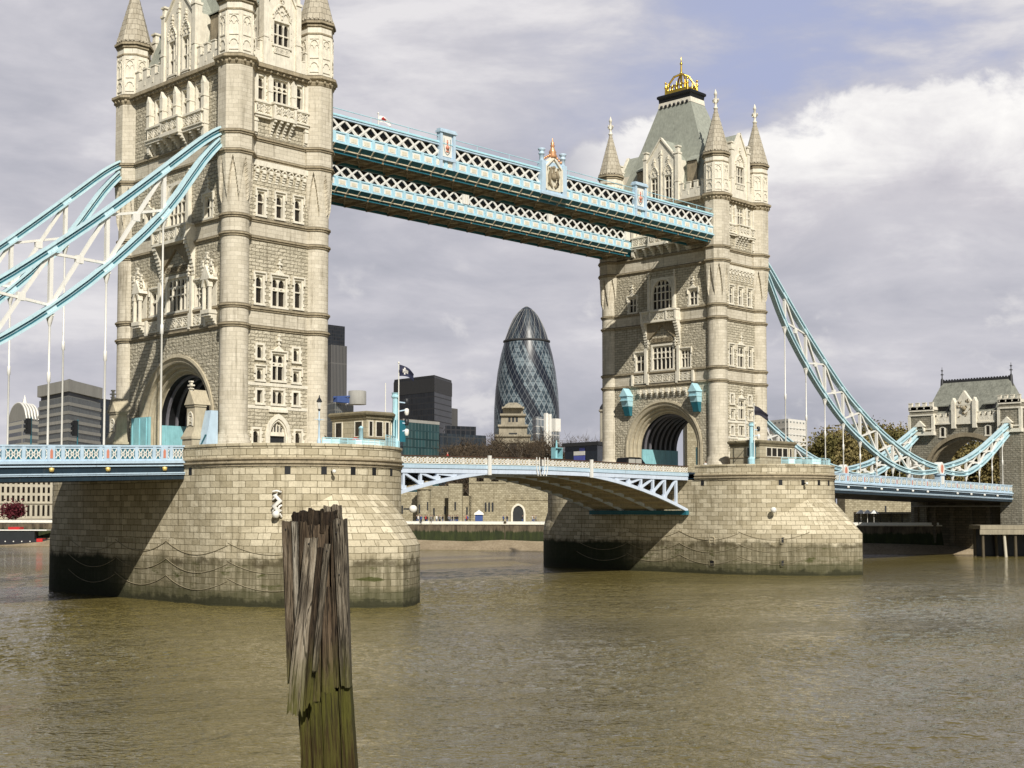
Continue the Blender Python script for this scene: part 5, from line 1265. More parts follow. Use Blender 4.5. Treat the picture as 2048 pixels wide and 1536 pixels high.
for k in range(18):
    m_ = MB(); pth = []
    for j in range(9):
        z = 155+(185.8-155)*j/8; r_ = interp([(zz, rr) for rr, zz in prof], z)+.15; a = 2*pi*k/18+.5*j/8; pth.append((v.x+r_*cos(a), v.y+r_*sin(a), z))
    m_.tube(pth, .17, 4); m_.build('dome_rib', 'pale_concrete', G)
# stepped monument tower
v = at(1026, 1000, 560); M = thing('monument_tower', (v.x, v.y, 6), 'stepped pale stone tower with columned portal in front of the glass skyscraper', 'tower')
F = lambda u, o_, z: (v.x+RT.x*u-FW.x*o_, v.y+RT.y*u-FW.y*o_, z)
zy = lambda y: at(1026, y, 560).z
m_ = MB(); m_.box(F, -8.2, 8.2, -8, 4, 6, zy(885)); m_.box(F, -7.0, 7.0, -7, 3.2, zy(885), zy(872)); m_.box(F, -5.8, 5.8, -6, 2.4, zy(872), zy(852)); m_.box(F, -4.9, 4.9, -5, 1.8, zy(852), zy(830)); m_.box(F, -4.2, 4.2, -4.6, 1.4, zy(830), zy(816)); m_.build('tower_stage', 'monument_stone', M)
m_ = MB(); m_.loft([[F(a*x, b*x, z) for a, b in ((-1, 1), (1, 1), (1, -1), (-1, -1))] for x, z in ((4.0, zy(816)), (3.1, zy(810)), (1.6, zy(805)))], cap=True); m_.build('cap', 'monument_stone', M)
for y, w_ in ((885, 8.8), (872, 7.4), (852, 6.2), (830, 5.3), (816, 4.6)): m_ = MB(); m_.box(F, -w_, w_, -w_, w_*.55, zy(y)-.3, zy(y)+.5); m_.build('cornice', 'monument_stone', M)
for i in range(3): m_ = MB(); m_.box(F, -1.9+1.5*i, -1.0+1.5*i, 1.7, 1.85, zy(850)+1.2, zy(834)); m_.build('belfry_opening', 'dark_panel', M)
m_ = MB(); m_.box(F, -1.7, 1.7, 4.0, 4.1, 6, zy(895)); arch_plate(m_, F, -1.7, 1.7, zy(895), zy(895)+.01, 1.7, 4.0, 4.1, 'round'); m_.build('portal', 'dark_panel', M)
m_ = MB(); m_.box(F, -1.7, 1.7, 2.42, 2.5, zy(871), zy(866)); m_.build('portal_window', 'dark_panel', M)
for i in (-6.4, -4.6, -2.9, 2.9, 4.6, 6.4): m_ = MB(); X, Y, _ = F(i, 4.5, 0); m_.lathe(X, Y, [(.55, 6), (.45, 7), (.42, zy(888)), (.6, zy(886))], 8); m_.build('column', 'monument_stone', M)
T, P, zt = block('office_block', (1065, 1072, 1119), (640, 630, 650), 832, 'facade_scaffold', 'white framed glass block with bright mast pipes, right of the stepped stone tower')
for px, yt in ((1092, 826), (1099, 828)): q = at(px, 900, 628); m_ = MB(); m_.box(ident, q.x-.7, q.x+.7, q.y-.7, q.y+.7, 6, at(px, yt, 628).z); m_.build('white_mast', 'white_paint', T)
q = at(1110, 900, 634); m_ = MB(); m_.box(ident, q.x-1.8, q.x+1.8, q.y-2, q.y+2, zt-7, zt-1.0); m_.build('lift_housing', 'white_paint', T)
# white keep turret and stone keep
v = at(1211, 1000, 420); K = thing('keep_turret', (v.x, v.y, 6), 'slim white stone turret with dark dome behind the farther tower', 'turret'); zy = lambda y: at(1211, y, 420).z
m_ = MB(); m_.lathe(v.x, v.y, [(2.0, 6), (1.75, 20), (1.7, zy(824)), (2.1, zy(822)), (2.1, zy(819))], 8, pi/8, smooth=False); m_.build('shaft', 'cream_stone', K)
m_ = MB(); m_.lathe(v.x, v.y, [(1.8, zy(819)), (1.7, zy(814)), (1.1, zy(808)), (.3, zy(803)), (.1, zy(796))], 10); m_.build('dome', 'dark_roof', K)
for i, y in enumerate((830, 850, 868)):
    m_ = MB(); d = (Vector(CAM)-v); d.z = 0; d.normalize(); q = Vector((v.x, v.y, 0))+d*1.72; m_.box(ident, q.x-.3, q.x+.3, q.y-.3, q.y+.1, zy(y)-.9, zy(y)+.9); m_.build('window', 'window_glass', K)
# white flats
T, P, zt = block('apartment_block', (1540, 1578, 1614), (640, 625, 640), 841, 'facade_white', 'white apartment block with gridded windows behind the right cabin', parapet=(0, 1.0, 1.0, 'white_paint'))
for i in range(6): storey(T, P, zt-3.3-3.0*i, .5, .3, 'white_paint', 'balcony_band')
# modern pavilion with screens
T, P, zt = block('pavilion', (1130, 1195, 1226), (345, 335, 345), 890, 'dark_glass', 'dark flat roofed modern pavilion with blue and white screen left of the farther tower', parapet=(0, .9, 1.12, 'dark_roof'))
A, B = Vector(P[0]), Vector(P[1]); d = (B-A).normalized(); nrm = Vector((d.y, -d.x))
for k, (u0, u1, z0, z1, mt) in enumerate(((3.6, 7.9, -3.6, -2.4, 'screen_blue'), (3.6, 7.9, -2.3, -1.3, 'white_paint'), (5.8, 7.9, -1.2, -.5, 'screen_blue'))):
    m_ = MB(); F = lambda u, o_, z: (A.x+d.x*u+nrm.x*o_, A.y+d.y*u+nrm.y*o_, z); m_.box(F, u0, u1, .02, .12, zt+z0, zt+z1); m_.build('screen_panel', mt, T)
# ------------------------------------------------------------------ castle by the wharf
def castle_tower(px0, px1, d, ytop, label, rnd=False, crn=True, slits=2, z0=6.0, name='castle_tower', yslit=None):
    c = at((px0+px1)/2, 1000, d); r = (px1-px0)/2*d/FPX; zt = at(px0, ytop, d).z
    T = thing(name, (c.x, c.y, z0), label, 'castle tower' if name == 'castle_tower' else 'castle wall')
    c2 = Vector((c.x, c.y, 0))+Vector((FW.x, FW.y, 0)).normalized()*(r if rnd else 4)
    F = lambda u, o_, z: (c.x+RT.x*u-FW.x*o_, c.y+RT.y*u-FW.y*o_, z)
    m_ = MB()
    if rnd: m_.lathe(c2.x, c2.y, [(r*1.05, z0), (r, z0+2), (r, zt)], 24, smooth=True)
    else: m_.box(F, -r, r, -8, 0, z0, zt)
    m_.build('wall', 'castle_stone', T)
    if crn:
        n = max(2, int(2*r/2.6))
        if rnd:
            for k in range(10): a = 2*pi*k/10; q = MB(); q.box(lambda u, o_, z: (c2.x+(r-.3+o_)*cos(a)-u*sin(a), c2.y+(r-.3+o_)*sin(a)+u*cos(a), z), -.8, .8, 0, .5, zt, zt+1.2); q.build('merlon', 'castle_stone', T)
        else:
            st = 2*r/(2*n-1)
            for k in range(n): q = MB(); q.box(F, -r+2*k*st, -r+2*k*st+st, -.7, .05, zt, zt+1.2); q.build('merlon', 'castle_stone', T)
        q = MB()
        if not rnd: q.box(F, -r-.05, r+.05, -.2, .18, zt-.45, zt-.15); q.build('string_course', 'castle_stone', T)
    for k in range(slits):
        u = -r*.55+1.1*r*k/max(1, slits-1) if slits > 1 else 0; oo = (sqrt(max(0, r*r-u*u))-r) if rnd else 0
        zc_ = z0+(zt-z0)*(.42 if k % 2 == 0 else .5); q = MB(); q.box(F, u-.2, u+.2, oo-.4, oo+.06, zc_-1.0, zc_+1.0); q.build('arrow_slit', 'dark_panel', T)
    return T, F, r, zt
castle_tower(833, 861, 322, 979, 'round castle tower at the left end of the wharf wall', True, True, 2)
castle_tower(775, 834, 328, 984, 'low castle wall half hidden by the nearer pier, left of round tower', False, False, 1, name='castle_wall')
castle_tower(859, 899, 328, 996, 'low stone castle wall between the round tower and square tower', False, False, 2, name='castle_wall')
castle_tower(862, 896, 352, 972, 'set back castle house with dark windows above the low wall', False, False, 3, name='castle_house')
castle_tower(897, 924, 324, 967, 'plain square castle tower left of the broad bastion', False, False, 1)
castle_tower(922, 946, 330, 992, 'short stone curtain wall joining square tower and bastion', False, False, 1, name='castle_wall')
T, F, r, zt = castle_tower(938, 1012, 330, 963, 'broad stone bastion with three lancet windows', False, True, 0)
for k in range(3):
    q = MB(); u = -.1*r+k*.85; q.box(F, u-.22, u+.22, -.3, .05, 8.6, 10.6); arch_plate(q, F, u-.22, u+.22, 10.6, 10.61, .3, -.3, .05); q.build('lancet_window', 'dark_panel', T)
T, F, r, zt = castle_tower(1000, 1105, 338, 997, 'dark battlemented castle wall with pointed gateway', False, True, 0, name='castle_wall')
q = MB(); u = -(1052-1036)*338/FPX; q.box(F, u-1.35, u+1.35, 0, .08, 6, 8.4); 
for i in range(8):
    a, b = -1+i/4, -1+(i+1)/4; q.face([F(u+a*1.35, .08, 8.4), F(u+b*1.35, .08, 8.4), F(u+b*1.35, .08, 8.4+arch_z(b, 2.7, 1.7, 'pointed')), F(u+a*1.35, .08, 8.4+arch_z(a, 2.7, 1.7, 'pointed'))])
q.build('gate_opening', 'dark_panel', T); q = MB(); hoop(q, F, u, 2.7, 8.4, 1.7, .45, -.1, .35, foot=6.0); q.build('gate_arch', 'trim', T)
T, F, r, zt = castle_tower(1012, 1100, 372, 965, 'gabled castle range with tall chimneys above the gateway wall', False, False, 5, name='castle_house')
for k in range(4): q = MB(); u = -r*.8+k*2.6; q.box(F, u-.45, u+.45, -2, -1, zt, zt+2.6); q.build('chimney', 'trim_weathered', T)
# stone keep seen through the far arch, outer wall under the right deck
T, F, r, zt = castle_tower(1376, 1450, 300, 832, 'stone castle tower seen through the farther tower archway', False, True, 0)
q = MB(); q.box(F, -.9, -.5, -.3, .06, 22.2, 23.6); q.build('window', 'dark_panel', T); q = MB(); hoop(q, F, -.7, .4, 23.5, .3, .25, -.1, .12, n=6, foot=21.9); q.build('window_surround', 'trim', T)
q = MB(); q.box(F, -r, r, -.05, .12, 16.0, 16.2); q.build('string_course', 'trim', T)
for sx_ in (-r, r-.3): q = MB(); q.box(F, sx_-.1, sx_+.4, -.3, .2, 6, zt-1); q.build('corner_buttress', 'castle_stone', T)
castle_tower(1690, 1852, 322, 985, 'pale stone castle wall visible below the right road deck', False, False, 1, name='castle_wall')
S_ = thing('riverside_shelter', tuple(at(1770, 1040, 300)), 'flat roofed riverside shelter with posts below the right road deck', 'shelter')
c = at(1770, 1000, 300); F = lambda u, o_, z: (c.x+RT.x*u-FW.x*o_, c.y+RT.y*u-FW.y*o_, z)
q = MB(); q.box(F, -6.5, 6.5, -2, 1.2, 8.2, 8.6); q.build('roof', 'trim_weathered', S_)
for k in range(6): q = MB(); q.box(F, -6.2+2.4*k, -5.9+2.4*k, .6, .9, 6, 8.2); q.build('post', 'timber_wet', S_)
q = MB(); q.box(F, -6.5, 6.5, -2, -1.8, 6, 8.2); q.build('back_wall', 'castle_stone', S_)
def parasol(px, d, label, r=1.5):
    c = at(px, 1040, d); T = thing('parasol', (c.x, c.y, 6), label, 'parasol', 'parasols on the wharf')
    q = MB(); q.lathe(c.x, c.y, [(r, 8.3), (r*.55, 8.75), (.05, 9.1)], 8, smooth=False, cap=False); q.build('canopy', 'white_paint', T); q = MB(); q.tube([(c.x, c.y, 6), (c.x, c.y, 9.0)], .06, 6); q.build('pole', 'white_paint', T)
for px, l_ in ((1722, 'white parasol beside the farther pier, leftmost of three under the right deck'), (1735, 'white parasol, middle of three under the right deck'), (1748, 'white parasol, rightmost of three under the right deck')): parasol(px, 292, l_, 1.1)
c = at(958, 1040, 305); KI = thing('kiosk', (c.x, c.y, 6), 'small dark wharf kiosk with white tent roof below the bastion', 'kiosk')
q = MB(); q.lathe(c.x, c.y, [(1.55, 8.0), (1.3, 8.4), (.3, 8.9), (.05, 9.1)], 4, YAW*-1+pi/4, smooth=False); q.build('tent_roof', 'white_paint', KI)
q = MB(); q.lathe(c.x, c.y, [(1.2, 6), (1.2, 8.0)], 4, YAW*-1+pi/4, smooth=False); q.build('counter', 'cloth_blue', KI)
# long cream building on the left, seen below the deck
A, B = at(-160, 1000, 395), at(140, 1000, 440); T = thing('custom_building', (A.x, A.y, 6), 'long cream stone building with rows of windows seen under the left deck', 'building')
d = Vector((B.x-A.x, B.y-A.y)); L_ = d.length; d.normalize(); nr = Vector((d.y, -d.x)); F = lambda u, o_, z: (A.x+d.x*u+nr.x*o_, A.y+d.y*u+nr.y*o_, z)
hol = []
rows_ = [(7.0, 10.4), (11.6, 13.4), (14.3, 16.1), (17.0, 18.8), (19.6, 21.0)]
for z0, z1 in rows_:
    for k in range(int(L_/1.9)): hol.append((1+1.9*k, 1.9+1.9*k, z0, z1))
m_ = MB(); wall_sheet(m_, F, 0, L_, [6, 10.9, 22.4], [], lambda z: 0); m_.box(F, 0, L_, -14, -.5, 6, 22.3); m_.build('wall', 'cream_stone', T)
for z in (10.9, 22.2): m_ = MB(); m_.box(F, 0, L_, -.1, .35, z, z+.4); m_.build('cornice', 'cream_stone', T)
wm = MB(); wm.box(ident, -.42, .42, -.05, .05, 0, 1); w0 = None
for h in hol:
    u = (h[0]+h[1])/2
    if u < L_*.45: continue
    if w0 is None:
        w0 = wm.build('window', 'window_glass', None); o_ = w0
    else: o_ = w0.copy(); COL.objects.link(o_)
    q = F(u, .02, h[2]); o_.parent = T; o_.location = (q[0]-A.x, q[1]-A.y, q[2]-6); o_.rotation_euler = (0, 0, atan2(d.y, d.x)); o_.scale = (1, 1, h[3]-h[2])
# ------------------------------------------------------------------ floating pier and boat, left
c = at(40, 1085, 330); d = Vector((RT.x, RT.y, 0)); F = lambda u, o_, z: (c.x+RT.x*u-FW.x*o_, c.y+RT.y*u-FW.y*o_, z)
B_ = thing('passenger_boat', (c.x, c.y, WATER), 'dark river boat with red trim moored below the left deck', 'boat')
q = MB(); q.loft([[F(u, o_, z) for u, o_ in ((-14, -1.6), (5.6, -1.6), (7.4, 0), (5.6, 1.6), (-14, 1.6))] for z in (WATER-.6, WATER+.6, WATER+1.5)], cap=True); q.build('hull', 'cloth_dark', B_)
q = MB(); q.box(F, 4.6, 6.0, -1.0, 1.72, WATER+.9, WATER+1.7); q.build('bow_panel', 'red_paint', B_)
q = MB(); q.box(F, -14, 4.0, -1.4, 1.4, WATER+1.5, WATER+3.6); q.build('cabin', 'dark_panel', B_)
q = MB(); q.box(F, -14, 7, -1.7, 1.7, WATER+3.6, WATER+3.85); q.build('roof', 'white_paint', B_)
for k in range(6): q = MB(); q.ball(F(-7+2*k, 1.62, WATER+1.0), .18, 6); q.build('porthole', 'white_paint', B_)
q = MB(); q.box(F, -2.4, .4, -1.2, 1.5, WATER+3.86, WATER+4.5); q.build('wheelhouse', 'red_paint', B_)
c = at(70, 1060, 345); F = lambda u, o_, z: (c.x+RT.x*u-FW.x*o_, c.y+RT.y*u-FW.y*o_, z)
PR = thing('pier_canopy', (c.x, c.y, 3), 'dark sloping canopy roof of a landing stage behind the moored boat', 'canopy')
q = MB(); q.hexa([F(-8, 2, 4.6), F(8, 2, 6.6), F(8, -3, 6.8), F(-8, -3, 4.8), F(-8, 2, 5.0), F(8, 2, 7.0), F(8, -3, 7.2), F(-8, -3, 5.2)]); q.build('roof', 'dark_roof', PR)
for k in range(4): q = MB(); q.box(F, -7+4.6*k, -6.7+4.6*k, 1.5, 1.8, WATER-.5, 4.9+.5*k); q.build('post', 'dark_panel', PR)
q = MB(); q.box(F, -8, 8, -3, 2, WATER-.3, WATER+.8); q.build('pontoon', 'dark_panel', PR)
wt_t, wt_p = mat('river_water')
g = wt_t.new('ShaderNodeNewGeometry'); pos = g.outputs['Position']
n = wt_t.noise(pos, 0.02, 4); 
wt_t.link(wt_t.ramp(n, [(.35, (.112, .089, .027)), (.65, (.148, .120, .042))]), wt_p.inputs['Base Color'])
wt_p.inputs['Roughness'].default_value = 0.06; wt_p.inputs['IOR'].default_value = 1.5
gust = wt_t.rng(wt_t.noise(wt_t.mapping(pos, (.6, 1.0, 1)), .022, 5, .65), .40, .62, .45, 1.25)
cdv = wt_t.mapping(pos, (.72, .69, 1))
rot = wt_t.new('ShaderNodeVectorRotate', rotation_type='Z_AXIS'); rot.inputs['Angle'].default_value = radians(46); wt_t.link(pos, rot.inputs['Vector'])
rp = rot.outputs[0]
r1 = wt_t.noise(wt_t.mapping(rp, (1.0, 1.55, 1)), 2.5, 2, .5, .3); r2 = wt_t.noise(wt_t.mapping(rp, (1.0, 1.5, 1)), .62, 3, .55, .4); r3 = wt_t.noise(rp, .13, 3, .5, .4)
h = wt_t.math('ADD', wt_t.math('MULTIPLY', r1, .45), wt_t.math('ADD', wt_t.math('MULTIPLY', r2, .55), wt_t.math('MULTIPLY', r3, 1.2)))
bump(wt_t, wt_p, wt_t.math('MULTIPLY', h, gust), 1.0, .60)
wt_p.inputs['Specular IOR Level'].default_value = .5
# the river is one sheet: real wavelets where it lies open in front of the bank, coarser and flatter further off
import numpy as np
ang = np.radians(np.concatenate([np.arange(-180, -30, 6.0), np.arange(-30, 27, .075), np.arange(27, 180, 6.0)]))+YAW
rad = [0.5, 8, 20, 30]; r_ = 36.0
while r_ < 165: rad.append(r_); r_ *= 1.0023
while r_ < 400: rad.append(r_); r_ *= 1.012
while r_ < 9000: rad.append(r_); r_ *= 1.12
rad = np.array(rad); na, nr = len(ang), len(rad)
X = CAM[0]+np.outer(rad, np.sin(ang)); Yg = CAM[1]+np.outer(rad, np.cos(ang)); rr_ = np.random.default_rng(4); Zg = np.zeros_like(X)
patch = .75+.45*np.sin(X*.031+Yg*.052+1)*np.sin(X*.057-Yg*.023)+.25*np.sin(X*.11+Yg*.13)
for i in range(70):
    lam = .42*(16**rr_.random()); kk = 2*np.pi/lam; th = rr_.normal(.9, .75); amp = .0155*lam**.80*(1 if lam < 3 else .6)*.62
    warp = .35*np.sin(X*.21+i)+.35*np.sin(Yg*.17+2*i); s = np.sin(kk*(X*np.cos(th)+Yg*np.sin(th)+warp)+rr_.random()*6.28); Zg += amp*.30*(s+.35*s*np.abs(s))
fade = np.clip((rad-30)/8, 0, 1)*np.clip((230-rad)/110, 0, 1); Zg = Zg*1.15*patch*fade[:, None]+WATER
co = np.stack([X, Yg, Zg], -1).reshape(-1, 3).astype(np.float32)
ii, jj = np.meshgrid(np.arange(nr-1), np.arange(na), indexing='ij'); j2 = (jj+1) % na
quads = np.stack([ii*na+jj, (ii+1)*na+jj, (ii+1)*na+j2, ii*na+j2], -1).reshape(-1, 4)
me = bpy.data.meshes.new('river'); me.vertices.add(len(co)); me.vertices.foreach_set('co', co.ravel()); nq = len(quads)
me.loops.add(nq*4); me.loops.foreach_set('vertex_index', quads.ravel().astype(np.int32)); me.polygons.add(nq)
me.polygons.foreach_set('loop_start', np.arange(0, nq*4, 4, dtype=np.int32)); me.polygons.foreach_set('use_smooth', np.ones(nq, dtype=bool)); me.update(); me.validate()
me.materials.append(MATS['river_water']); ro = bpy.data.objects.new('river', me); COL.objects.link(ro); struct(ro)
# ------------------------------------------------------------------ abutment gatehouse
X0 = 174.8; yc_ = -.5
AB = thing('gatehouse', (X0, 0, 3), 'stone gatehouse with steep green roof and road arch at the right shore end', 'gatehouse')
FA = lambda u, o_, z: (X0-o_, yc_-u, z)
m_ = MB(); RA, zca = 8.6, 15.2
us = sorted(set([-12, 12]+[RA*sin(radians(a)) for a in range(-90, 91, 9)]))
for F in (FA, lambda u, o_, z: (X0+9+o_, yc_+u, z)):
    for a, b in zip(us, us[1:]):
        za, zb = [zca+sqrt(max(0, RA*RA-u*u)) if abs(u) <= RA+1e-6 else 3 for u in (a, b)]
        if abs(a) >= RA-1e-6 and abs(b) >= RA-1e-6: za = zb = 3
        m_.face([F(a, 0, za), F(b, 0, zb), F(b, 0, 28.0), F(a, 0, 28.0)], [(a, za), (b, zb), (b, 28), (a, 28)])
for s in (-12, 12): m_.face([FA(s, 0, 3), FA(s, -9, 3), FA(s, -9, 28), FA(s, 0, 28)])
rr = []
for o_ in (0, -9): rr.append([FA(-RA, o_, 3)]+[FA(-RA*cos(pi*k/24), o_, zca+RA*sin(pi*k/24)) for k in range(25)]+[FA(RA, o_, 3)])
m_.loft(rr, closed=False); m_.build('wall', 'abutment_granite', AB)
m_ = MB(); hoop(m_, FA, 0, 2*RA-.2, zca, RA-.1, .7, -.3, .3, 'round', 28, foot=12); hoop(m_, FA, 0, 2*RA-1.4, zca, RA-.7, .5, -1.2, -.4, 'round', 28, foot=12); m_.build('arch_ring', 'trim_weathered', AB)
m_ = MB(); m_.box(FA, -11.9, 11.9, -8.9, -.5, 0, 11.4); m_.build('river_wall', 'quay_stone', AB)
for s in (-1, 1):
    m_ = MB(); u0, u1 = (6.5, 11.6) if s < 0 else (7.3, 11.6); a, b = (min(s*u0, s*u1), max(s*u0, s*u1))
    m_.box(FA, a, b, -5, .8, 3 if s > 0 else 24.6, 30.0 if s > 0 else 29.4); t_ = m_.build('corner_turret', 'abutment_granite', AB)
    zt = 30.0 if s > 0 else 29.4
    m_ = MB(); m_.box(FA, a-.2, b+.2, -5.2, 1.0, zt-1.2, zt-.9); m_.box(FA, a-.15, b+.15, -5.1, .95, zt-.02, zt+.6); m_.build('string_course', 'trim', t_)
    m_ = MB(); crenel(m_, FA, a-.1, b+.1, .4, .95, zt-.3, zt+1.5, 4); m_.build('parapet', 'trim', t_)
    for e in (a, b): m_ = MB(); m_.box(FA, e-.28, e+.28, .3, .95, 24.7, zt-1.2); m_.build('quoin_strip', 'trim', t_)
    m_ = MB(); m_.box(FA, a-.3, b+.3, -.1, 1.15, 24.2, 24.9); m_.box(FA, a-.1, b+.1, -.1, 1.0, 25.3, 25.6); m_.build('corbel_course', 'trim', t_)
    u = s*9.1; m_ = MB(); gablet(m_, FA, u-1.2, u+1.2, 0, 1.5, 26.0, 1.2); hoop(m_, FA, u, 1.5, 25.5, .6, .25, 0, 1.45, 'round', 8, foot=25); m_.build('chain_hood', 'trim', t_)
for a, b in ((-7.2, -2.6), (2.6, 6.4)): m_ = MB(); crenel(m_, FA, a, b, -.4, .35, 26.6, 28.6, 4); m_.box(FA, a, b, -.3, .5, 26.3, 26.6); m_.build('parapet', 'trim', AB)
m_ = MB(); m_.box(FA, -2.0, 2.0, -.5, .4, 26.2, 30.0); gablet(m_, FA, -2.0, 2.0, -.5, .45, 30.0, 2.9)
for s in (-1, 1): m_.box(FA, s*2.2-.4, s*2.2+.4, -.5, .7, 25.4, 30.6); gablet(m_, FA, s*2.2-.4, s*2.2+.4, -.5, .7, 30.6, .9)
G = m_.build('heraldic_gable', 'trim', AB)
r9 = random.Random(3); m_ = MB()
for k in range(22): a = (r9.uniform(-1.2, 1.2), r9.uniform(27.6, 30.8)); m_.tube([FA(a[0], .46, a[1]), FA(a[0]+r9.uniform(-.4, .4), .5, a[1]+r9.uniform(.1, .5)), FA(a[0]+r9.uniform(-.4, .4), .46, a[1])], .09, 4)
m_.ball(FA(0, .5, 29.3), .5, 8); m_.build('carved_arms', 'trim_weathered', G)
for u in (-4.75, 4.75):
    m_ = MB(); m_.box(FA, u-.35, u+.35, -.1, .08, 24.0, 25.6); o_ = m_.build('window', 'window_glass', AB); m_ = MB(); hoop(m_, FA, u, .7, 25.6, .05, .3, -.1, .16, foot=23.8); m_.box(FA, u-.7, u+.7, -.1, .2, 23.6, 23.9); m_.build('window_surround', 'trim', o_)
m_ = MB(); ez, rz = 27.6, 35.3
A_ = [FA(-9.4, -.6, ez), FA(9.4, -.6, ez), FA(9.4, -10, ez), FA(-9.4, -10, ez)]; Rg = [FA(-7.2, -5.2, rz), FA(7.2, -5.2, rz)]
nsub = 8
m_.face([A_[0], A_[1], Rg[1], Rg[0]]); m_.face([A_[1], A_[2], Rg[1]]); m_.face([A_[2], A_[3], Rg[0], Rg[1]]); m_.face([A_[3], A_[0], Rg[0]]); rf = m_.build('roof', 'abutment_slate', AB)
m_ = MB(); m_.box(FA, -7.2, 7.2, -5.35, -5.05, rz-.1, rz+.35)
for k in range(24): m_.box(FA, -7.1+k*.6, -6.8+k*.6, -5.3, -5.1, rz+.35, rz+.55)
m_.build('ridge_crest', 'dark_roof', rf)
for u in (-7.3, 7.3):
    m_ = MB(); X, Y, _ = FA(u, -5.2, 0); m_.lathe(X, Y, [(.45, rz-1.5), (.3, rz+.6), (.12, rz+.9), (.1, rz+1.5), (.4, rz+1.6), (.1, rz+1.8), (.08, rz+2.3), (.3, rz+2.45), (.08, rz+2.6), (.03, rz+3.2)], 8); m_.build('ridge_finial', 'dark_roof', rf)
for u in (-5.1, 4.6):
    m_ = MB(); m_.face([FA(u-1.3, -.9, 30.2), FA(u+1.3, -.9, 30.2), FA(u+1.1, -3.6, 31.9), FA(u-1.1, -3.6, 31.9)]); m_.face([FA(u-1.3, -.9, 30.2), FA(u+1.3, -.9, 30.2), FA(u+1.3, -.9, 30.0), FA(u-1.3, -.9, 30.0)])
    d_ = m_.build('dormer', 'abutment_slate', AB); m_ = MB(); m_.box(FA, u-1.05, u+1.05, -2.2, -1.5, 28.0, 30.4); m_.build('louvre', 'dark_panel', d_)
m_ = MB(); F = lambda u, o_, z: (X0-o_, -u, z); m_.box(F, -11, 9.6, .0, .9, 9.7, 9.95); m_.build('ledge', 'pale_concrete', AB)
for k in range(6): m_ = MB(); m_.box(F, -10.5+3.8*k, -9.7+3.8*k, -.1, .5, 2.5, 9.7); m_.build('wall_pier', 'quay_stone', AB)
# ------------------------------------------------------------------ jetty at the right
c = at(2030, 1060, 250); F = lambda u, o_, z: (c.x+RT.x*u-FW.x*o_, c.y+RT.y*u-FW.y*o_, z)
J = thing('timber_jetty', (c.x, c.y, WATER), 'timber jetty on pale piles at the right frame edge', 'jetty')
m_ = MB(); m_.box(F, -6.4, 14, -6, 0, 5.55, 6.3); m_.build('deck', 'wharf_deck', J); m_ = MB(); m_.box(F, -6.5, 14, -.2, .12, 4.6, 5.5); m_.build('edge_beam', 'wharf_deck', J)
for k, u in enumerate((-5.8, -1.9, .2, 4.4, 9)):
    for o_ in (-.5, -5): m_ = MB(); m_.tube([F(u+(.4 if k == 1 else 0), o_+.2, -2), F(u, o_, 5.5)], [.32, .27], 7); m_.build('pile', 'cream_stone' if k == 1 and o_ > -1 else 'timber_wet', J)
m_ = MB(); m_.box(F, -5.5, 14, -5.9, -5.6, 0, 5.5); m_.build('back_boarding', 'black_steel', J)
# ------------------------------------------------------------------ control cabins on the piers
def cabin(x0, x1, y0, y1, zt, cut, label, wins_e, wins_s):
    T = thing('control_cabin', ((x0+x1)/2, (y0+y1)/2, 15), label, 'cabin', 'stone control cabins on the piers')
    P = [(x0, y1), (x0, y0), (x1-cut, y0), (x1, y0+cut), (x1, y1)]
    def poly(off): 
        c = Vector(((x0+x1)/2, (y0+y1)/2)); return [tuple(c+(Vector(q)-c)*(1+off/ (Vector(q)-c).length)) for q in P]
    m_ = MB(); s = arclen(P); m_.loft([[(*q, 14.2) for q in P], [(*q, zt-.5) for q in P]], uvs=[(s, 14.2), (s, zt-.5)], cap=True); m_.build('wall', 'cabin_stone', T)
    m_ = MB(); m_.loft([[(*q, z) for q in poly(o_)] for o_, z in ((.05, zt-.75), (.16, zt-.7), (.16, zt-.5), (.45, zt-.3), (.5, zt-.12), (.25, zt+.05))], cap=True); m_.build('cornice_roof', 'cabin_roof', T)
    m_ = MB(); m_.loft([[(*q, z) for q in poly(o_)] for o_, z in ((.02, 16.35), (.1, 16.38), (.1, 16.5), (.02, 16.55))]); m_.build('sill_course', 'trim_weathered', T)
    FEc = lambda u, o_, z: (u, y0-o_, z); FSc = lambda u, o_, z: (x0-o_, u, z); a = 1/sqrt(2); FD = lambda u, o_, z: (x1-cut/2+u*a+o_*a, y0+cut/2+u*a-o_*a, z)
    for F, lst in ((FEc, wins_e), (FSc, wins_s), (FD, [(-cut*.35, cut*.35)])):
        for u0, u1 in lst:
            m_ = MB(); m_.box(F, u0, u1, -.05, .03, 16.6, zt-.95); o_ = m_.build('window', 'window_glass', T)
            m_ = MB(); 
            for aa, bb in ((u0-.09, u0), (u1, u1+.09)): m_.box(F, aa, bb, -.05, .09, 16.55, zt-.9)
            m_.box(F, u0, u1, -.05, .08, zt-.98, zt-.9); m_.box(F, u0, u1, -.05, .08, 16.55, 16.63); m_.build('frame', 'trim', o_)
    return T
stone('cabin_stone', (.50, .45, .33), (.42, .37, .26), (.20, .17, .11), 1.0, .5, .015, .3, 0, stain_amt=.4)
plain('cabin_roof', (.20, .17, .105), .85, var=.3)
cabin(4.5, 9.2, -19.0, -13.6, 19.05, 1.5, 'buff stone control cabin on the nearer pier beside the blue mast', [(4.85, 5.25), (5.75, 6.55), (7.0, 7.4)], [(-18.4, -17.3), (-15.2, -14.2)])
cabin(75.0, 85.2, -18.4, -13.5, 18.75, 1.6, 'buff stone control cabin on the farther pier with a row of four windows', [(76.6+i*1.35, 77.75+i*1.35) for i in range(4)]+[(82.4, 82.9)], [(-17.6, -16.4)])
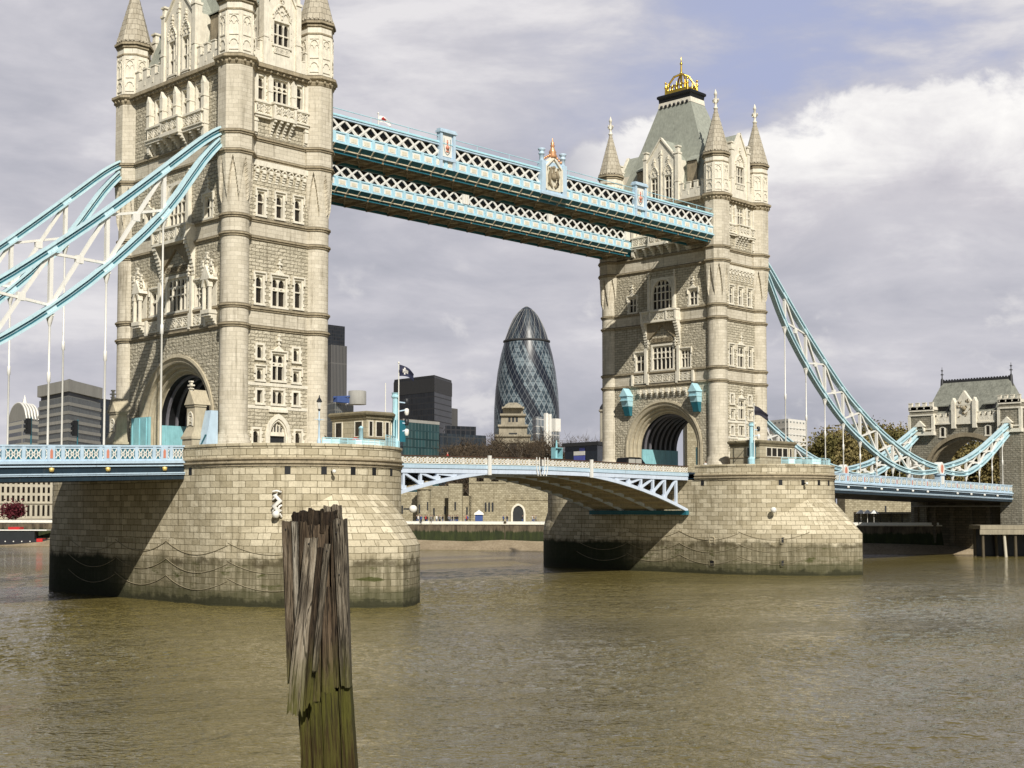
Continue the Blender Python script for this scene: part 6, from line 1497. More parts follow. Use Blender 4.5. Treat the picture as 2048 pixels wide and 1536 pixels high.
def rail_panels(x0c, a0, a1, n, h=1.1, lab='', solid=True):
    T = thing('glass_railing', (x0c, -20, 15.4), lab, 'railing')
    pts = [(x0c+10.1*cos(radians(a0+(a1-a0)*k/n)), -13.2+10.1*sin(radians(a0+(a1-a0)*k/n))) for k in range(n+1)]
    for i, q in enumerate(pts):
        m_ = MB(); m_.tube([(*q, 15.4), (*q, 15.45+h)], .045, 5); m_.build('post', 'blue_paint', T)
        if i < n:
            b = pts[i+1]; m_ = MB(); m_.bar((*q, 15.45+h), (*b, 15.45+h), .07, .07); m_.bar((*q, 15.45+h*.5), (*b, 15.45+h*.5), .05, .05); m_.build('rail', 'blue_paint', T)
            m_ = MB(); m_.bar(((q[0]*.95+b[0]*.05), (q[1]*.95+b[1]*.05), 15.45+h*.45), ((q[0]*.05+b[0]*.95), (q[1]*.05+b[1]*.95), 15.45+h*.45), .02, h*.75); m_.build('panel', 'clear_panel', T)
    return T
rail_panels(0, -66, -22, 10, lab='pale blue glazed railing round the nearer pier edge by the cabin')
rail_panels(0, -112, -68, 9, .55, lab='low pale blue railing on the nearer pier below the cabin')
rail_panels(82.3, -128, -60, 12, .9, lab='pale blue glazed railing on the farther pier in front of its cabin')
def signal_mast(x, y, zt, label):
    T = thing('signal_mast', (x, y, 15.4), label, 'mast', 'blue signal masts on the piers')
    m_ = MB(); m_.lathe(x, y, [(.5, 14.3), (.5, 16.2), (.30, 16.5), (.28, zt-2.6), (.26, zt-.6), (.38, zt-.5), (.38, zt-.3), (.28, zt-.2), (.38, zt)], 8, smooth=False); m_.build('column', 'blue_paint', T)
    m_ = MB(); m_.box(ident, x-.2, x+1.2, y-.25, y+.25, zt-5.0, zt-2.8); m_.build('equipment_box', 'deep_teal_paint', T)
    for k in range(4):
        z = zt-.9-k*1.05; m_ = MB(); m_.bar((x, y, z), (x+1.25, y-.3, z+(.25 if k % 2 else -.1)), .12, .12); a_ = m_.build('arm', 'pale_blue_paint', T)
        m_ = MB(); m_.lathe(x+1.3, y-.3, [(.16, z-.3), (.24, z-.1), (.24, z+.3), (.1, z+.4)], 8); m_.build('lamp', 'white_paint' if k % 2 else 'dark_panel', a_)
    m_ = MB(); m_.tube([(x-1.3, y, zt-2.2), (x-1.3, y, zt+.9)], .06, 5); m_.bar((x-1.3, y, zt-2.1), (x, y, zt-2.1), .08, .08); m_.build('whip_aerial', 'white_paint', T)
def flagpole(x, y, z0, zt, label, size, mats, slope=.55, seed=1):
    T = thing('flagpole', (x, y, z0), label, 'flag')
    m_ = MB(); m_.tube([(x, y, z0), (x, y, zt)], [.09, .05], 6); m_.ball((x, y, zt+.08), .12, 6); m_.build('pole', 'white_paint', T)
    L_, h = size; dx = Vector((.80, -.45, 0)).normalized(); nx = Vector((-dx.y, dx.x, 0)); rings = []
    for i in range(13):
        t_ = i/12; q = Vector((x, y, zt-.1))+dx*(L_*t_*.85)+nx*(.30*sin(t_*7+seed)*t_)+Vector((0, 0, -slope*L_*t_*t_*.8-.1*t_))
        rings.append([tuple(q+Vector((0, 0, -h*(1-.35*t_)*k/6))+nx*(.10*sin(k*1.3+t_*5))) for k in range(7)])
    m_ = MB(); m_.loft(rings, closed=False, smooth=True, m=0); f_ = m_.build('flag', mats[0], T)
    if len(mats) > 1:
        e = MB(); e.loft([[tuple(Vector(q)+Vector((-.02, -.03, 0))) for q in r[2:5]] for r in rings[3:8]], closed=False, smooth=True); e.loft([[tuple(Vector(q)+Vector((-.02, -.035, 0))) for q in r[1:6]] for r in rings[4:6]], closed=False); e.build('emblem', mats[1], f_)
    return T
v = onp(1, -18.6, 790, 880); signal_mast(v.x, v.y, 21.2, 'blue signal mast with lamps beside the cabin on the nearer pier')
v = onp(1, -18.9, 797, 880); flagpole(v.x, v.y, 15.4, 24.2, 'white pole flying a dark navy flag above the nearer pier cabin', (1.9, 1.2), ['flag_navy', 'flag_white'])
v = onp(1, -17.5, 1503, 925); signal_mast(v.x, v.y, 21.2, 'blue signal mast with lamps left of the cabin on the farther pier')
v = onp(1, -17.8, 1509, 925); flagpole(v.x, v.y, 15.4, 23.6, 'white pole flying a black flag against the farther tower', (2.4, 1.3), ['black_cloth'], .6, 3)
flagpole(15.2, -8.0, 51.3, 53.6, 'small white and red flag on the front high walkway roof', (1.7, .8), ['flag_white', 'red_paint'], .45, 2)
def lamp(x, y, z0, h, label):
    T = thing('street_lamp', (x, y, z0), label, 'street lamp', 'lamp posts on the bridge')
    m_ = MB(); m_.lathe(x, y, [(.22, z0), (.2, z0+.8), (.11, z0+1.0), (.08, z0+h*.55), (.16, z0+h*.57), (.07, z0+h*.6), (.06, z0+h-1.0)], 8); m_.build('post', 'pale_blue_paint', T)
    m_ = MB(); m_.bar((x-.55, y, z0+h*.58), (x+.55, y, z0+h*.58), .06, .06); m_.build('ladder_bar', 'pale_blue_paint', T)
    m_ = MB(); m_.lathe(x, y, [(.10, z0+h-1.0), (.24, z0+h-.35), (.24, z0+h-.33)], 6, smooth=False); m_.build('lantern', 'white_paint', T)
    m_ = MB(); m_.lathe(x, y, [(.32, z0+h-.33), (.24, z0+h-.15), (.08, z0+h+.1), (.03, z0+h+.35)], 6, smooth=False); m_.lathe(x, y, [(.06, z0+h-1.25), (.16, z0+h-1.1), (.10, z0+h-1.0)], 6); m_.build('lantern_cap', 'dark_panel', T)
v = onp(1, -17.0, 638, 880); lamp(v.x, v.y, 15.3, 4.9, 'tall lamp post with dark lantern standing before the nearer tower window front')
lamp(156.5, 9.2, 13.0, 4.6, 'slim lamp post on the right deck inside the gatehouse arch, left one'); lamp(166.0, 6.5, 12.8, 4.6, 'slim lamp post on the right deck inside the gatehouse arch, right one')
def traffic_light(px, lab):
    v = onp(1, -7.2, px, 880); T = thing('traffic_light', (v.x, v.y, 14), lab, 'traffic light', 'traffic lights on the left deck')
    m_ = MB(); m_.tube([(v.x, v.y, 14), (v.x, v.y, 17.6)], .07, 6); m_.build('pole', 'teal_paint', T)
    m_ = MB(); m_.box(ident, v.x-.45, v.x-.08, v.y-.2, v.y+.2, 16.1, 17.5); h_ = m_.build('signal_head', 'black_steel', T)
    for k in range(3): m_ = MB(); m_.box(ident, v.x-.62, v.x-.45, v.y-.14, v.y+.14, 16.2+.42*k, 16.5+.42*k); m_.build('hood', 'black_steel', h_)
traffic_light(62, 'black traffic light behind the left railing, the one nearer the frame edge'); traffic_light(155, 'black traffic light on teal pole behind the left railing, nearer the bridge tower')
v = onp(1, 8.9, 1113, 905); T = thing('beacon_mast', tuple(v), 'cyan lantern mast on the far side of the opening road span', 'mast')
m_ = MB(); m_.lathe(v.x, v.y, [(.3, 14.2), (.2, 16.0), (.14, 18.8), (.05, 19.3)], 8); m_.build('post', 'cyan_paint', T); m_ = MB(); m_.box(ident, v.x-.7, v.x+.9, v.y-.4, v.y+.4, 16.6, 16.75)
for a in (-.7, .8): m_.box(ident, v.x+a, v.x+a+.08, v.y-.4, v.y+.4, 16.75, 18.1)
m_.box(ident, v.x-.7, v.x+.9, v.y-.4, v.y+.4, 18.1, 18.2); m_.build('cage', 'cyan_paint', T)
# lifebuoy post on the near pier
v = onp(1, -20.5, 722, 885); T = thing('lifebuoy_post', tuple(v), 'blue post beside red lifebuoy at the cabin foot', 'lifebuoy')
m_ = MB(); m_.lathe(v.x, v.y, [(.24, 15.3), (.22, 17.2), (.28, 17.25), (.1, 17.45)], 8); m_.build('post', 'blue_paint', T)
m_ = MB(); rings = []
for k in range(16):
    a = 2*pi*k/16; cx_, cz_ = v.x-.75+.45*cos(a), 15.75+.45*sin(a); rings.append([(cx_+.12*cos(b)*cos(a), v.y-.1+.12*sin(b), cz_+.12*cos(b)*sin(a)) for b in [2*pi*j/6 for j in range(6)]])
rings.append(rings[0]); m_.loft(rings, smooth=True); m_.build('ring', 'red_paint', T)
# gabled stone gate piers and blue link housings in front of the near arch
def gate_pier(y, label, s):
    x = -8.3; T = thing('gate_pier', (x, y, 14.2), label, 'stone pier', 'gabled stone piers before the near arch')
    F = lambda u, o_, z: (x-o_, y-u, z)
    m_ = MB(); m_.box(F, -.85, .85, -1.0, .7, 14.0, 16.2); m_.box(F, -.95, .95, -1.1, .8, 16.2, 16.45); m_.hexa([F(-.9, .75, 16.451), F(.9, .75, 16.451), F(.9, -1.0, 16.451), F(-.9, -1.0, 16.451), F(-.7, .3, 17.4), F(.7, .3, 17.4), F(.7, -1.0, 17.4), F(-.7, -1.0, 17.4)]); m_.box(F, -.7, .7, -1.0, .3, 17.4, 19.4); m_.box(F, -.8, .8, -1.0, .4, 19.4, 19.6); m_.build('shaft', 'archstone', T)
    m_ = MB(); gablet(m_, F, -.9, .9, -1.4, .5, 19.6, 1.5); m_.build('gable_cap', 'archstone', T); m_ = MB(); finial(m_, F, 0, .3, 20.95, 1.0, .2); m_.build('finial', 'trim', T)
    m_ = MB(); hoop(m_, F, 0, .7, 18.3, .5, .12, .28, .40, foot=17.5); tracery(m_, F, -.34, .34, 17.6, 18.6, .38, 1, .07); m_.build('carved_panel', 'trim', T)
gate_pier(-7.9, 'gabled stone pier with cross finial, right of the near archway', 1); gate_pier(7.0, 'gabled stone pier left of the near archway', -1)
for y, lab in ((-9.4, 'pale blue steel link housing leaning on the corner turret, right of near archway'), (4.6, 'cyan steel screen filling the left side of the near archway')):
    T = thing('steel_housing', (-7.5, y, 14.2), lab, 'steel housing'); m_ = MB(); F = lambda u, o_, z: (-7.0-o_, y-u, z)
    if y < 0: m_.hexa([F(-.9, 1.4, 14.2), F(.5, 1.4, 14.2), F(.5, -.2, 14.2), F(-.9, -.2, 14.2), F(-.5, .6, 19.0), F(.5, .6, 19.0), F(.5, -.2, 19.0), F(-.5, -.2, 19.0)]); m_.build('casing', 'pale_blue_paint', T); m_ = MB(); m_.bar(F(-.95, 1.3, 14.6), F(.4, 1.1, 16.6), .12, .12); m_.build('handrail', 'teal_paint', T)
    else:
        m_.box(F, -1.7, 1.7, -.5, -.2, 14.2, 19.0); m_.build('casing', 'cyan_paint', T)
        for k in range(3): m_ = MB(); m_.box(F, -1.6+1.4*k, -1.4+1.4*k, -.2, -.1, 14.2, 18.9); m_.build('rib', 'cyan_paint', T)
# ------------------------------------------------------------------ fittings on the piers
def drum_pt(x0, px, py, off=0):
    o, d = ray(px, py); best = None
    for i in range(4000):
        t_ = (60+i*.05)/d.length; q = o+d*t_
        yy = min(0, q.y+13.2) if q.y < -13.2 else 0
        h_ = math.hypot(q.x-x0, yy)
        if h_ < 10.7+off: return q
        if best is None or h_ < best[0]: best = (h_, q)
    return best[1]
def plan_pt(x0, px, py):
    o, d = ray(px, py); P = PIER_PLAN[x0]
    def inside(x, y):
        c = False
        for i in range(len(P)):
            (xa, ya), (xb, yb) = P[i-1], P[i]
            if (ya > y) != (yb > y) and x < (xb-xa)*(y-ya)/(yb-ya)+xa: c = not c
        return c
    for i in range(3200):
        q = o+d*((100+i*.05)/d.length)
        if inside(q.x, q.y): return q
    return drum_pt(x0, px, py)
def floodlight(px, py, x0, label, r=.42):
    q = drum_pt(x0, px, py, .5); yy = min(0, q.y+13.2); nrm = Vector((q.x-x0, yy, 0)).normalized()
    T = thing('floodlight', tuple(q), label, 'floodlight', 'round floodlights on the piers'); b = q+nrm*(r*.85)
    m_ = MB(); m_.ball(tuple(b), r, 10); m_.build('housing', 'white_paint', T); m_ = MB(); m_.bar(tuple(q-nrm*.6), tuple(b), .16, .16); m_.build('bracket', 'dark_panel', T)
floodlight(819, 1018, 0, 'white round floodlight at the right edge of the nearer pier'); floodlight(1546, 1020, 82.3, 'white round floodlight on the sunlit face of the farther pier'); floodlight(667, 943, 0, r=.2, label='small floodlight under the band of the nearer pier'); floodlight(1612, 967, 82.3, r=.2, label='small floodlight under the band of the farther pier')
q = drum_pt(0, 555, 1008, 0); yy = min(0, q.y+13.2); nrm = Vector((q.x, yy, 0)).normalized(); tg = Vector((-nrm.y, nrm.x, 0))
T = thing('carved_figure', tuple(q), 'white carved stone figure fixed on the curved face of the nearer pier', 'carving'); F = lambda u, o_, z: (q.x+tg.x*u+nrm.x*o_, q.y+tg.y*u+nrm.y*o_, z)
m_ = MB(); m_.box(F, -.48, .48, -.3, .04, 8.3, 11.1); m_.build('backplate', 'trim_weathered', T)
m_ = MB(); m_.tube([F(.3, .2, 11.0), F(-.2, .35, 10.6), F(.3, .4, 10.1), F(-.3, .4, 9.6), F(.25, .42, 9.1), F(0, .5, 8.7)], [.14, .22, .26, .24, .3, .2], 8); m_.ball(F(-.05, .6, 8.85), .36, 8)
for a, b in (((.35, 10.9), (-.4, 10.95)), ((-.4, 10.2), (.1, 10.4)), ((.4, 9.7), (.1, 9.3)), ((-.42, 9.1), (-.1, 9.3)), ((.4, 8.6), (.2, 9.0))): m_.tube([F(a[0], .15, a[1]), F((a[0]+b[0])/2, .42, (a[1]+b[1])/2+.1), F(b[0], .3, b[1])], .10, 5)
m_.build('carving', 'white_paint', T)
for px, py in ((1424, 1080), (1568, 1080), (1424, 1126), (1568, 1126)):
    q = plan_pt(82.3, px, py); yy = min(0, q.y+13.2)*.75; nrm = Vector((q.x-82.3, yy, 0)).normalized(); tg = Vector((-nrm.y, nrm.x, 0)); F = lambda u, o_, z: (q.x+tg.x*u+nrm.x*o_, q.y+tg.y*u+nrm.y*o_, q.z+z)
    m_ = MB(); m_.box(F, -.36, .36, -.6, .02, -.36, .36); P_ = m_.build('mooring_recess', 'black_steel', P2); m_ = MB(); hoop(m_, F, 0, .72, .3, .05, .14, -.4, .08, 'round', 4, foot=-.36); m_.box(F, -.5, .5, -.4, .08, -.5, -.36); m_.build('recess_frame', 'pier_granite', P_)
# ------------------------------------------------------------------ vehicles
def car(x, y, z0, heading, body, label, van=False, sc=1.0):
    T = thing('parked_car' if not van else 'black_cab', (x, y, z0), label, 'car' if not van else 'taxi'); ch, sh = cos(heading), sin(heading)
    F = lambda u, o_, z: (x+(ch*u-sh*o_)*sc, y+(sh*u+ch*o_)*sc, z0+z*sc)
    sec = [(-2.25, .45, .95), (-2.2, .4, 1.05), (-1.9, .35, 1.12), (1.1, .35, 1.1), (2.0, .38, .98), (2.3, .5, .8)]
    m_ = MB(); m_.loft([[F(u, -.88, a), F(u, .88, a), F(u, .86, b), F(u, -.86, b)] for u, a, b in sec], cap=True); m_.build('body', body, T)
    hr = 1.85 if van else 1.48; cs = [(-2.0, 1.1, .84), (-1.75, hr-.08, .72), (-1.2, hr, .70), (.4, hr, .70), (.75, hr-.12, .72), (1.35, 1.1, .84)]
    m_ = MB(); m_.loft([[F(u, -w_, 1.08), F(u, w_, 1.08), F(u, w_*.96, z), F(u, -w_*.96, z)] for u, z, w_ in cs], cap=True); c_ = m_.build('cabin', body, T)
    for s in (-1, 1):
        for a, b in ((-1.55, -.5), (-.35, .6)): m_ = MB(); m_.box(lambda u, o_, z: F(u, s*o_, z), a, b, .70, .79, 1.15, hr-.2); m_.build('side_window', 'cab_window', c_)
    for u in (-1.4, 1.45):
        for s in (-1, 1):
            m_ = MB(); rings = [[F(u+.33*cos(2*pi*k/12), s*o_, .33+.33*sin(2*pi*k/12)) for k in range(12)] for o_ in (.70, .90)]; m_.loft(rings, cap=True); m_.build('wheel', 'black_steel', T)
    for s in (-1, 1): m_ = MB(); m_.ball(F(2.2, s*.65, .8), .12, 6); m_.build('headlight', 'white_paint', T)
plain('cab_window', (.45, .43, .38), .15)
v = onp(1, -6.0, 1265, 925); car(v.x, v.y, 14.05, 0, 'car_black', 'black taxi with pale windows on the road before the farther archway', True, 1.25)
car(137.5, 5.5, 12.85, 0, 'car_red', 'red car on the right deck, left of the chain boss', False, 1.2); car(131.5, 5.5, 12.95, 0, 'car_red', 'red car following behind on the right deck, farther from the boss', False, 1.2)
# ------------------------------------------------------------------ people on the wharf and pier
def body_mesh(top, legs, lean=0, seed=0):
    r_ = random.Random(seed); m_ = MB(); st = r_.uniform(.08, .2)
    body = [(.0, .0, .80, .17, .12), (0, 0, .95, .18, .13), (0, 0, 1.15, .17, .12), (0, 0, 1.32, .21, .13), (0, 0, 1.42, .19, .11), (0, 0, 1.48, .07, .06), (0, .01, 1.55, .065, .07), (0, .01, 1.60, .085, .10), (0, .01, 1.68, .09, .11), (0, .01, 1.76, .07, .09), (0, .01, 1.79, .02, .03)]
    rings = [[(cx+a*cos(2*pi*k/10), cy+b*sin(2*pi*k/10), z) for k in range(10)] for cx, cy, z, a, b in body]; m_.loft(rings, smooth=True, cap=True, mf=lambda i: 0 if i < 5 else 1)
    for s in (-1, 1):
        m_.tube([(s*.09, 0, .88), (s*.10, s*st*.5, .48), (s*.11, s*st, .06), (s*.11, s*st-.12, .03)], [.095, .07, .05, .045], 7, m=2)
        m_.tube([(s*.19, 0, 1.38), (s*.27, .02, 1.12), (s*.24, -.10-.1*r_.random(), .88)], [.06, .048, .04], 6, m=0)
    o_ = m_.build('person', [top, 'skin', legs]); h_ = MB(); h_.ball((0, .03, 1.72), .105, 8); h_.build('hair', 'hair', o_); return o_
protos = []
tops = [('dark', 'dark coat'), ('blue', 'blue jacket'), ('white', 'white top'), ('red', 'red jacket'), ('tan', 'tan coat'), ('grey', 'grey coat')]
used = set()
r5 = random.Random(11)
def person(x, y, z, rz, k, label=None):
    c_, d_ = tops[k]
    o_ = body_mesh('cloth_'+c_, 'cloth_dark' if k % 2 else 'cloth_blue', seed=k) if k not in used else None
    if o_ is None:
        src = next(q for q in bpy.data.objects if q.name.startswith('person') and q.get('k') == k); o_ = src.copy(); COL.objects.link(o_)
        for ch in src.children: h_ = ch.copy(); COL.objects.link(h_); h_.parent = o_
    used.add(k); o_['k'] = k; o_.location = (x, y, z); o_.rotation_euler = (0, 0, rz)
    tag(o_, label or f'person in a {d_} among the visitors along the wharf railing', 'person', 'visitors on the wharf'); return o_
for i in range(44):
    px = r5.uniform(832, 935) if i < 32 else (r5.uniform(1000, 1075) if i < 38 else r5.uniform(1722, 1815)); v = at(px, 1045, r5.uniform(304, 316)); person(v.x, v.y, QZ+.2, r5.uniform(0, 6.28), [0, 0, 1, 0, 5, 2, 4, 0, 3, 5][i % 10])
v = onp(1, -10.9, 1411, 925); o_ = person(v.x, v.y, 14.25, 2.2, 2, 'person in a white top leaning at the farther pier parapet below the corner turret'); o_['group'] = 'people on the bridge'
v = onp(1, -6.8, 895, 912); o_ = person(v.x, v.y, 14.3, 1.2, 3, 'person in a red jacket walking on the opening road span'); o_['group'] = 'people on the bridge'
# ------------------------------------------------------------------ trees
def leafmat(name, a, b):
    t, p = mat(name); oi = t.new('ShaderNodeObjectInfo'); g = t.new('ShaderNodeNewGeometry'); n = t.noise(g.outputs['Position'], .8, 3)
    t.link(t.ramp(t.math('ADD', t.math('MULTIPLY', n, .8), t.math('MULTIPLY', oi.outputs['Random'], .25)), [(.3, a), (.75, b)]), p.inputs['Base Color']); p.inputs['Roughness'].default_value = .8; p.inputs['Specular IOR Level'].default_value = .15
leafmat('spring_leaf', (.125, .10, .036), (.29, .235, .10)); leafmat('green_leaf', (.075, .07, .022), (.18, .155, .055)); leafmat('twig', (.05, .035, .022), (.12, .09, .06)); leafmat('red_leaf', (.07, .012, .018), (.15, .03, .04))
plain('bark', (.07, .055, .04), .9, var=.3, scale=1.5)
def tree(name, loc, h, sp, leaf, nleaf, label, cat, group, seed, lsz=.28, bare=False):
    r_ = random.Random(seed); T = thing(name, loc, label, cat, group); x, y, z = loc
    tr = MB(); tr.tube([(x, y, z-.3), (x+.1, y, z+h*.2), (x+r_.uniform(-.3, .3), y, z+h*.45), (x, y, z+h*.8)], [h*.028, h*.02, h*.014, h*.004], 6); tips = []
    for i in range(26 if bare else 14):
        a = r_.uniform(0, 6.28); hb = h*r_.uniform(.22, .7); L_ = sp*r_.uniform(.45, 1.0)*(1.15-hb/h*.6); b = Vector((x, y, z+hb)); e = b+Vector((cos(a)*L_, sin(a)*L_, h*r_.uniform(.12, .32)))
        mid = (b+e)/2+Vector((0, 0, h*.03)); tr.tube([tuple(b), tuple(mid), tuple(e)], [h*.010, h*.006, h*.002], 4); tips += [e, (mid+e)/2, mid]
        for k in range(3): e2 = mid+Vector((r_.uniform(-1, 1), r_.uniform(-1, 1), r_.uniform(.1, 1.1)))*sp*.42; tr.tube([tuple(mid), tuple(e2)], [h*.005, h*.0015], 3); tips += [e2, (mid+e2)/2]
    tips += [Vector((x, y, z+h*.8))]
    tr.build('trunk', 'bark', T); cr = MB()
    for k in range(nleaf):
        t_ = tips[r_.randrange(len(tips))]; s = sp*.23; cg = lambda q_: max(-1.5*q_, min(1.5*q_, r_.gauss(0, q_))); q = t_+Vector((cg(s), cg(s), cg(s*.8)+.2))
        a, b = Vector((r_.gauss(0, 1), r_.gauss(0, 1), r_.gauss(0, 1))).normalized(), Vector((r_.gauss(0, 1), r_.gauss(0, 1), r_.gauss(0, 1)))
        b = a.cross(b).normalized(); l1 = lsz*r_.uniform(.6, 1.5)
        if bare:
            d = (q-t_); d = (d.normalized()+Vector((0, 0, .5))).normalized(); q0 = t_+(q-t_)*.3; wv = a.cross(d).normalized()*.045; q1 = q0+d*l1*4.2
            cr.face([tuple(q0-wv), tuple(q0+wv), tuple(q1)])
        else: cr.face([tuple(q-a*l1-b*l1*.7), tuple(q+a*l1-b*l1*.7), tuple(q+a*l1+b*l1*.7), tuple(q-a*l1+b*l1*.7)])
    cr.build('crown', leaf, T); return T
r7 = random.Random(21)
SHADES = ['olive brown spring tree', 'broad brownish tree', 'tall thin leaved tree']
spots = [(1640, 350, 866), (1668, 362, 856), (1700, 345, 862), (1728, 368, 852), (1757, 350, 858), (1786, 362, 850), (1812, 346, 868), (1838, 356, 874), (1625, 380, 880), (1716, 385, 868), (1855, 372, 890), (1770, 390, 866), (1685, 395, 872), (1800, 392, 872), (1890, 330, 880), (1935, 345, 872), (1985, 335, 884)]
names = ['leftmost in the wood beyond the right deck', 'just right of the white flats', 'behind the second hanger rod', 'left of the middle hanger rods', 'in the middle of the wood', 'right of the middle of the wood', 'near the gatehouse roof', 'touching the left gatehouse turret', 'lowest at the left end of the wood', 'half hidden behind the others', 'lowest beside the gatehouse', 'far back in the middle', 'far back at the left', 'far back at the right', 'seen through the left of the gatehouse arch', 'seen through the middle of the gatehouse arch', 'seen through the right of the gatehouse arch']
for i, ((px, d, yt), nm) in enumerate(zip(spots, names)):
    v = at(px, 1000, d); hz = at(px, yt, d).z-6.2
    tree('deciduous_tree', (v.x, v.y, 6.2), hz, hz*.32, 'spring_leaf' if i % 3 else 'green_leaf', 8000, f'{SHADES[i % 3]} {nm}', 'tree', 'trees beyond the right deck', 40+i, .23)
for i, px in enumerate((915, 940, 962, 988, 1012, 1036, 1060, 1085, 1112, 1142, 1170, 1196)):
    d = r7.uniform(385, 440); v = at(px, 1000, d); hz = at(px, r7.uniform(862, 884), d).z-6.2
    tree('bare_tree', (v.x, v.y, 6.2), hz, hz*.34, 'twig', 2600, f'leafless brown tree in the row above the opening span, {["first", "second", "third", "fourth", "fifth", "sixth", "seventh", "eighth", "ninth", "tenth", "eleventh", "last"][i]} from the left', 'tree', 'bare trees above the opening span', 80+i, .36, True)
for i, px in enumerate((930, 1000, 1070, 1150)):                 # hedge-like scrub at the foot of the row
    v = at(px, 1000, 445); tree('bushy_tree', (v.x, v.y, 6.2), at(px, 893, 445).z-6.2, 7.5, 'twig', 3000, ['brown scrubby tree behind the left part of the bare row', 'brown scrubby tree behind the stepped stone tower foot', 'brown scrubby tree below the white framed block', 'brown scrubby tree below the distant pavilion'][i], 'tree', 'scrub behind the bare trees', 120+i, .5)
v = at(24, 1040, 365); tree('red_tree', (v.x, v.y, 4.6), 5.8, 3.6, 'red_leaf', 1500, 'small dark red leaved tree in front of the cream building', 'tree', None, 5, .2)
# ------------------------------------------------------------------ broken timber dolphin in the foreground
def woodmat(name, dry, dark, weed=True):
    t, p = mat(name); g = t.new('ShaderNodeNewGeometry'); pos = g.outputs['Position']; sp = t.new('ShaderNodeSeparateXYZ'); t.link(pos, sp.inputs[0]); oi = t.new('ShaderNodeObjectInfo')
    tcn = t.new('ShaderNodeTexCoord'); uv = tcn.outputs['UV']
    gr_ = t.noise(t.mapping(uv, (16, .9, 1)), 1.0, 8, .68, .4); g2 = t.noise(t.mapping(uv, (60, 1.6, 1)), 1.0, 4, .6); big = t.noise(pos, 2.2, 4, .6)
    f = t.math('ADD', t.math('MULTIPLY', gr_, .56), t.math('ADD', t.math('MULTIPLY', g2, .24), t.math('MULTIPLY', oi.outputs['Random'], .20)))
    col = t.ramp(f, [(.34, tuple(x*.25 for x in dark)), (.45, dark), (.56, tuple((a+b)/2 for a, b in zip(dry, dark))), (.68, dry)])
    col = t.mix(t.math('MULTIPLY', t.rng(t.noise(t.mapping(uv, (3.0, .55, 1)), 1.0, 5, .6), .46, .66), .75), col, (.026, .018, .011, 1))
    for sc_, wd in ((9, .022), (22, .03)):                        # drying cracks along the grain
        ck = t.math('ABSOLUTE', t.math('SUBTRACT', t.noise(t.mapping(uv, (sc_, .35, 1)), 1.0, 3, .5, .3), .5)); col = t.mix(t.math('MULTIPLY', t.rng(ck, wd, wd*.3), .85), col, (.012, .009, .006, 1))
    if weed:
        zz = t.math('ADD', sp.outputs[2], t.math('MULTIPLY', t.math('SUBTRACT', big, .5), 1.0)); col = t.mix(t.math('MULTIPLY', t.rng(zz, 6.9, 5.2), t.rng(gr_, .36, .56, .15, .9)), col, (.095, .092, .016, 1)); col = t.mix(t.math('MULTIPLY', t.rng(zz, 5.2, 4.2), t.rng(gr_, .40, .6, .8, .3)), col, (.040, .022, .008, 1))
    t.link(col, p.inputs['Base Color']); p.inputs['Roughness'].default_value = .82; p.inputs['Specular IOR Level'].default_value = .25
    bump(t, p, t.math('ADD', gr_, t.math('MULTIPLY', g2, .5)), 1.0, .06)
woodmat('weathered_wood', (.45, .39, .30), (.17, .128, .085)); woodmat('brown_wood', (.20, .145, .095), (.055, .036, .021)); woodmat('pale_wood', (.52, .48, .40), (.25, .21, .155)); woodmat('dark_wood', (.15, .11, .072), (.040, .026, .015)); woodmat('rotten_shade_wood', (.06, .04, .025), (.012, .008, .006), False); woodmat('wet_wood', (.13, .105, .035), (.04, .030, .012))
DP = 29.0; pxm = DP/FPX
DV = Vector((FW.x, FW.y, 0)).normalized()
DC = at(638, 1300, DP)
def PP(px, py, o_): v = at(px, py, DP); return Vector((v.x, v.y, v.z))-DV*o_
PL = thing('mooring_dolphin', (DC.x, DC.y, WATER), 'broken old timber mooring post standing in the foreground water', 'mooring post')
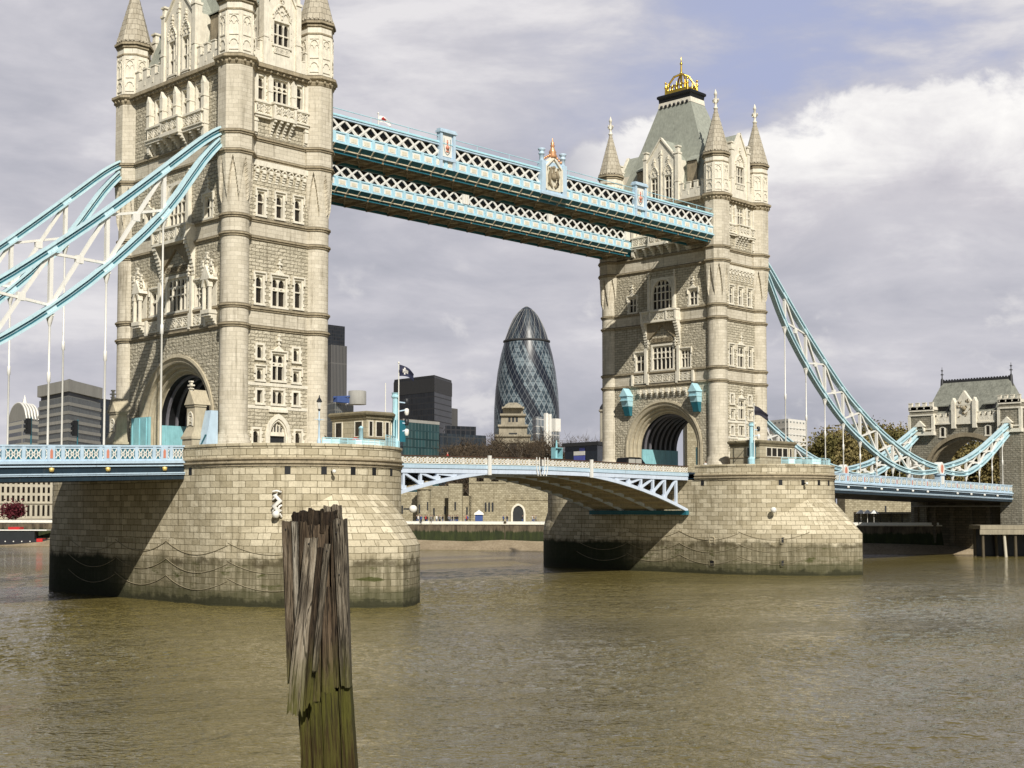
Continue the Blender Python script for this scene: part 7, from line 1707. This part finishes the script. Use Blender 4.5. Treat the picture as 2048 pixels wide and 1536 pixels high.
def plank(nm, tp, bt, w0, w1, o0, o1, th, mt, seed, jag_top=.0, jag_bot=.0, parent=None, n=9):
    """plank from pixel tp to pixel bt, width in photo pixels, front face o metres towards the camera"""
    r_ = random.Random(seed); m_ = MB(); NS = 22; NWd = 8
    ph = [r_.uniform(0, 6) for _ in range(6)]; jt = [r_.uniform(-1, 0) for _ in range(NWd+1)]; jb = [r_.uniform(0, 1) for _ in range(NWd+1)]
    front = []; uvs = []
    for i in range(NS+1):
        t_ = i/NS; row = []; w_ = w0+(w1-w0)*t_; cx_ = tp[0]+(bt[0]-tp[0])*t_; cy_ = tp[1]+(bt[1]-tp[1])*t_
        for k in range(NWd+1):
            s = k/NWd-.5; e = .035*w_*mnoise.noise(Vector((seed*3.1+(5 if s > 0 else 0), t_*6, 0))) if abs(s) > .4 else 0
            py = cy_+(jt[k]*jag_top*-1*(1-t_)**8 if jag_top else 0)+(jb[k]*jag_bot*t_**10 if jag_bot else 0)
            q = PP(cx_+s*w_+e, py, o0+(o1-o0)*t_+.018*mnoise.noise(Vector((s*5+seed, t_*3, 1)))-.025*(abs(s)*2)**6)
            row.append(tuple(q))
        front.append(row)
    L_ = math.hypot((bt[0]-tp[0]), (bt[1]-tp[1]))*pxm
    back = [[tuple(Vector(q)+DV*th) for q in row] for row in front]
    for i in range(NS):
        for k in range(NWd):
            u0, u1 = seed*1.37+k/NWd*w0*pxm, seed*1.37+(k+1)/NWd*w0*pxm; v0, v1 = -i/NS*L_, -(i+1)/NS*L_
            m_.face([front[i+1][k], front[i+1][k+1], front[i][k+1], front[i][k]], [(u0, v1), (u1, v1), (u1, v0), (u0, v0)])
            m_.face([back[i][k], back[i][k+1], back[i+1][k+1], back[i+1][k]], [(u0, v0), (u1, v0), (u1, v1), (u0, v1)])
        for k in (0, NWd): m_.face([front[i][k], back[i][k], back[i+1][k], front[i+1][k]], [(seed+.3, -i/NS*L_), (seed+.3+th, -i/NS*L_), (seed+.3+th, -(i+1)/NS*L_), (seed+.3, -(i+1)/NS*L_)])
    for k in range(NWd):
        m_.face([front[0][k], front[0][k+1], back[0][k+1], back[0][k]], [(seed+k*.05, 0), (seed+k*.05+.05, 0), (seed+k*.05+.05, th), (seed+k*.05, th)]); m_.face([front[NS][k+1], front[NS][k], back[NS][k], back[NS][k+1]], [(0, 0), (.05, 0), (.05, th), (0, th)])
    return m_.build(nm, mt, parent or PL)
# core piles: rotten heart, darkened to paint shade into the plank gaps; mossy stump below
plank('core_pile', (632, 1022), (650, 1560), 88, 92, .06, .16, .60, 'rotten_shade_wood', 1, 10)
plank('rotten_heart', (640, 1016), (640, 1062), 70, 74, .16, .16, .42, 'rotten_shade_wood', 2, 12)
plank('back_stave', (624, 1012), (626, 1070), 12, 14, .20, .20, .2, 'brown_wood', 31, 14); plank('back_stave', (646, 1016), (647, 1066), 9, 10, .22, .22, .2, 'dark_wood', 32, 12)
plank('back_stave', (600, 1021), (606, 1080), 36, 40, .02, .02, .3, 'brown_wood', 3, 12); plank('back_stave', (655, 1010), (657, 1062), 14, 14, .12, .12, .2, 'weathered_wood', 4, 5); plank('back_stave', (672, 1008), (675, 1070), 18, 18, .05, .05, .25, 'weathered_wood', 5, 5)
plank('front_stave', (634, 1047), (636, 1400), 56, 52, .20, .24, .12, 'brown_wood', 6, 6)
plank('front_stave', (609, 1040), (614, 1340), 15, 18, .24, .26, .12, 'dark_wood', 7, 5)
plank('side_baulk', (578, 1041), (589, 1362), 20, 19, .34, .34, .36, 'weathered_wood', 8, 3, 14); plank('side_baulk', (593, 1042), (604, 1365), 9, 10, .40, .40, .36, 'pale_wood', 9, 3, 10)
plank('leaning_plank', (631, 1073), (601, 1400), 25, 30, .62, .86, .09, 'weathered_wood', 10, 3, 30); plank('leaning_plank', (649, 1092), (624, 1396), 15, 20, .50, .66, .07, 'dark_wood', 11, 3, 18)
plank('narrow_plank', (663, 1085), (640, 1330), 13, 11, .72, .80, .07, 'pale_wood', 12, 2, 8)
plank('right_baulk', (683, 1036), (696, 1365), 25, 18, .46, .46, .40, 'pale_wood', 13, 4, 6); plank('right_baulk', (667, 1042), (677, 1368), 6, 12, .40, .40, .34, 'dark_wood', 14, 3, 5)
plank('front_stave', (656, 1170), (662, 1380), 18, 26, .36, .42, .10, 'brown_wood', 15, 3, 4)
for i, (a, b, wa, wb, o_) in enumerate((((612, 1402), (620, 1560), 24, 24, .26), ((637, 1398), (644, 1560), 26, 26, .34), ((664, 1378), (672, 1560), 32, 34, .42), ((692, 1366), (704, 1560), 22, 26, .36))):
    plank('lower_pile', a, b, wa, wb, o_, o_+.04, .5, 'wet_wood', 20+i, 5)
for px, py, o_ in ((683, 1048, .48), (678, 1065, .48), (684, 1147, .48), (663, 1100, .735), (577, 1058, .36), (626, 1086, .635)):
    q = PP(px, py, o_); m_ = MB(); m_.ball(tuple(q), .018, 6); m_.build('bolt', 'black_steel', PL)
